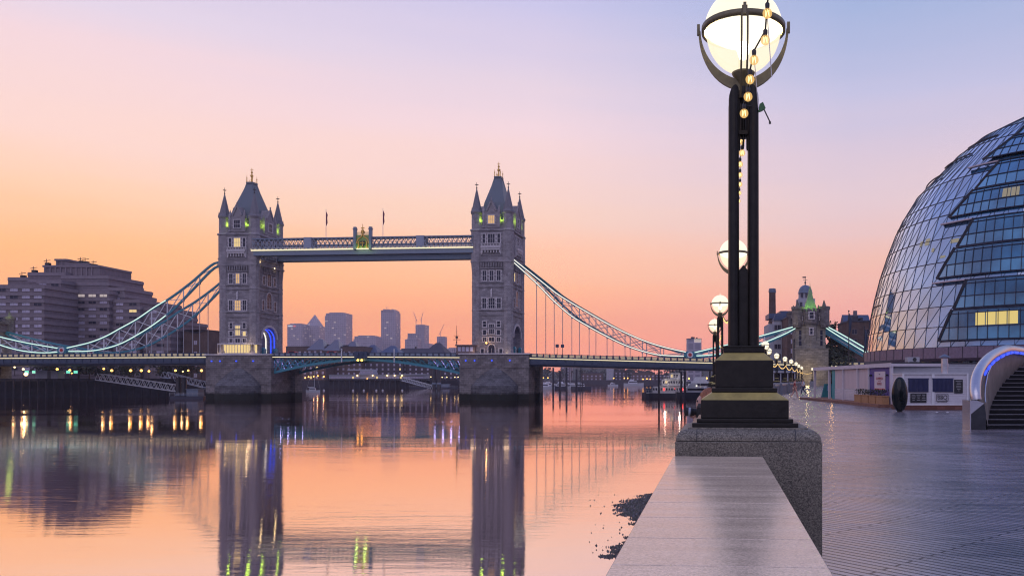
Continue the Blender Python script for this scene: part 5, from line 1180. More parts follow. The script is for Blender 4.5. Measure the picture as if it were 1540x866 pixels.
# clapboard shed behind, bbq kiosk, flue, air conditioner
def clapboard(b, x0, x1, y, z0, z1, st=.11, s=-1):
    k = 0; z = z0
    while z < z1-.01:
        zz = min(z+st, z1); b.add([(x0,y+s*.03,z),(x1,y+s*.03,z),(x1,y+s*.008,zz),(x0,y+s*.008,zz)], [(0,1,2,3)]); b.add([(x0,y+s*.008,z),(x1,y+s*.008,z),(x1,y+s*.03,z),(x0,y+s*.03,z)], [(0,1,2,3)]); z = zz
M_['clap'] = mat('white_clapboard', (.60,.58,.62), .55, var=.08); M_['clap_g'] = mat('grey_clapboard', (.40,.41,.45), .6, var=.08)
sh = empty('clapboard_shed', (PX(1343,50.2), 50.3, GZ)); tag(sh, 'long grey clapboard shed standing behind the barbecue kiosk', 'shed')
c = MB(); c.box(0,13,0,4,0,2.74); clapboard(c, 0, 13, 0, .15, 2.74); c.build('wall', M_['clap_g'], sh)
c = MB(); c.box(-.05,13.1,-.12,4.1,2.74,2.8); c.build('roof', M_['dark_metal'], sh)
bb = empty('barbecue_kiosk', (PX(1358,45.3), 45.3, GZ)); tag(bb, 'white clapboard barbecue kiosk with two shuttered hatches', 'kiosk')
wB = PX(1455,45.3)-PX(1358,45.3); hb = 2.02
c = MB(); c.box(0,wB,.03,2.0,.28,hb); clapboard(c,0,wB,.03,.3,hb,.1); c.build('wall', M_['clap'], bb)
c = MB(); c.box(-.04,wB+.04,-.06,2.05,hb,hb+.06); c.box(-.04,.06,-.05,.03,.28,hb); c.box(wB-.06,wB+.04,-.05,.03,.28,hb); c.box(-.02,wB+.02,-.05,.02,.26,.33); c.box(1.62,1.78,-.04,.03,.33,hb); c.build('trim', M_['white'], bb)
c = MB(); c.box(-.1,wB-.25,-.12,2,0,.26); c.build('brick_plinth', M_['brick_red'], bb)
def bx_(px): return (px-1358)/FP*45.3
for (a, d) in ((1366,1396),(1402,1433)):
    c = MB(); n = 16
    for k in range(n):
        x0_, x1_ = bx_(a)+(bx_(d)-bx_(a))*k/n, bx_(a)+(bx_(d)-bx_(a))*(k+1)/n; c.path([((x0_+x1_)/2,-.02,1.02),((x0_+x1_)/2,-.02,1.74)],(x1_-x0_)*.62,6)
    c.box(bx_(a)-.03,bx_(d)+.03,-.06,-.01,1.74,1.8); c.build('shutter', mat('navy_shutter', (.025,.03,.09), .5, var=.15), bb)
mb_ = MB(); mb_.box(bx_(1435),bx_(1447.5),-.05,0,.95,1.72); menu = mb_.build('menu_board', mat('black_board', (.02,.02,.022), .6, var=.2), bb)
mb_ = MB(); mb_.box(bx_(1369),bx_(1393),-.05,0,.42,.94); menu2 = mb_.build('menu_board', menu.data.materials[0], bb)
chalk = mat('chalk', (.4,.4,.42), .9, var=.1)
for k in range(7):
    c = MB(); x = bx_(1441.3); w_ = (.17,.1,.12,.14,.15,.1,.04)[k]; c.box(x-w_,x+w_,-.056,-.05,1.62-k*.09,1.62-k*.09+.022); c.build('menu_line', chalk, menu)
for j in range(3):
    for k in range(4):
        c = MB(); x = bx_(1373.5+7.6*j); w_ = (.1,.12,.09,.06)[(k+j)%4]; c.box(x-w_,x+w_,-.056,-.05,.84-k*.1,.84-k*.1+.025); c.build('menu_line', chalk, menu2)
x = bx_(1417); text('BBQ', 'sign_letters', bb, (x,-.03,.70), .33, M_['ink'], .9)
c = MB()
for p, q in (((-.33,.52),(.33,.52)),((.33,.52),(.33,.88)),((.33,.88),(-.33,.88)),((-.33,.88),(-.33,.52))): c.bar((x+p[0],-.03,p[1]),(x+q[0],-.03,q[1]),.02,.02)
c.build('sign_border', M_['ink'], bb); text('BAR & SMOKEHOUSE', 'sign_letters', bb, (x,-.03,.45), .07, M_['ink'], .85)
o = empty('flue_pipe', (PX(1420.5,46.6), 46.6, GZ+hb+.06)); tag(o, 'steel flue with conical cowl rising from the barbecue kiosk roof', 'flue')
c = MB(); c.tube((0,0,0),(0,0,.86),.2,n=20); c.build('pipe', mat('galvanised_steel', (.5,.5,.52), .35, metal=.8, var=.2), o); c = MB(); c.lathe([(.33,.94),(.32,.97),(.02,1.12)],20); c.tube((.15,0,.8),(.15,0,.96),.02,n=5); c.tube((-.15,0,.8),(-.15,0,.96),.02,n=5); c.build('cowl', M_['lead'], o)
o = empty('air_conditioner', (PX(1371,51.5), 51.5, GZ+2.8)); tag(o, 'grey air conditioning box on the shed roof', 'air conditioner')
c = MB(); c.box(-.35,.42,-.3,.3,.05,.36); c.box(-.3,-.25,-.3,.3,0,.05); c.box(.3,.35,-.3,.3,0,.05); c.build('casing', M_['stucco'], o); c = MB(); c.tube((.1,-.31,.2),(.1,-.3,.2),.13,n=14); c.build('fan_grille', M_['dark_metal'], o)
for i, px in enumerate((1361, 1409, 1425)):
    c = MB(); c.lathe([(.07,0),(.07,.02),(.03,.03)],10); q = c.build('ground_light', M_['white'], None, (PX(px,42),42 if i else 43.4,GZ)); tag(q, ['small pale ground stud just left of the egg sculpture base', 'small pale ground stud in front of the barbecue kiosk, left one', 'small pale ground stud in front of the barbecue kiosk, right one'][i], 'ground light')

# ---- amphitheatre stair with the curved steel tube
st = empty('curved_stair', (10.6, 27.3, GZ)); tag(st, 'dark stone stair with thick curved steel tube rail and blue light', 'staircase')
M_['steel'] = mat('brushed_steel', (.55,.55,.6), .28, metal=.85, var=.08, scale=3, bump=.02, stretch=(1,1,8)); M_['step'] = mat('black_step_stone', (.008,.008,.011), .6, var=.3, spec=.2); M_['nosing'] = mat('step_nosing', (.22,.21,.23), .5, var=.2)
def sp(px, py, D): v = P(px,py,D); return v - Vector((10.6,27.3,GZ))
lft = [(1482.5,27.6),(1483,28.2),(1484,28.8),(1485,29.2),(1486.5,29.6),(1489,30.0),(1492,30.4),(1495,30.8),(1499,31.2),(1503,31.6),(1508,32.0),(1514,32.4),(1520,32.8),(1525,33.2)]
c = MB(); ns = 14; rise = (PZ(552,33.4)-GZ)/ns
for k in range(ns):
    D = 27.6+k*.42; xl = PX(lft[k][0], D)-10.6; z0 = k*rise
    c.cur = 0; c.box(xl-.02, 9, D-27.3, D-27.3+.55, z0-(.3 if k else 0), z0+rise-.02)
    c.cur = 1; c.box(xl-.02, 9, D-27.3-.015, D-27.3+.05, z0+rise-.02, z0+rise); c.cur = 0; c.box(xl-.02, 9, D-27.3+.05, D-27.3+.56, z0+rise-.02, z0+rise)
c.build('steps', [M_['step'], M_['nosing']], st)
tp = [(1468,601,27.35),(1467,592,27.4),(1467,580,27.6),(1469,567,27.9),(1474,555,28.4),(1481,545,29.0),(1490,536.5,29.7),(1500,530.5,30.4),(1510,526.5,31.1),(1518,525.5,31.8),(1530,527,32.6),(1545,529.5,33.4),(1570,533,34.5)]
tw_ = [sp(*q) for q in tp]
cv = []
for i in range(len(tw_)-1):
    for k in range(4):
        t_ = k/4; p0, p1, p2, p3 = tw_[max(i-1,0)], tw_[i], tw_[i+1], tw_[min(i+2,len(tw_)-1)]
        cv.append(.5*((2*p1)+(p2-p0)*t_+(2*p0-5*p1+4*p2-p3)*t_*t_+(3*p1-p0-3*p2+p3)*t_**3))
c = MB(); c.path(cv, .185, 20); c.build('tube_rail', M_['steel'], st)
# inner cheek: from under the tube down to the stair edge
c = MB(); low_ = []
for q in cv:
    D = q.y+27.3; k = max(0, min(13, (D-27.6)/.42)); i = min(12, int(k)); f = k-i; pxl = lft[i][0]*(1-f)+lft[i+1][0]*f; low_.append(Vector((PX(pxl,D)-10.6+.02, q.y, max(0,(k))*rise*.98)))
vs = []; fs = []
for a, b_ in zip(cv, low_):
    for t_ in (0,.33,.66,1): m_ = a.lerp(b_, t_); vs.append(m_ + Vector((.05+.10*sin(pi*t_), 0, -.1*(1-t_))))
for i in range(len(cv)-1):
    for k in range(3): fs.append((i*4+k, i*4+k+1, i*4+5+k, i*4+4+k))
c.add(vs, fs, True); ck = c.build('cheek_wall', mat('sandblasted_cheek', (.2,.17,.15), .6, var=.3, scale=1.5), st)
c = MB(); x0_, x1_ = sp(1459.5,640,27.35).x, sp(1482.5,640,27.35).x
c.box(x0_, x1_, 0.02, .7, 0, .52) ; c.add([(x0_,.02,.52),(x1_,.02,.52),(x1_-.06,.02,.9),(x0_,.7,.52),(x1_,.7,.52),(x1_-.06,.7,.9)], [(0,1,2),(5,4,3),(0,2,5,3),(1,4,5,2)])
c.build('end_block', mat('dark_end_stone', (.03,.033,.04), .35, var=.5, scale=1.5), st)
c = MB(); c.box(x0_-.03, x0_+.0, .0, .72, 0, 1.0); c.add([(x0_,.03,.52),(x1_-.06,.03,.9),(x0_+.2,.03,1.0),(x0_,.03,1.0)],[(0,1,2,3)]); c.build('end_plate', M_['steel'], st)
c = MB()
for i in range(14, len(cv)-6, 1):
    if i % 3 == 2: continue
    a = cv[i]+Vector((.19,-.03,-.12)); b2 = cv[i+1]+Vector((.19,-.03,-.12)); c.bar(a, b2, .05,.09)
c.build('blue_light', M_['blue'], st)
hp = [sp(x,y,D) for x,y,D in ((1482,605,27.5),(1481,595,27.7),(1482,580,28.1),(1485,563,28.8),(1491,549,29.6),(1500,538,30.5),(1512,530,31.5),(1522,527.5,32.2),(1540,528,33.2))]
c = MB(); c.path(hp, .03, 8); c.build('handrail', M_['steel'], st); lamp_light(tuple(sp(1505,545,31.2)+Vector((10.6,27.3,GZ))), 3, (.1,.15,1), .1)
c = MB(); c.path([(0,0,.02),(.1,.02,.05),(.16,0,.02)],[.03,.05,.02],6); q = c.build('litter', M_['redpaint'], None, (PX(1453,28),28,GZ)); tag(q, 'tiny scrap of litter on the paving left of the stair', 'litter')

M_['office_lit'] = emis('office_light', (.95,.72,.22), .75); M_['office_dim'] = emis('office_dim_light', (.7,.6,.4), .35)
# ---- the leaning glass office building
CC = Vector((57.5, 115.0)); dC = CC.length; azC = atan2(CC.x, CC.y)
outl = [(1302,531),(1305,508),(1308,485),(1313,460),(1321,428),(1330,400),(1342,367),(1355,340),(1371,313),(1390,288),(1400,278),(1425,255),(1450,234),(1475,216),(1500,201),(1520,190),(1540,182)]
prof = []
for x, y in outl:
    a = atan((x-CX)/FP); r = dC*sin(azC-a); yt = sqrt(dC*dC-r*r)*cos(a); prof.append((PZ(y, yt), r))
zt = prof[-1][0]
prof += [(zt+.9, prof[-1][1]*.72), (zt+1.5, prof[-1][1]*.35), (zt+1.7, .3)]
def RZ(z):
    if z <= prof[0][0]: return prof[0][1]
    for (z0,r0),(z1,r1) in zip(prof, prof[1:]):
        if z <= z1: return r0+(r1-r0)*(z-z0)/(z1-z0)
    return .3
def hit(px, py):                                            # sight line against the round shell -> angle and height on it
    ax_, az_ = (px-CX)/FP, (HY-py)/FP; t_ = 60.0
    while t_ < 160:
        z = E+az_*t_; 
        if (ax_*t_-CC.x)**2+(t_-CC.y)**2 < RZ(z)**2: break
        t_ += .05
    return atan2(t_-CC.y, ax_*t_-CC.x), E+az_*t_
def ch_pt(phi, z, off=0): r = RZ(z)+off; return (CC.x+r*cos(phi), CC.y+r*sin(phi), z)
ch = empty('glass_office', (0,0,0)); tag(ch, 'round leaning glass office building with stepped blue window bands at the right edge', 'building')
def glass(name, body, tint, fac, rough=.03):
    m, t, b = newmat(name); L = t.links.new; out = t.nodes['Material Output']
    tcn = t.nodes.new('ShaderNodeTexCoord'); n = t.nodes.new('ShaderNodeTexNoise'); n.inputs['Scale'].default_value = .25; n.inputs['Detail'].default_value = 3; L(tcn.outputs['Object'], n.inputs[0])
    r = t.nodes.new('ShaderNodeValToRGB'); r.color_ramp.elements[0].position = .35; r.color_ramp.elements[1].position = .68
    r.color_ramp.elements[0].color = tuple(x*.45 for x in body)+(1,); r.color_ramp.elements[1].color = tuple(x*1.7 for x in body)+(1,); L(n.outputs[0], r.inputs[0])
    d = t.nodes.new('ShaderNodeBsdfDiffuse'); L(r.outputs[0], d.inputs[0])
    g = t.nodes.new('ShaderNodeBsdfGlossy'); g.inputs['Color'].default_value = tuple(tint)+(1,); g.inputs['Roughness'].default_value = rough
    lw = t.nodes.new('ShaderNodeLayerWeight'); lw.inputs[0].default_value = .5; mr = t.nodes.new('ShaderNodeMapRange'); mr.inputs[3].default_value = fac; mr.inputs[4].default_value = min(1, fac+.75); L(lw.outputs['Facing'], mr.inputs[0])
    mx = t.nodes.new('ShaderNodeMixShader'); L(mr.outputs[0], mx.inputs[0]); L(d.outputs[0], mx.inputs[1]); L(g.outputs[0], mx.inputs[2]); L(mx.outputs[0], out.inputs[0]); return m
M_['glass_a'] = glass('lattice_glass', (.05,.2,.38), (.9,.95,1), .2); M_['glass_b'] = glass('band_glass', (.06,.22,.32), (.65,.85,1), .12, .08); M_['glass_c'] = glass('band_glass_dark', (.02,.11,.19), (.55,.8,1), .10, .08)
M_['mull'] = mat('dark_mullion', (.03,.035,.06), .4, var=.1, metal=.3); M_['fascia'] = mat('lilac_fascia', (.2,.15,.2), .4, var=.2); M_['shadow_gap'] = mat('dark_ledge', (.012,.013,.02), .6, var=.1); M_['sill_lt'] = mat('pale_ledge', (.6,.5,.52), .5, var=.1)
zb0 = prof[0][0]; ph0, ph1 = radians(95), radians(330)
nphi = 96
rings = [zb0 + k*(zt+.2-zb0)/14 for k in range(15)] + [zt+.9, zt+1.5]
ringz = [zb0]
for yy in (490,459,427,391,355,320,286,254,224,199): ringz.append(hit(1440 if yy > 300 else 1500, yy)[1] if yy > 225 else PZ(yy, 112))
ringz = sorted(ringz)+[zt+.3]
# lattice glass: small tilt per pane so that reflections break up from pane to pane
c = MB(); rg = random.Random(4); npan = 58
phs = [ph0+(ph1-ph0)*k/npan for k in range(npan+1)]
for i in range(len(ringz)-1):
    for k in range(npan):
        a, b_ = phs[k], phs[k+1]; z0, z1 = ringz[i], ringz[i+1]
        q = [ch_pt(a,z0), ch_pt(b_,z0), ch_pt(b_,z1), ch_pt(a,z1)]
        j = [rg.uniform(-.012,.012) for _ in range(4)]
        q = [ (p[0]+j[n_]*cos(a), p[1]+j[n_]*sin(a), p[2]) for n_, p in enumerate(q)]
        c.add(q, [(0,1,2),(0,2,3)] if True else None)
c.lathe([(RZ(z), z) for z in (zt+.3, zt+.9, zt+1.5, zt+1.7)], 64, tuple(CC), caps=False)
gl_ = c.build('glass_facade', M_['glass_a'], ch)
c = MB()
for i, z in enumerate(ringz):
    for k in range(npan): c.bar(ch_pt(phs[k],z,.05), ch_pt(phs[k+1],z,.04), .06,.07)
for i in range(len(ringz)-1):
    for k in range(npan+1):
        c.bar(ch_pt(phs[k],ringz[i],.04), ch_pt(phs[k],ringz[i+1],.03), .042,.042)
        if k < npan: c.bar(ch_pt(phs[k],ringz[i],.04), ch_pt(phs[k+1],ringz[i+1],.03), .035,.035)
c.build('mullion_lattice', M_['mull'], ch)
# ledges that break the silhouette on the river side
for yy, pxl in ((459,1318),(338,1356),(262,1412),(231,1455),(203,1495)):
    a, z = hit(pxl+6, yy)
    c = MB()
    for k in range(18): c.bar(ch_pt(a-radians(1.5*k),z,-.02), ch_pt(a-radians(1.5*(k+1)),z,-.02), .16,.14)
    c.build('ledge', M_['shadow_gap'], ch)
# stepped office bands
yb = [513.5, 465, 419.5, 372, 328, 285, 241, 204, 168]
bl = [(1412,517),(1434,468),(1455.7,421),None]
diag = [((1412,515),(1456,421)), ((1410,420),(1467,329)), ((1424,333),(1504,245)), ((1467,250),(1545,192))]
def band_edge(y, seg):
    (x0,y0),(x1,y1) = diag[seg]; return x0+(x1-x0)*(y0-y)/(y0-y1)
for k in range(8):
    seg = min(3, k//2); y0, y1 = yb[k], yb[k+1]
    xe0, xe1 = band_edge(y0, seg), band_edge(max(y1,192) , seg)
    (a0, z0), (a1, z1) = hit(xe0, y0), hit(min(xe1,1560), max(y1, 196)+1)
    if k >= 7: z1 = z0+3.6
    zc0, zc1 = z0, z0 + (z1-z0)
    end = a0 + radians(75); O0, O1 = .15, .5                # leans out at the top
    def bp_(phi, t_, extra=0):
        z = z0+(z1-z0)*t_; return ch_pt(phi, z, O0+(O1-O0)*t_+extra + max(0, (RZ(z0)-RZ(z)) * .0))
    step = radians(2.55) if k < 5 else radians(3.2)
    def start(t_): return a0+(a1-a0)*t_
    # glass rows
    for (t0, t1, mt) in ((.04,.42,'glass_b'),(.44,.96,'glass_c')):
        row = MB(); n = int((end-min(a0,a1))/step); prev = None
        cols = [start(t0)+.01 + j*step for j in range(n)]
        for j in range(n-1):
            s0, s1 = (start(t0) if j == 0 else cols[j]+(a1-a0)*0), cols[j+1]
            q = [bp_(s0,t0), bp_(s1,t0), bp_(s1,t1), bp_(s0 if j else start(t1),t1)]
            if q[3][0] < q[2][0] or j == 0: row.add(q, [(0,1,2,3)])
        row.build('window_band', M_[mt], ch)
    fr = MB()
    n = int((end-a0)/step)
    for j in range(n):
        a = max(a0,a1*0+a0)+.01+j*step
        for t0, t1 in ((.04,.42),(.43,.92)):
            if a > start((t0+t1)/2): fr.bar(bp_(a,t0,.06), bp_(a,t1,.06), .06,.07)
    for t_, w_, h_ in ((.01,.24,.12),(.43,.12,.09),(.86,.1,.08),(.98,.2,.1)):
        m_ = 40
        for j in range(m_):
            aa = start(t_)+(end-start(t_))*j/m_; ab = start(t_)+(end-start(t_))*(j+1)/m_; fr.bar(bp_(aa,t_,.05), bp_(ab,t_,.05), w_,h_)
    fr.build('band_frame', M_['mull'], ch)
    bk = MB(); m_ = 40
    for j in range(m_):                                     # dark slab edge and soffit behind the glass
        aa = start(0)+(end-start(0))*j/m_; ab = start(0)+(end-start(0))*(j+1)/m_
        aa1 = start(1)+(end-start(1))*j/m_; ab1 = start(1)+(end-start(1))*(j+1)/m_
        bk.add([bp_(aa,0,-.06), bp_(ab,0,-.06), bp_(ab1,1,-.06), bp_(aa1,1,-.06)], [(0,1,2,3)])
        bk.add([bp_(aa1,1,-.06), bp_(ab1,1,-.06), ch_pt(ab1,z1,-.5), ch_pt(aa1,z1,-.5)], [(0,1,2,3)])
    for j in range(10):                                     # raking end frame
        t0, t1 = j/10, (j+1)/10; bk.bar(bp_(start(t0),t0,.0), bp_(start(t1),t1,.0), .2,.35)
    bk.build('slab_edge', M_['shadow_gap'], ch)
    rt = .93
    if k in (1,3,5):                                        # pale ledge where the band steps back
        b2 = MB(); xs0 = {1:1407,3:1421,5:1466}[k]; aL, zL = hit(xs0, yb[k+1]+2); 
        for j in range(8):
            aa, ab = aL+(start(1)-aL)*j/8, aL+(start(1)-aL)*(j+1)/8; b2.bar(ch_pt(aa,z1,.25), ch_pt(ab,z1,.25), .5,.16)
        b2.build('ledge', M_['sill_lt'], ch)
    lit = {0:[3,4,5,6,10], 2:[], 4:[5,6], 5:[4,5]}.get(k, [])
    for j in lit:
        aa = start(.5)+.01+j*step*1.02; ab = aa+step*.93; b2 = MB(); b2.add([bp_(aa,.46,.03), bp_(ab,.46,.03), bp_(ab,.80 if k else .85,.03), bp_(aa,.80 if k else .85,.03)], [(0,1,2,3)]); b2.build('lit_window', M_['office_lit'] if k == 0 else M_['office_dim'], ch)
# warm patches seen inside the lattice part
for px, py, w_, h_ in ((1386,367,3,7),(1395,364,4,9),(1403,376,2,5),(1436,362,6,5),(1418,386,4,3)):
    a, z = hit(px, py); c = MB(); hw_ = w_*.1/RZ(z); c.add([ch_pt(a-hw_,z-h_*.05,.02), ch_pt(a+hw_,z-h_*.05,.02), ch_pt(a+hw_,z+h_*.05,.02), ch_pt(a-hw_,z+h_*.05,.02)], [(0,1,2,3)]); c.build('lit_window', M_['office_dim'], ch)
# base: lilac fascia, recessed dark ground floor with small lights
c = MB(); c.lathe([(prof[0][1]-.2, zb0-1.75),(prof[0][1]+.35, zb0-1.4),(prof[0][1]+.35, zb0-.05),(prof[0][1]-.6, zb0)], 120, tuple(CC), ph0, ph1, smooth=False)
c.build('fascia', M_['fascia'], ch)
c = MB()
for k in range(60):
    a = ph0+(ph1-ph0)*k/60; c.bar((CC.x+(prof[0][1]+.37)*cos(a), CC.y+(prof[0][1]+.37)*sin(a), zb0-1.4),(CC.x+(prof[0][1]+.37)*cos(a), CC.y+(prof[0][1]+.37)*sin(a), zb0-.05),.07,.04)
c.build('fascia_joint', M_['shadow_gap'], ch)
c = MB(); c.lathe([(prof[0][1]-3.2, GZ),(prof[0][1]-3.2, zb0-1.4)], 80, tuple(CC), ph0, ph1, smooth=False); c.build('ground_glazing', M_['glass_c'], ch)
c = MB(); c.lathe([(prof[0][1]-.2, zb0-1.75),(prof[0][1]-6, zb0-1.7)], 80, tuple(CC), ph0, ph1, smooth=False); c.build('soffit', M_['shadow_gap'], ch)
rg = random.Random(9)
for k in range(26):
    a = ph0+(ph1-ph0)*(.22+.45*rg.random()); r = prof[0][1]-3.1; z = GZ+1.4+rg.random()*2.2
    c = MB(); c.box(-.12,.12,-.05,.05,-.12,.12); c.build('small_light', M_['warm'] if rg.random() < .7 else M_['amber'], ch, (CC.x+r*cos(a), CC.y+r*sin(a), z), a+pi/2)
for k in range(22):
    a = ph0+(ph1-ph0)*(.2+.5*k/22); r = prof[0][1]-2.0; c = MB(); c.tube((0,0,GZ),(0,0,zb0-1.5),.3,n=10); c.build('column', M_['fascia'], ch, (CC.x+r*cos(a), CC.y+r*sin(a), 0))
# ================================================================== BACKGROUND BUILDINGS
def cap_parts(o, items, mesh_of, name='window'):
    """items: (loc, rotz, meshkey); the first 100 as parts of their own, the rest as one stuff part"""
    for it in items[:100]: put(mesh_of(it[2]), name, o, it[0], it[1])
    rest = items[100:]
    if rest:
        b = MB(); mats = []
        for loc, rz, key in rest:
            me = mesh_of(key); off = len(mats) if me.materials[0] not in mats else 0
            for m in me.materials:
                if m not in mats: mats.append(m)
            vs = [Vector(loc) + Matrix.Rotation(rz, 3, 'Z') @ v.co for v in me.vertices]; base = len(b.v); b.v += [tuple(v) for v in vs]
            for p in me.polygons: b.f.append([base+i for i in p.vertices]); b.m.append(mats.index(me.materials[p.material_index])); b.sm.append(False)
        tag(b.build(name, mats, o), kind='stuff')
_wc = {}
def simple_window(key):
    w, h, m = key
    if key not in _wc:
        b = MB(); b.cur = 0; b.add([(-w/2,-.03,0),(w/2,-.03,0),(w/2,-.03,h),(-w/2,-.03,h)], [(0,1,2,3)]); b.cur = 1
        b.box(-w/2-.08,w/2+.08,-.14,0,-.12,0); b.box(-w/2-.08,w/2+.08,-.12,0,h,h+.08); b.box(-.04,.04,-.08,0,0,h); b.box(-w/2-.06,-w/2,-.1,0,0,h); b.box(w/2,w/2+.06,-.1,0,0,h)
        _wc[key] = b.mesh('window', [M_[m], M_['concrete_band']])
    return _wc[key]
def building(name, label, px0, px1, ytop, D, depth=14, z0=None, wall='brick', roof='flat', fl=3.2, bay=3.4, win=(1.3,1.6), wm='win_hotel', lit=.06, rot=0, group=None, cat='building', roof_m='roof_dark', eave=None, ridge=None, rng=random.Random(21), side=True, wins=True):
    x0, x1 = PX(px0,D), PX(px1,D); z0 = 5.9 if z0 is None else z0; h = PZ(ytop,D)-z0; w = x1-x0
    o = empty(name, ((x0+x1)/2, D, z0), rot); tag(o, label, cat, group); hw = w/2
    hb = h if roof == 'flat' else (eave if eave else h*.72)
    c = MB(); c.box(-hw,hw,0,depth,0,hb); wl = c.build('wall', M_[wall], o)
    if roof == 'flat':
        c = MB(); c.box(-hw-.2,hw+.2,-.2,depth+.2,hb,hb+.5); c.box(-hw*.4,hw*.1,depth*.3,depth*.7,hb+.5,hb+2.4); c.box(hw*.3,hw*.5,depth*.3,depth*.6,hb+.5,hb+1.8); c.build('roof', M_[roof_m], o)
    elif roof == 'gable':                                  # ridge across the view: gable end towards us
        c = MB(); c.slab([(-hw,hb),(hw,hb),(0,h)], 0, depth); c.build('gable', M_[wall], o)
        c = MB(); c.bar((-hw-.3,depth/2,hb-.1),(0,depth/2,h+.15),depth+.8,.25); c.bar((hw+.3,depth/2,hb-.1),(0,depth/2,h+.15),depth+.8,.25); c.build('roof', M_[roof_m], o)
    elif roof == 'ridge':                                  # ridge along the view's x
        c = MB(); v = [(-hw-.3,-.3,hb),(hw+.3,-.3,hb),(hw+.3,depth+.3,hb),(-hw-.3,depth+.3,hb),(-hw-.3,depth/2,h),(hw+.3,depth/2,h)]; c.add(v, [(0,1,5,4),(2,3,4,5),(1,2,5),(3,0,4),(3,2,1,0)]); rf = c.build('roof', M_[roof_m], o)
        for k in range(max(1,int(w/12))): xx = -hw+w*(k+.5)/max(1,int(w/12)); c = MB(); c.box(xx-.6,xx+.6,depth/2-.6,depth/2+.6,h-1,h+1.5); c.build('chimney', M_[wall], rf)
    elif roof == 'hip':
        c = MB(); i = min(hw,depth/2)*.8; v = [(-hw-.3,-.3,hb),(hw+.3,-.3,hb),(hw+.3,depth+.3,hb),(-hw-.3,depth+.3,hb),(-hw+i,depth/2,h),(hw-i,depth/2,h)]; c.add(v, [(0,1,5,4),(2,3,4,5),(1,2,5),(3,0,4),(3,2,1,0)]); c.build('roof', M_[roof_m], o)
    its = []
    if wins:
        nf = int(hb/fl); nb = max(1, int(w/bay))
        for f in range(nf):
            for k in range(nb):
                its.append((( -hw + w*(k+.5)/nb, 0, f*fl+fl*.3), 0, (win[0], win[1], 'win_lit' if rng.random() < lit else wm)))
        cap_parts(o, its, simple_window)
    return o
def hotel():
    o = empty('hotel_building', (-230, 320, 5.9)); tag(o, 'large stepped brutalist concrete hotel block behind the bridge on the left bank', 'building')
    O = Vector((-230,320,5.9)); rng = random.Random(2); fl = 2.75
    blocks = [(-60,66,428,306,30,0), (55,92,421,322,30,.0), (80,164,437,324,30,0), (150,210,450,326,28,0), (198,241,461.5,328,26,0), (226,256,481,324,26,0),
              (12,50,417,336,16,1), (42,98,409.5,334,22,1), (92,163,414,330,22,1), (66,150,399,338,20,2), (84,101,389.5,341,12,2), (101,135,396,341,14,2), (135,148,405,339,14,2), (163,187,432,329,18,3)]
    its = []
    for i, (a, b_, yt, D, dp, kind) in enumerate(blocks):
        x0, x1, zt_ = PX(a,D)-O.x, PX(b_,D)-O.x, PZ(yt,D)-O.z; y = D-O.y
        c = MB(); c.cur = 0
        zlow = 0 if kind in (0,) else zt_-12
        c.box(x0,x1,y,y+dp,zlow,zt_)
        if kind in (0,3) or kind == 1:
            nf = int((zt_-zlow)/fl)
            for f in range(nf): 
                z = zt_-.2-f*fl; c.cur = 1; c.box(x0-.02,x1+.35,y-.2,y+dp,z-1.25,z); 
                if kind in (0,3) and z-2.2 > 4:
                    n = max(1,int((x1-x0)/4.3))
                    for k in range(n):
                        xx = x0+(x1-x0)*(k+.5)/n; r = rng.random(); m_ = 'win_lit' if r < .01 else ('win_dark' if r < .26 else 'win_hotel')
                        if i == 2 and f == 0: m_ = 'win_hotel_lit'
                        its.append(((xx, y, z-2.35), 0, (3.0, 1.05, m_)))
        else:
            c.cur = 1
            for k in range(int((x1-x0)/2.2)): c.box(x0+.4+k*2.2,x0+.9+k*2.2,y-.3,y,zlow,zt_)   # ribs of the roof storeys
            c.box(x0-.3,x1+.3,y-.5,y+dp,zt_-.8,zt_)
        c.build('wing', [M_['concrete'], M_['concrete_band']], o)
    its.sort(key=lambda t: -t[0][2]); its = sorted(its, key=lambda t: t[2][2] != 'win_lit')
    cap_parts(o, its, simple_window)
    for px, py, D in ((70,398,339),(50,409,335),(33,417,337),(128,396,342),(121,395,342),(140,400,340)):
        c = MB(); q = P(px,py,D)-O; c.tube(q,q+Vector((0,0,2.4)),.12,n=5); c.bar(q+Vector((-1.2,0,1.5)),q+Vector((1.6,0,1.9)),.2); c.box(q.x-.8,q.x+.8,q.y,q.y+1.6,q.z-.3,q.z+.9); c.build('roof_plant', M_['dark_metal'], o)
M_['win_hotel_lit'] = emis('pale_room', (.75,.62,.6), .6)
hotel()
building('warehouse', 'brown brick warehouse with a gabled end just left of the left bridge tower', 276, 312, 501, 330, 20, wall='brick', roof='gable', fl=4.5, bay=5, lit=0, eave=21, cat='warehouse')
building('warehouse', 'flat roofed brown brick warehouse behind the foot of the left bridge tower', 303, 345, 506, 345, 18, wall='brick', roof='ridge', fl=4.5, bay=5, lit=0, cat='warehouse')
for a_, b_2, yt_, lab_ in ((-170,-75,470,'long office block left of the hotel'),(-300,-185,490,'low stone office block further left of the hotel'),(-430,-315,478,'brick office block at the far left of the north bank')):
    building('office_block', lab_, a_, b_2, yt_, 330, 20, wall='brick', roof='flat', fl=3.4, bay=4, lit=.03, cat='office block')
building('warehouse', 'low dark brick building peeping out right of the hotel', 267, 277, 514, 332, 18, wall='brick_dark', roof='flat', fl=4.5, bay=5, lit=0, cat='warehouse')
0 and building('apartment_block', 'dark sloped roof block at the left edge in front of the hotel', 12, 35, 466, 292, 10, wall='concrete', roof='gable', fl=3, bay=4, lit=0, rot=0)
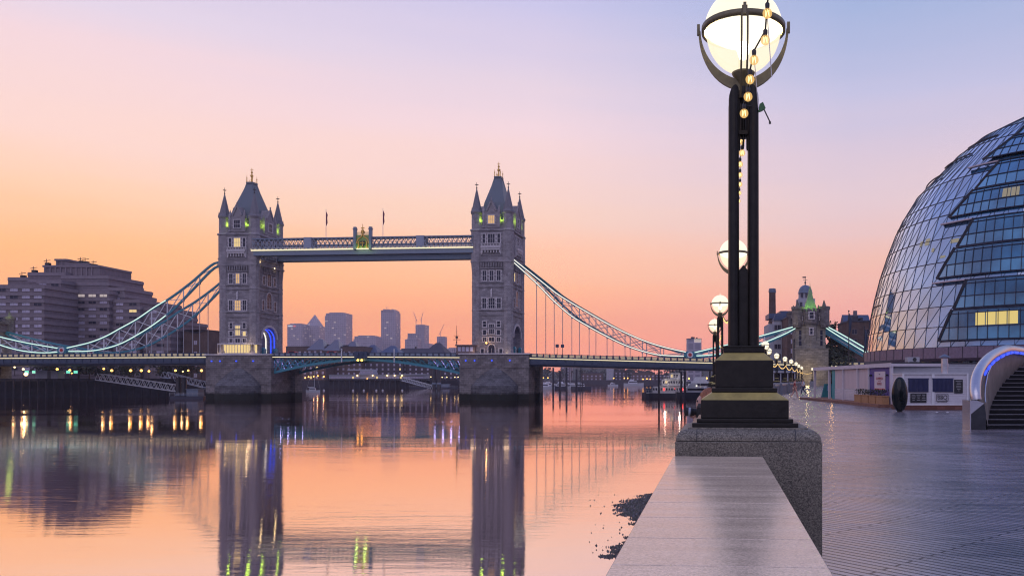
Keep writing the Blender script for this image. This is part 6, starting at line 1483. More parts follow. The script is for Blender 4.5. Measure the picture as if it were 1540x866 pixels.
# middle bank seen under and over the bascule span
mids = [('apartment_block','long brown building behind the left half of the road deck',430,546,521.5,646,'brick','flat','roof_dark'),
        ('apartment_block','first glass roofed block behind the left part of the deck',461,487,508.5,640,'brick','hip','roof_glass'),('apartment_block','second glass roofed block behind the left part of the deck',486,510,510,638,'brick','hip','roof_glass'),
        ('apartment_block','third glass roofed block, left of the middle of the deck',511,537,512,650,'brick','hip','roof_glass'),
        ('apartment_block','blue mansard roofed block near the middle of the deck',540,568,517.5,660,'brick_dark','hip','roof_blue'),
        ('apartment_block','blue roofed block just right of the middle of the deck',566,602,519,655,'brick_dark','hip','roof_blue'),
        ('apartment_block','long low dark roofed terrace right of the blue roofs',598,640,523,670,'brick_dark','ridge','roof_dark'),
        ('apartment_block','building with dark pyramid roof near the right bridge tower',637,669,514.5,640,'brick','hip','roof_dark'),
        ('warehouse','dark long dock warehouse behind the right pier',664,700,530,700,'brick_dark','ridge','roof_dark')]
M_['roof_glass'] = mat('conservatory_roof', (.15,.15,.19), .25, var=.3)
for n_, lab, a, b_, yt, D, wl, rf, rm in mids: building(n_, lab, a, b_, yt, D, 22, wall=wl, roof=rf, roof_m=rm, fl=3.4, bay=4.2, win=(1.7,1.9), lit=.03)
building('warehouse', 'low brick arcade building with amber lit ground floor right of the left pier', 454, 490, 541, 606, 14, wall='brick', roof='flat', fl=3.6, bay=4, win=(1.6,2.0), lit=.12)
building('apartment_block', 'brick riverside block with white pointed gables below the deck', 488, 545, 541, 622, 14, wall='brick', roof='flat', fl=3.4, bay=4, lit=.06)
building('apartment_block', 'tall dark quayside block under the middle of the bridge', 545, 606, 539, 628, 14, wall='brick_dark', roof='flat', fl=3.4, bay=4, lit=.03)
building('apartment_block', 'dark blue quayside block behind the right half of the bascule span', 604, 700, 541, 632, 14, wall='brick_dark', roof='flat', fl=3.4, bay=4.5, lit=.03)
# white pavilion on the pier
pv = empty('white_pavilion', (PX(567,596), 596, 5.9)); tag(pv, 'long white riverside pavilion on the dark quay under the bridge', 'building')
c = MB(); k_ = 596/FP
def xb(px): return (px-567)*k_
c.box(xb(495),xb(541),0,10,0,4.3); c.box(xb(541),xb(560),.5,10,0,8.0); c.box(xb(521),xb(558),2,10,7.2,8.3); c.box(xb(560),xb(600),0,10,0,4.0); c.box(xb(600),xb(640),1,10,0,4.6); c.box(xb(495),xb(640),-.6,10.3,3.9,4.3)
c.build('wall', M_['stucco'], pv)
its = []
for px in list(range(499,540,4))+list(range(563,638,4)): its.append(((xb(px),-.02,1.2),0,(1.4,1.6,'win_lit' if px % 9 == 0 else 'win_hotel')))
for px in range(543,560,4): its.append(((xb(px),.48,5.0),0,(1.4,1.8,'win_hotel')))
cap_parts(pv, its, simple_window)
for i, px in enumerate((538, 561, 583, 594, 605, 553)): c = MB(); c.ball((xb(px),-.9,3.5 if i<5 else 1),.55,8,6); c.build('porch_light', M_['warm'] if i<5 else M_['amber'], pv)
# skyline far away
sky = [('one','wide flat topped far office tower at the left end of the skyline',432,455,487.5,2850),('pyr','pyramid roofed far skyscraper',456,480.5,472,2900),('flat','broad square far skyscraper in the gap of the skyline',490,520,471,2800),
       ('flat','low wide far block between the two tall far towers',533,565,505.5,2700),('ragged','tall slim far tower under construction with a ragged top',573,595,465.5,2800),('low','low far block stepping up to the tower with cranes',609,628,510,2500),
       ('cranes','stepped far tower cluster topped with cranes',613,645,488,2900),('crane1','narrow far tower with a single crane near the right bridge tower',657,669,506,2600),('low','small pale far block beside the right bridge tower',672,686,524,2500)]
for kind, lab, a, b_, yt, D in sky:
    x0, x1 = PX(a,D), PX(b_,D); z0 = 5.9; h = PZ(yt,D)-z0; w = x1-x0; o = empty('far_skyscraper', ((x0+x1)/2, D, z0)); tag(o, lab, 'skyscraper', 'far towers of the hazy skyline'); hw = w/2; dp = min(60, w)
    c = MB(); f = MB(); fin = None
    if kind == 'pyr':
        ph = (490-472)*D/FP; c.box(-hw,hw,0,dp,0,h-ph-(8)); c.box(-hw*.85,hw*.85,2,dp-2,h-ph-8,h-ph); r = MB(); r.frus(0,dp/2,hw*.78,dp/2*.78,h-ph,.5,.5,h); fin = ('roof', r)
    elif kind == 'ragged':
        c.box(-hw,hw,0,dp,0,h-10); c.box(-hw-6,-hw,6,dp,0,h*.55); r = MB()
        for k in range(7): r.box(-hw+k*w/7,-hw+k*w/7+w/7*.55,0,dp,h-10,h-10+(12 if k%2 else 8)); 
        r.bar((-hw*.4,5,h),(-hw*.2,5,h+12),1.2); fin = ('frame_top', r)
    elif kind == 'cranes':
        c.box(-hw,-hw*.2,0,dp,0,h*.84); c.box(-hw*.3,hw*.55,5,dp,0,h); c.box(hw*.5,hw,0,dp,0,h*.66); r = MB()
        for x, dx in ((-hw*.25,-9),(hw*.25,7)): r.bar((x,5,h),(x,5,h+22),1.6); r.bar((x-dx*.3,5,h+14),(x+dx,5,h+46),1.4)
        fin = ('crane', r)
    elif kind == 'crane1':
        c.box(-hw,hw,0,dp,0,h); r = MB(); r.bar((-3,5,h),(-3,5,h+12),1.3); r.bar((-8,5,h+5),(9,5,h+40),1.2); fin = ('crane', r)
    else:
        c.box(-hw,hw,0,dp,0,h); 
        if kind == 'flat': c.box(-hw-5,-hw,4,dp,0,h-9); c.box(hw,hw+4,4,dp,0,h*.5)
        r = MB(); r.box(-hw*.7,hw*.7,4,dp-4,h,h+3); fin = ('roof', r)
    c.build('wall', M_['far_facade'], o); fin[1].build(fin[0], M_['far_facade'], o)
    if kind == 'one':
        c = MB(); c.box(-hw*.9,-hw*.3,-1,-.2,h-9,h-4); c.build('lit_sign', emis('pale_sign', (.9,.9,1), .8), o); c = MB(); c.box(-hw*.2,hw*.1,-1,-.2,h-9,h-4); c.build('lit_sign', emis('red_sign', (1,.2,.2), .8), o)
# hazier trees and houses of the far shore seen under the right span
def tree(label, x, y, z0, h, r, seed, n=900, trunk=.28, s=None, group=None, name='tree', m_='leaf'):
    rng = random.Random(seed); o = empty(name, (x,y,z0)); tag(o, label, 'tree', group); s = s or r*.11
    c = MB(); c.path([(0,0,0),(.02*h,0,h*trunk),(0,.02*h,h*.7)],[h*.03,h*.022,h*.008],7)
    for k in range(6):
        a = k*1.05+rng.random(); z = h*(trunk+.08*k*.6); c.path([(0,0,z),(r*.35*cos(a),r*.35*sin(a),z+h*.12),(r*.7*cos(a),r*.7*sin(a),z+h*.2)],[h*.014,h*.009,h*.004],5)
    c.build('trunk', M_['bark'], o); b = MB(); cl = []
    for k in range(16):
        a = rng.uniform(0,2*pi); t_ = rng.random(); rr_ = r*(.25+.6*rng.random())*sin(pi*(.18+.74*t_)); cl.append((rr_*cos(a), rr_*sin(a), h*(trunk*.9)+t_*h*(1-trunk*.95), r*rng.uniform(.28,.46)))
    for k in range(n):
        q = rng.choice(cl); d = Vector((rng.gauss(0,1),rng.gauss(0,1),rng.gauss(0,.8))).normalized()*q[3]*rng.random()**.4; p = Vector(q[:3])+d
        a, t_ = rng.uniform(0,2*pi), rng.uniform(-1,1); u_ = Vector((cos(a)*cos(t_),sin(a)*cos(t_),sin(t_)))*s*rng.uniform(.6,1.4); w_ = u_.cross(Vector((rng.gauss(0,1),rng.gauss(0,1),rng.gauss(0,1)))).normalized()*s*.7
        b.add([p-u_, p+w_, p+u_, p-w_*.8], [(0,1,2,3)])
    b.build('crown', M_[m_], o); return o
rng = random.Random(31)
for i in range(15):
    px = 826+i*16+rng.uniform(-4,4); D = 1110+rng.uniform(0,60); hh = rng.uniform(13,22)
    tree('hazy tree of the far shore, number in a row under the right bridge span'.replace(', number in a row',''), PX(px,D), D, 5, hh, hh*.75, 100+i, 260, .15, group='hazy trees lining the far shore under the right span')
far = [('far_house','long brick riverside apartment block on the far shore',874,906,561,1080,'brick'),('far_house','white balconied far apartment block under the right span',912,922,553,1085,'stucco'),('far_house','hazy far block with raised middle right of the white one',924,952,557,1120,'brick_dark'),
       ('far_house','wide brick far apartment block near the paddle boat',950,985,560,1080,'brick'),('far_house','low hazy far block behind the paddle boat',985,1030,563,1100,'brick_dark'),('far_house','hazy far block beside the moored boats on the left',843,858,550,1150,'concrete')]
for n_, lab, a, b_, yt, D, wl in far: building(n_, lab, a, b_, yt, D, 18, z0=5, wall=wl, roof='flat', fl=4, bay=5, win=(2,2), lit=.02, cat='apartment block')
hills = MB(); vs = []; fs = []; n = 60
for k in range(n+1):
    px = 560+k*12; D = 2000; z = 5+24+10*sin(k*.5)+6*sin(k*1.3+1)+ (6 if 18<k<30 else 0)
    vs += [(PX(px,D),D,0),(PX(px,D),D+60,z),(PX(px,D),D+400,z*.9)]
for k in range(n): a = k*3; fs += [(a,a+3,a+4,a+1),(a+1,a+4,a+5,a+2)]
hills.add(vs, fs); tag(hills.build('far_wooded_ridge', M_['leaf']), kind='structure')
building('tower_block', 'square grey tower block on the skyline left of the nearest lamp', 1033, 1055, 509.5, 820, 20, z0=4.5, wall='far_facade', roof='flat', fl=3.2, bay=4, lit=.0, cat='tower block', wins=False)
building('far_tower', 'pale square far tower seen low under the bridge beside the right pier', 848, 859, 549, 1900, 30, z0=4.5, wall='far_facade', roof='flat', lit=.0, cat='tower block', wins=False)
# amber lamps along the shores
def shore_lamp(label, px, py, D, h=4.0, col='amber', r=.4, group='street lamps glowing along the far quays', e=0):
    z = PZ(py,D); o = empty('quay_lamp', (PX(px,D),D,z)); tag(o, label, 'lamp', group)
    c = MB(); c.ball((0,0,0),r,8,6); c.build('lamp_globe', M_[col], o); c = MB(); c.tube((0,0,-h),(0,0,-r*.8),.1,n=5); c.bar((-.4,0,-h+.05),(.4,0,-h+.05),.4,.1); c.build('pole', M_['dark_metal'], o)
    if e: lamp_light((PX(px,D),D-.8,z), e, (1,.6,.25), .3)
left = [(35,555,.33,'warm'),(22,552,.26,'warm'),(86,555,.36,'amber'),(105,556.5,.34,'amber'),(96,561,.22,'warm'),(108,561,.2,'amber'),(156,554.5,.3,'amber'),(168,557,.38,'amber'),(196.5,557,.4,'amber'),(212.5,557,.4,'amber'),(224,558,.32,'amber'),(230,548.5,.22,'amber'),(264,557,.34,'amber'),(283,557,.3,'amber'),(303,557,.4,'amber'),(275,558.5,.2,'warm')]
pl = ['leftmost','second','third','fourth','fifth','sixth','seventh','eighth','ninth','tenth','eleventh','twelfth','thirteenth','fourteenth','fifteenth','sixteenth']
for i, (x, y, r, cn) in enumerate(sorted(left)): shore_lamp('%s of the orange lamps on the left quay under the side span' % pl[i], x, y, 290, 3.2, cn, r*1.15, 'orange lamps on the left quay', 60)
star = shore_lamp('brightest lamp on the left quay, low beside the abutment at the left edge', 39, 562.5, 268, 2.2, 'warm', .6, 'orange lamps on the left quay', 400)
midl = [(459,568),(464,566.5),(472,566),(478,565),(487,566)] 
for i, (x, y) in enumerate(midl): shore_lamp('%s of five amber lamps on the quay beside the left pier' % pl[i], x, y, 600, 3, 'amber', .5, 'amber lamps beside the left pier', 90)
rl = [(612,566),(625,566.5),(640,566.5),(648,566.5),(665,567),(672,567),(684,567),(689,566.8)]
for i, (x, y) in enumerate(rl): shore_lamp('%s of the pale lamps on the quay left of the right pier' % pl[i], x, y, 608, 3, 'warm', .38, 'pale lamps on the quay left of the right pier')
fl_ = [(923,568.5),(939,568.5),(944,568.5),(967,570),(973,569.5),(978,569.8),(817,568),(824,568),(1036,569),(1047,568.5),(1063,568.5)]
for i, (x, y) in enumerate(sorted(fl_)): shore_lamp('%s of the hazy orange lamps on the far shore' % pl[i], x, y, 1062 if x < 1000 else 700, 4, 'amber', .75, 'hazy orange lamps on the far shore')

# dark trees on the left quay behind the side span
for i, (px, hh) in enumerate(((64,10),(78,9),(118,10),(134,9.5),(150,10),(180,9),(200,8.5),(244,8),(258,9),(272,8),(288,9))):
    tree('%s dark round tree on the left quay under the side span' % pl[i], PX(px,300), 300, 5.9, hh, hh*.5, 300+i, 420, .3, group='dark trees on the left quay')
# quay piles and the two white lattice gangways
quay = empty('timber_jetty', (PX(150,272), 266, 0)); tag(quay, 'dark timber piled jetty along the left quay', 'jetty')
c = MB(); c.bar((-30,1.5,6.3),(26,10.5,6.3),3.0,.6); c.build('deck', M_['quay'], quay)
for k in range(24):
    t_ = k/23; x = -30+56*t_; c = MB(); c.tube((x,1.2+9*t_-1.2,-1),(x,1.2+9*t_-1.2,6.1),.28,n=7); c.build('pile', M_['quay'], quay)
c = MB(); c.box(-18,-14,1,4,6.6,9.4); c.build('hut', M_['stucco'], quay); c = MB(); c.box(-13,-10.5,1.2,4,6.6,9.2); c.build('hut', M_['stucco'], quay)
for x in (-22.5,-20,-8.5,-6): c = MB(); c.box(x-.6,x+.6,2.9,3.1,8.4,9.3); c.build('lit_panel', M_['teal_em'], quay)
def gangway(label, a, b_, h=2.2, w=1.8):
    a, b_ = Vector(a), Vector(b_); o = empty('gangway', a); tag(o, label, 'gangway', 'white lattice gangways down to the pontoons'); d = b_-a; n = max(6, int(d.length/1.9)); up = Vector((0,0,h)); nn = d.cross(Vector((0,0,1))).normalized()
    for s in (-1,1):
        c = MB(); of = nn*s*w/2
        c.bar(of,d+of,.2); c.bar(up+of+d*.06,up+d+of,.2)
        for k in range(n):
            p, q = d*(k/n)+of, d*((k+1)/n)+of; m_ = (p+q)/2+up
            c.bar(p, m_, .13); c.bar(m_, q, .13)
        c.build('side_truss', M_['white'], o)
    c = MB(); c.bar(Vector((0,0,-.05)), d-Vector((0,0,.05)), w, .12); c.build('walk_deck', M_['rail_grey'], o)
gangway('long white lattice gangway sloping down from the left quay', P(146,571,266), P(266,588.5,264))
gangway('second white lattice gangway at the foot of the left pier', P(245,567,277), P(308,583,272), 2.0)
gangway('white gangway sloping down from the pavilion quay', P(604,572,590), P(652,585,586), 2.6, 2.4)
for (px, D, hh) in ((268.5,262,7),(277,262,7)):
    o = empty('mooring_pile', (PX(px,D),D,0)); tag(o, 'tall dark mooring pile at the end of the long gangway, ' + ('left' if px < 270 else 'right') + ' of the pair', 'pile'); c = MB(); c.tube((0,0,-1),(0,0,hh),.75,n=12); c.build('pile', M_['dark_metal'], o); c = MB(); c.lathe([(.85,1.0),(.95,1.3),(.85,1.6)],12); c.build('collar', M_['rail_grey'], o)
for (a, b_, D, lab) in ((262,312,262,'long low pontoon at the end of the gangways beside the left pier'),(617,690,588,'grey pontoon with railings below the pavilion gangway')):
    o = empty('pontoon', (PX(a,D),D,0)); tag(o, lab, 'pontoon'); w = PX(b_,D)-PX(a,D); c = MB(); c.box(0,w,-2.5,3,-.4,.9); c.build('float', M_['hull_dark'], o); c = MB()
    for k in range(int(w/1.5)): c.bar((k*1.5,-2.4,.9),(k*1.5,-2.4,2.0),.08)
    c.bar((0,-2.4,2.0),(w,-2.4,2.0),.1); c.bar((0,-2.4,1.45),(w,-2.4,1.45),.08); c.build('railing', M_['stucco'], o)
    c = MB(); c.box(w*.45,w*.8,-1.5,2,.9,3.0); c.box(w*.44,w*.82,-1.8,2.3,3.0,3.2); c.build('shelter', M_['rail_grey'], o)
for i, (px, D, hh) in enumerate(((653,586,16),(660,586,17))):
    o = empty('mooring_pile', (PX(px,D),D,0)); tag(o, 'thick dark mooring pile in front of the pontoon, ' + ('left' if i == 0 else 'right') + ' of two', 'pile'); c = MB(); c.tube((0,0,-1),(0,0,hh),1.4,n=12); c.build('pile', M_['dark_metal'], o); c = MB(); c.lathe([(1.5,3.0),(1.6,3.6),(1.5,4.2)],12); c.build('collar', M_['rail_grey'], o)
quay2 = empty('pile_wall', (PX(490,598), 590, 0)); tag(quay2, 'dark piled quay frontage under the middle of the bridge', 'quay wall')
c = MB(); c.bar((0,7,6.6),(PX(690,598)-PX(490,598),9,6.6),6,.8); c.build('deck', M_['quay'], quay2)
for k in range(22): c = MB(); x = k*3.8; c.tube((x,4.2,-1),(x,4.2,6.4),.35,n=6); c.build('pile', M_['quay'], quay2)

# ---- boats
def hull(L, B, H, bow=.3, sheer=.25, m_='hull_white', z0=-.3):
    c = MB(); n = 12; vs = []; 
    for i in range(n+1):
        t_ = i/n; w = B/2*(1-max(0,(t_-1+bow)/bow)**2.0)*(.8+.2*min(1,t_*5)); z = H*(1+sheer*(t_-.4)**2*2); x = -L/2+L*t_
        vs += [(x,-w,z),(x-.0*L,-w*.75,z0),(x,w*.75,z0),(x,w,z)]
    fs = []
    for i in range(n): a = i*4; fs += [(a,a+1,a+5,a+4),(a+2,a+3,a+7,a+6),(a+3,a,a+4,a+7)]
    fs += [(0,3,2,1),(n*4,n*4+1,n*4+2,n*4+3)]; c.add(vs, fs); return c
def boat(label, px, D, L, kind='cruiser', rz=0, m_='hull_white', group=None, mast=0):
    o = empty('moored_boat', (PX(px,D),D,0), rz); tag(o, label, 'boat', group); B = L*.28; H = L*.12+.3
    hull(L,B,H,m_=m_).build('hull', M_[m_], o)
    c = MB(); c.frus(-L*.05,0,L*.24,B*.36,H,L*.2,B*.32,H+L*.1+.5); 
    if kind == 'cruiser': c.frus(-L*.1,0,L*.12,B*.3,H+L*.1+.5,L*.09,B*.26,H+L*.17+.6)
    c.build('cabin', M_['hull_white'] if kind != 'barge' else M_['redpaint'], o)
    c = MB()
    for s in (-1,1): c.box(-L*.24,L*.16,s*B*.345-.04,s*B*.345+.04,H+.3+L*.03,H+.3+L*.075)
    c.build('window', M_['win_dark'], o)
    if mast: c = MB(); c.tube((L*.08,0,H),(L*.08,0,mast),.09,.05,6); c.bar((L*.06,0,H+1.6),(-L*.38,0,H+1.5),.2); c.path([(L*.08,0,mast),(L*.5,0,H+.2)],.02,4); c.path([(L*.08,0,mast),(-L*.48,0,H+.2)],.02,4); c.build('mast', M_['white'], o)
    return o
boat('small white sailing yacht moored right of the left pier', 471, 392, 6.5, 'yacht', radians(12), mast=14.5)
for i, px in enumerate((531,547,566,575.5,605,487)):
    D = 455; o = empty('mooring_buoy', (PX(px,D),D,0)); tag(o, '%s pale mooring buoy in the dark water under the bridge' % ('first','second','third','fourth','fifth','nearest to the yacht')[i], 'buoy', 'mooring buoys under the bridge'); c = MB(); c.ball((0,0,.25),.55,10,6); c.build('float', M_['hull_white'], o); c = MB(); c.tube((0,0,.7),(0,0,1.3),.08,n=5); c.build('ring', M_['dark_metal'], o)
rng = random.Random(8)
bl_ = ['white cruiser moored closest to the right pier','second of the boats moored right of the pier','low dark boat third from the pier','barge with mast in the left moorings','small cruiser fifth from the pier','outer boat at the right end of the left moorings','pale cruiser behind the left moorings']
for i, (px, D, L) in enumerate(((820,520,13),(834,540,10),(846,530,14),(856,545,12),(864,520,11),(874,510,13),(827,600,14))):
    boat(bl_[i], px, D, L, 'cruiser', rng.uniform(-.3,.3), 'hull_dark' if i in (2,3,5) else 'hull_white', 'boats moored beyond the right pier', mast=rng.choice((0,11,16,0)) if i not in (3,) else 22)
o = empty('mooring_mast', (PX(874,505),505,0)); tag(o, 'tall lattice mast at the right end of the left moorings', 'mast'); c = MB(); c.tube((-.7,0,0),(-.3,0,22),.25,.15,6); c.tube((.9,0,0),(.4,0,18),.3,.2,6)
for k in range(8): c.bar((-.65,0,2+k*2),(.8,0,3+k*2),.15)
c.build('pole', M_['dark_metal'], o)
for i, (px, D, hh) in enumerate(((832,515,14),(842,512,12),(852,508,17),(867,506,13))):
    o = empty('mooring_pile', (PX(px,D),D,0)); tag(o, 'dark timber pile among the left moorings, %s from the pier' % pl[i].replace('leftmost','first'), 'pile', 'timber piles of the left moorings'); c = MB(); c.tube((0,0,-1),(0,0,hh),.7,.6,8); c.build('pile', M_['quay'], o); c = MB(); c.lathe([(.75,3),(.85,3.4),(.75,3.8)],8); c.build('collar', M_['dark_metal'], o)
boat('small white boat out on the far water with an orange light', 922, 760, 10, 'cruiser', .3); boat('low white launch crossing far out under the right span', 953, 800, 20, 'cruiser', .05)
# paddle steamer moored right
D = 275.0; ps = empty('paddle_steamer', (PX(1003,D), D, 0), radians(-8)); tag(ps, 'moored white paddle steamer with two dark funnels and stacked decks', 'boat')
Lp = 17.5
h_ = hull(Lp,6,1.6,m_='hull_dark'); h_.turn(lambda v: Vector((-v.x,-v.y,v.z))); h_.build('hull', M_['hull_dark'], ps)
c = MB(); c.box(-6.8,7.2,-2.4,2.4,1.6,1.9); c.box(-2.2,7.0,-2.2,2.2,4.1,4.3); c.box(-.8,6.4,-2.0,2.0,6.4,6.6); c.box(.6,5.6,-1.7,1.7,8.3,8.5); c.build('deck', M_['hull_white'], ps)
c = MB(); c.box(-5.0,6.9,-1.9,1.9,1.9,3.9); c.box(-1.6,6.4,-1.7,1.7,4.3,6.4); c.box(1.2,5.0,-1.4,1.4,6.6,8.3); c.build('cabin', M_['hull_white'], ps)
c = MB(); c.box(-7.6,-4.6,-2.2,2.2,4.0,4.25); 
for k in range(7): c.tube((-7.5+k*.45,-2.1,1.7),(-7.5+k*.45,-2.1,4.0),.07,n=5)
c.box(-7.3,-5.0,-1.6,1.6,1.7,3.2); c.build('awning', M_['dark_blue'], ps)
for z, x0, x1, y in ((2.5,-4.8,6.8,-1.93),(4.9,-1.4,6.2,-1.73),(7.1,1.4,4.8,-1.43)):
    n = int((x1-x0)/.9)
    for k in range(n): c = MB(); c.box(-.28,.28,-.04,.04,0,.9); c.build('window', M_['win_dark'] if (k*3+int(z)) % 7 else (M_['red'] if z < 3 else M_['win_lit']) , ps, (x0+.5+k*.9,y,z))
for x in (2.1,4.4): c = MB(); c.tube((x,0,8.3),(x,0,12.6),.28,n=10); c.lathe([(.34,12.2),(.42,12.6),(.34,12.9)],10,(x,0)); c.build('funnel', M_['dark_metal'], ps)
c = MB()
for z, x0, x1, y in ((4.3,-2.2,7.0,-2.15),(6.6,-.8,6.4,-1.95),(1.9,-6.8,7.2,-2.35)):
    c.bar((x0,y,z+.9),(x1,y,z+.9),.06); 
    for k in range(int((x1-x0)/.8)): c.bar((x0+k*.8,y,z),(x0+k*.8,y,z+.9),.05)
c.build('railing', M_['white'], ps)
lamp_light((PX(1000,D),D-5,5.6), 130, (1,.8,.65), .4); lamp_light((PX(1022,D),D-6,7), 110, (1,.85,.75), .4)  # added lights without fixtures, off the hull side, to lighten the steamer
b2 = boat('dark hulled boat with deck lights behind the nearest lamp base', 1048, 268, 14, 'cruiser', radians(8), 'hull_dark', mast=9)
b3 = boat('white river cruiser moored right of the paddle steamer', 1062, 300, 22, 'cruiser', radians(-4))
for i, (px, D2, r_, cn) in enumerate(((1046,262,.28,'strip_w'),(1020,270,.16,'red'),(1060,296,.3,'warm'))):
    c = MB(); c.ball((0,0,0),r_,8,6); q = c.build('deck_light', M_[cn], (b2,ps,b3)[i]); q.location = ((-.5,-2.2,4.2),(3.0,-2.4,3.2),(-2,-3.4,3.4))[i]
for i, (px, hh) in enumerate(((991,10.5),(1024.5,9),(1030,9.2))):
    o = empty('mooring_pile', (PX(px,266),266,0)); tag(o, 'dark mooring pile beside the paddle steamer, %s' % ('leftmost','middle','rightmost')[i], 'pile', 'mooring piles by the paddle steamer'); c = MB(); c.tube((0,0,-1),(0,0,hh),.32,n=10); c.build('pile', M_['quay'], o); c = MB(); c.lathe([(.36,2),(.42,2.4),(.36,2.8)],10); c.build('collar', M_['dark_metal'], o)
o = empty('slender_post', (PX(1067.5,250),250,0)); tag(o, 'slender pale post standing in the water under the right span', 'post'); c = MB(); c.tube((0,0,-1),(0,0,10),.25,n=8); c.build('post', M_['rail_grey'], o); c = MB(); c.ball((0,0,10),.3,8,5); c.build('cap', M_['white'], o)

# ---- south side behind the abutment
mill = empty('mill_building', (PX(1180,300), 300, GZ)); tag(mill, 'pale gabled riverside mill building left of the right abutment tower', 'building')
def xm_(px, D=300): return PX(px,D)-PX(1180,300)
c = MB(); c.box(xm_(1156),xm_(1186),0,14,0,PZ(487,300)-GZ); c.box(xm_(1163),xm_(1184),-1.5,14,0,PZ(482,300)-GZ); c.box(xm_(1186),xm_(1206),1,14,0,PZ(471,300)-GZ); c.build('wall', M_['stucco'], mill)
c = MB(); zz = PZ(482,300)-GZ; c.slab([(xm_(1162),zz),(xm_(1185),zz),(xm_(1182),zz+2.0),(xm_(1165),zz+2.0)], -2, 14); c.box(xm_(1158),xm_(1184),3,14,zz+1,zz+2.9); c.box(xm_(1176),xm_(1208),4,15,PZ(471,300)-GZ,PZ(466,300)-GZ); c.build('roof', M_['roof_blue'], mill)
its = []
for f in range(5):
    for px in (1166,1171,1177,1182): its.append(((xm_(px),-1.52,zz-3.4-f*3.6),0,(1.0,1.6,'win_dark')))
    for px in (1191,1197,1202): its.append(((xm_(px),.98,zz-2.4-f*3.6),0,(1.0,1.6,'win_dark')))
cap_parts(mill, its, simple_window)
o = empty('brick_chimney', (PX(1161.5,305),305,GZ)); tag(o, 'tall round brick factory chimney left of the domed building', 'chimney'); c = MB(); zc = PZ(434,305)-GZ; c.lathe([(1.7,0),(1.25,zc-1.5)],14); c.build('shaft', M_['brick'], o); c = MB(); c.lathe([(1.4,zc-1.6),(1.5,zc-1.2),(1.25,zc)],14); c.build('cap', M_['lead'], o)
o = empty('domed_lantern_building', (PX(1211,320),320,GZ)); tag(o, 'white lantern tower with lead dome and weather vane behind the abutment tower', 'building'); k_ = 320/FP; zd = lambda py: PZ(py,320)-GZ
c = MB(); c.box(-12*k_,12.5*k_,-3,3,0,zd(450)); c.lathe([(10.2*k_,zd(450)),(10.2*k_,zd(441))],8,smooth=False); c.build('wall', M_['stucco'], o)
c = MB(); n = 8; c.lathe([(11*k_,zd(441.5)),(11*k_,zd(440.5))]+[(10.4*k_*cos(j/n*pi/2)+.02, zd(440.5)+(zd(428.5)-zd(440.5))*sin(j/n*pi/2)) for j in range(n+1)],20); c.build('dome', M_['lead'], o)
c = MB(); c.tube((0,0,zd(429)),(0,0,zd(416)),.22,.06,6); c.bar((-.9,0,zd(421)),(.9,0,zd(421)),.12); c.box(-1.1,.3,-.05,.05,zd(418),zd(416)); c.ball((0,0,zd(425)),.4,8,6); c.build('weather_vane', M_['dark_metal'], o)
for x in (-3.6,0,3.6): put(simple_window((.9,1.8,'win_dark')), 'window', o, (x*.5, -2.78 if x == 0 else -2.5, zd(448)))
its = [((x,-3.02,zd(462)-f*3.4),0,(1.0,1.7,'win_dark')) for f in range(6) for x in (-2.2,0,2.2)]; cap_parts(o, its, simple_window)
building('apartment_block', 'red and pale brick apartment block left of the glass building', 1276, 1312, 484, 266, 16, z0=GZ, wall='brick', roof='flat', fl=3.2, bay=3.0, win=(1.6,1.5), lit=.04, wm='win_dark')
building('apartment_block', 'dark upper block rising behind the red brick apartments', 1274, 1312, 471, 286, 14, z0=GZ, wall='concrete', roof='ridge', fl=3.2, bay=3.0, lit=.0, wm='win_dark', roof_m='roof_blue')
building('warehouse', 'dark brick warehouse wall behind the lamps beside the mill', 1110, 1160, 520, 330, 14, z0=GZ, wall='brick_dark', roof='flat', fl=3.4, bay=3.6, lit=.1)
building('warehouse', 'brown brick block between the mill and the abutment tower', 1184, 1200, 478, 285, 14, z0=GZ, wall='brick', roof='flat', fl=3.4, bay=3.2, lit=.08)
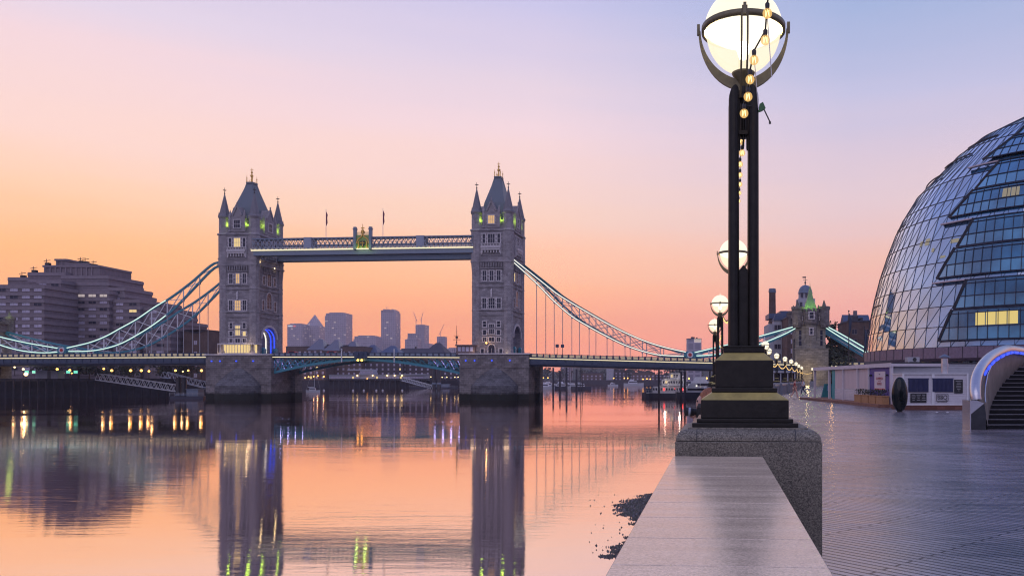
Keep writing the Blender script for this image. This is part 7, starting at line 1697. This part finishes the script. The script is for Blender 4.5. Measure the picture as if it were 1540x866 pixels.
for i, (px, D, hh, r) in enumerate(((1246,262,20,5.5),(1256,262,15,6),(1268,262,11,5.5),(1250,240,11,5),(1262,236,9,5))):
    tree('%s dark tree right of the right abutment tower' % ('tallest','second','third','nearer rounded','nearest low')[i], PX(px,D), D, GZ, hh, r, 500+i, 900, .25, group='dark trees by the right abutment tower')
for i, px in enumerate((1276.5,1300)):
    o = empty('flagpole', (PX(px,150),150,GZ)); tag(o, ('tall dark flagpole with furled flag left of the glass building', 'shorter flagpole with furled flag in front of the glass building')[i], 'flagpole'); zf = PZ((468,492)[i],150)-GZ; c = MB(); c.tube((0,0,0),(0,0,zf),.12,.07,8); c.ball((0,0,zf+.05),.16,8,5); c.build('pole', M_['dark_metal'], o); c = MB(); c.path([(.1,0,zf-.4),(.35,0,zf-1.6),(.2,0,zf-3.2),(.12,0,zf-4.6)],[.05,.3,.26,.05],6); c.build('flag', M_['dark_blue'], o)
# low abutment wall and canopy on the quay by the last lamps
o = empty('riverside_canopy', (PX(1190,215),215,GZ)); tag(o, 'low pale canopy building behind the row of lamps', 'building')
c = MB(); c.box(-9,1.5,0,10,3.6,4.1); c.build('roof', M_['stucco'], o)
for k in range(6): c = MB(); c.tube((-8.5+k*1.9,.4,0),(-8.5+k*1.9,.4,3.6),.18,n=8); c.build('column', M_['stucco'], o)
c = MB(); c.box(-9,1.4,8,8.2,0,3.6); c.build('back_wall', M_['brick_dark'], o)
# haze: the morning air over the estuary
HAZE = 0.00015
c = MB(); c.box(-1900, 1400, -40, 3400, -4, 262)
hm = bpy.data.materials.new('morning_haze'); hm.use_nodes = True; t = hm.node_tree; t.nodes.clear(); ov = t.nodes.new('ShaderNodeOutputMaterial'); pvn = t.nodes.new('ShaderNodeVolumePrincipled'); pvn.inputs['Density'].default_value = HAZE; pvn.inputs['Color'].default_value = (.9,.85,.95,1); pvn.inputs['Anisotropy'].default_value = .2
t.links.new(pvn.outputs[0], ov.inputs['Volume'])
if HAZE > 0: tag(c.build('haze', hm), kind='stuff')
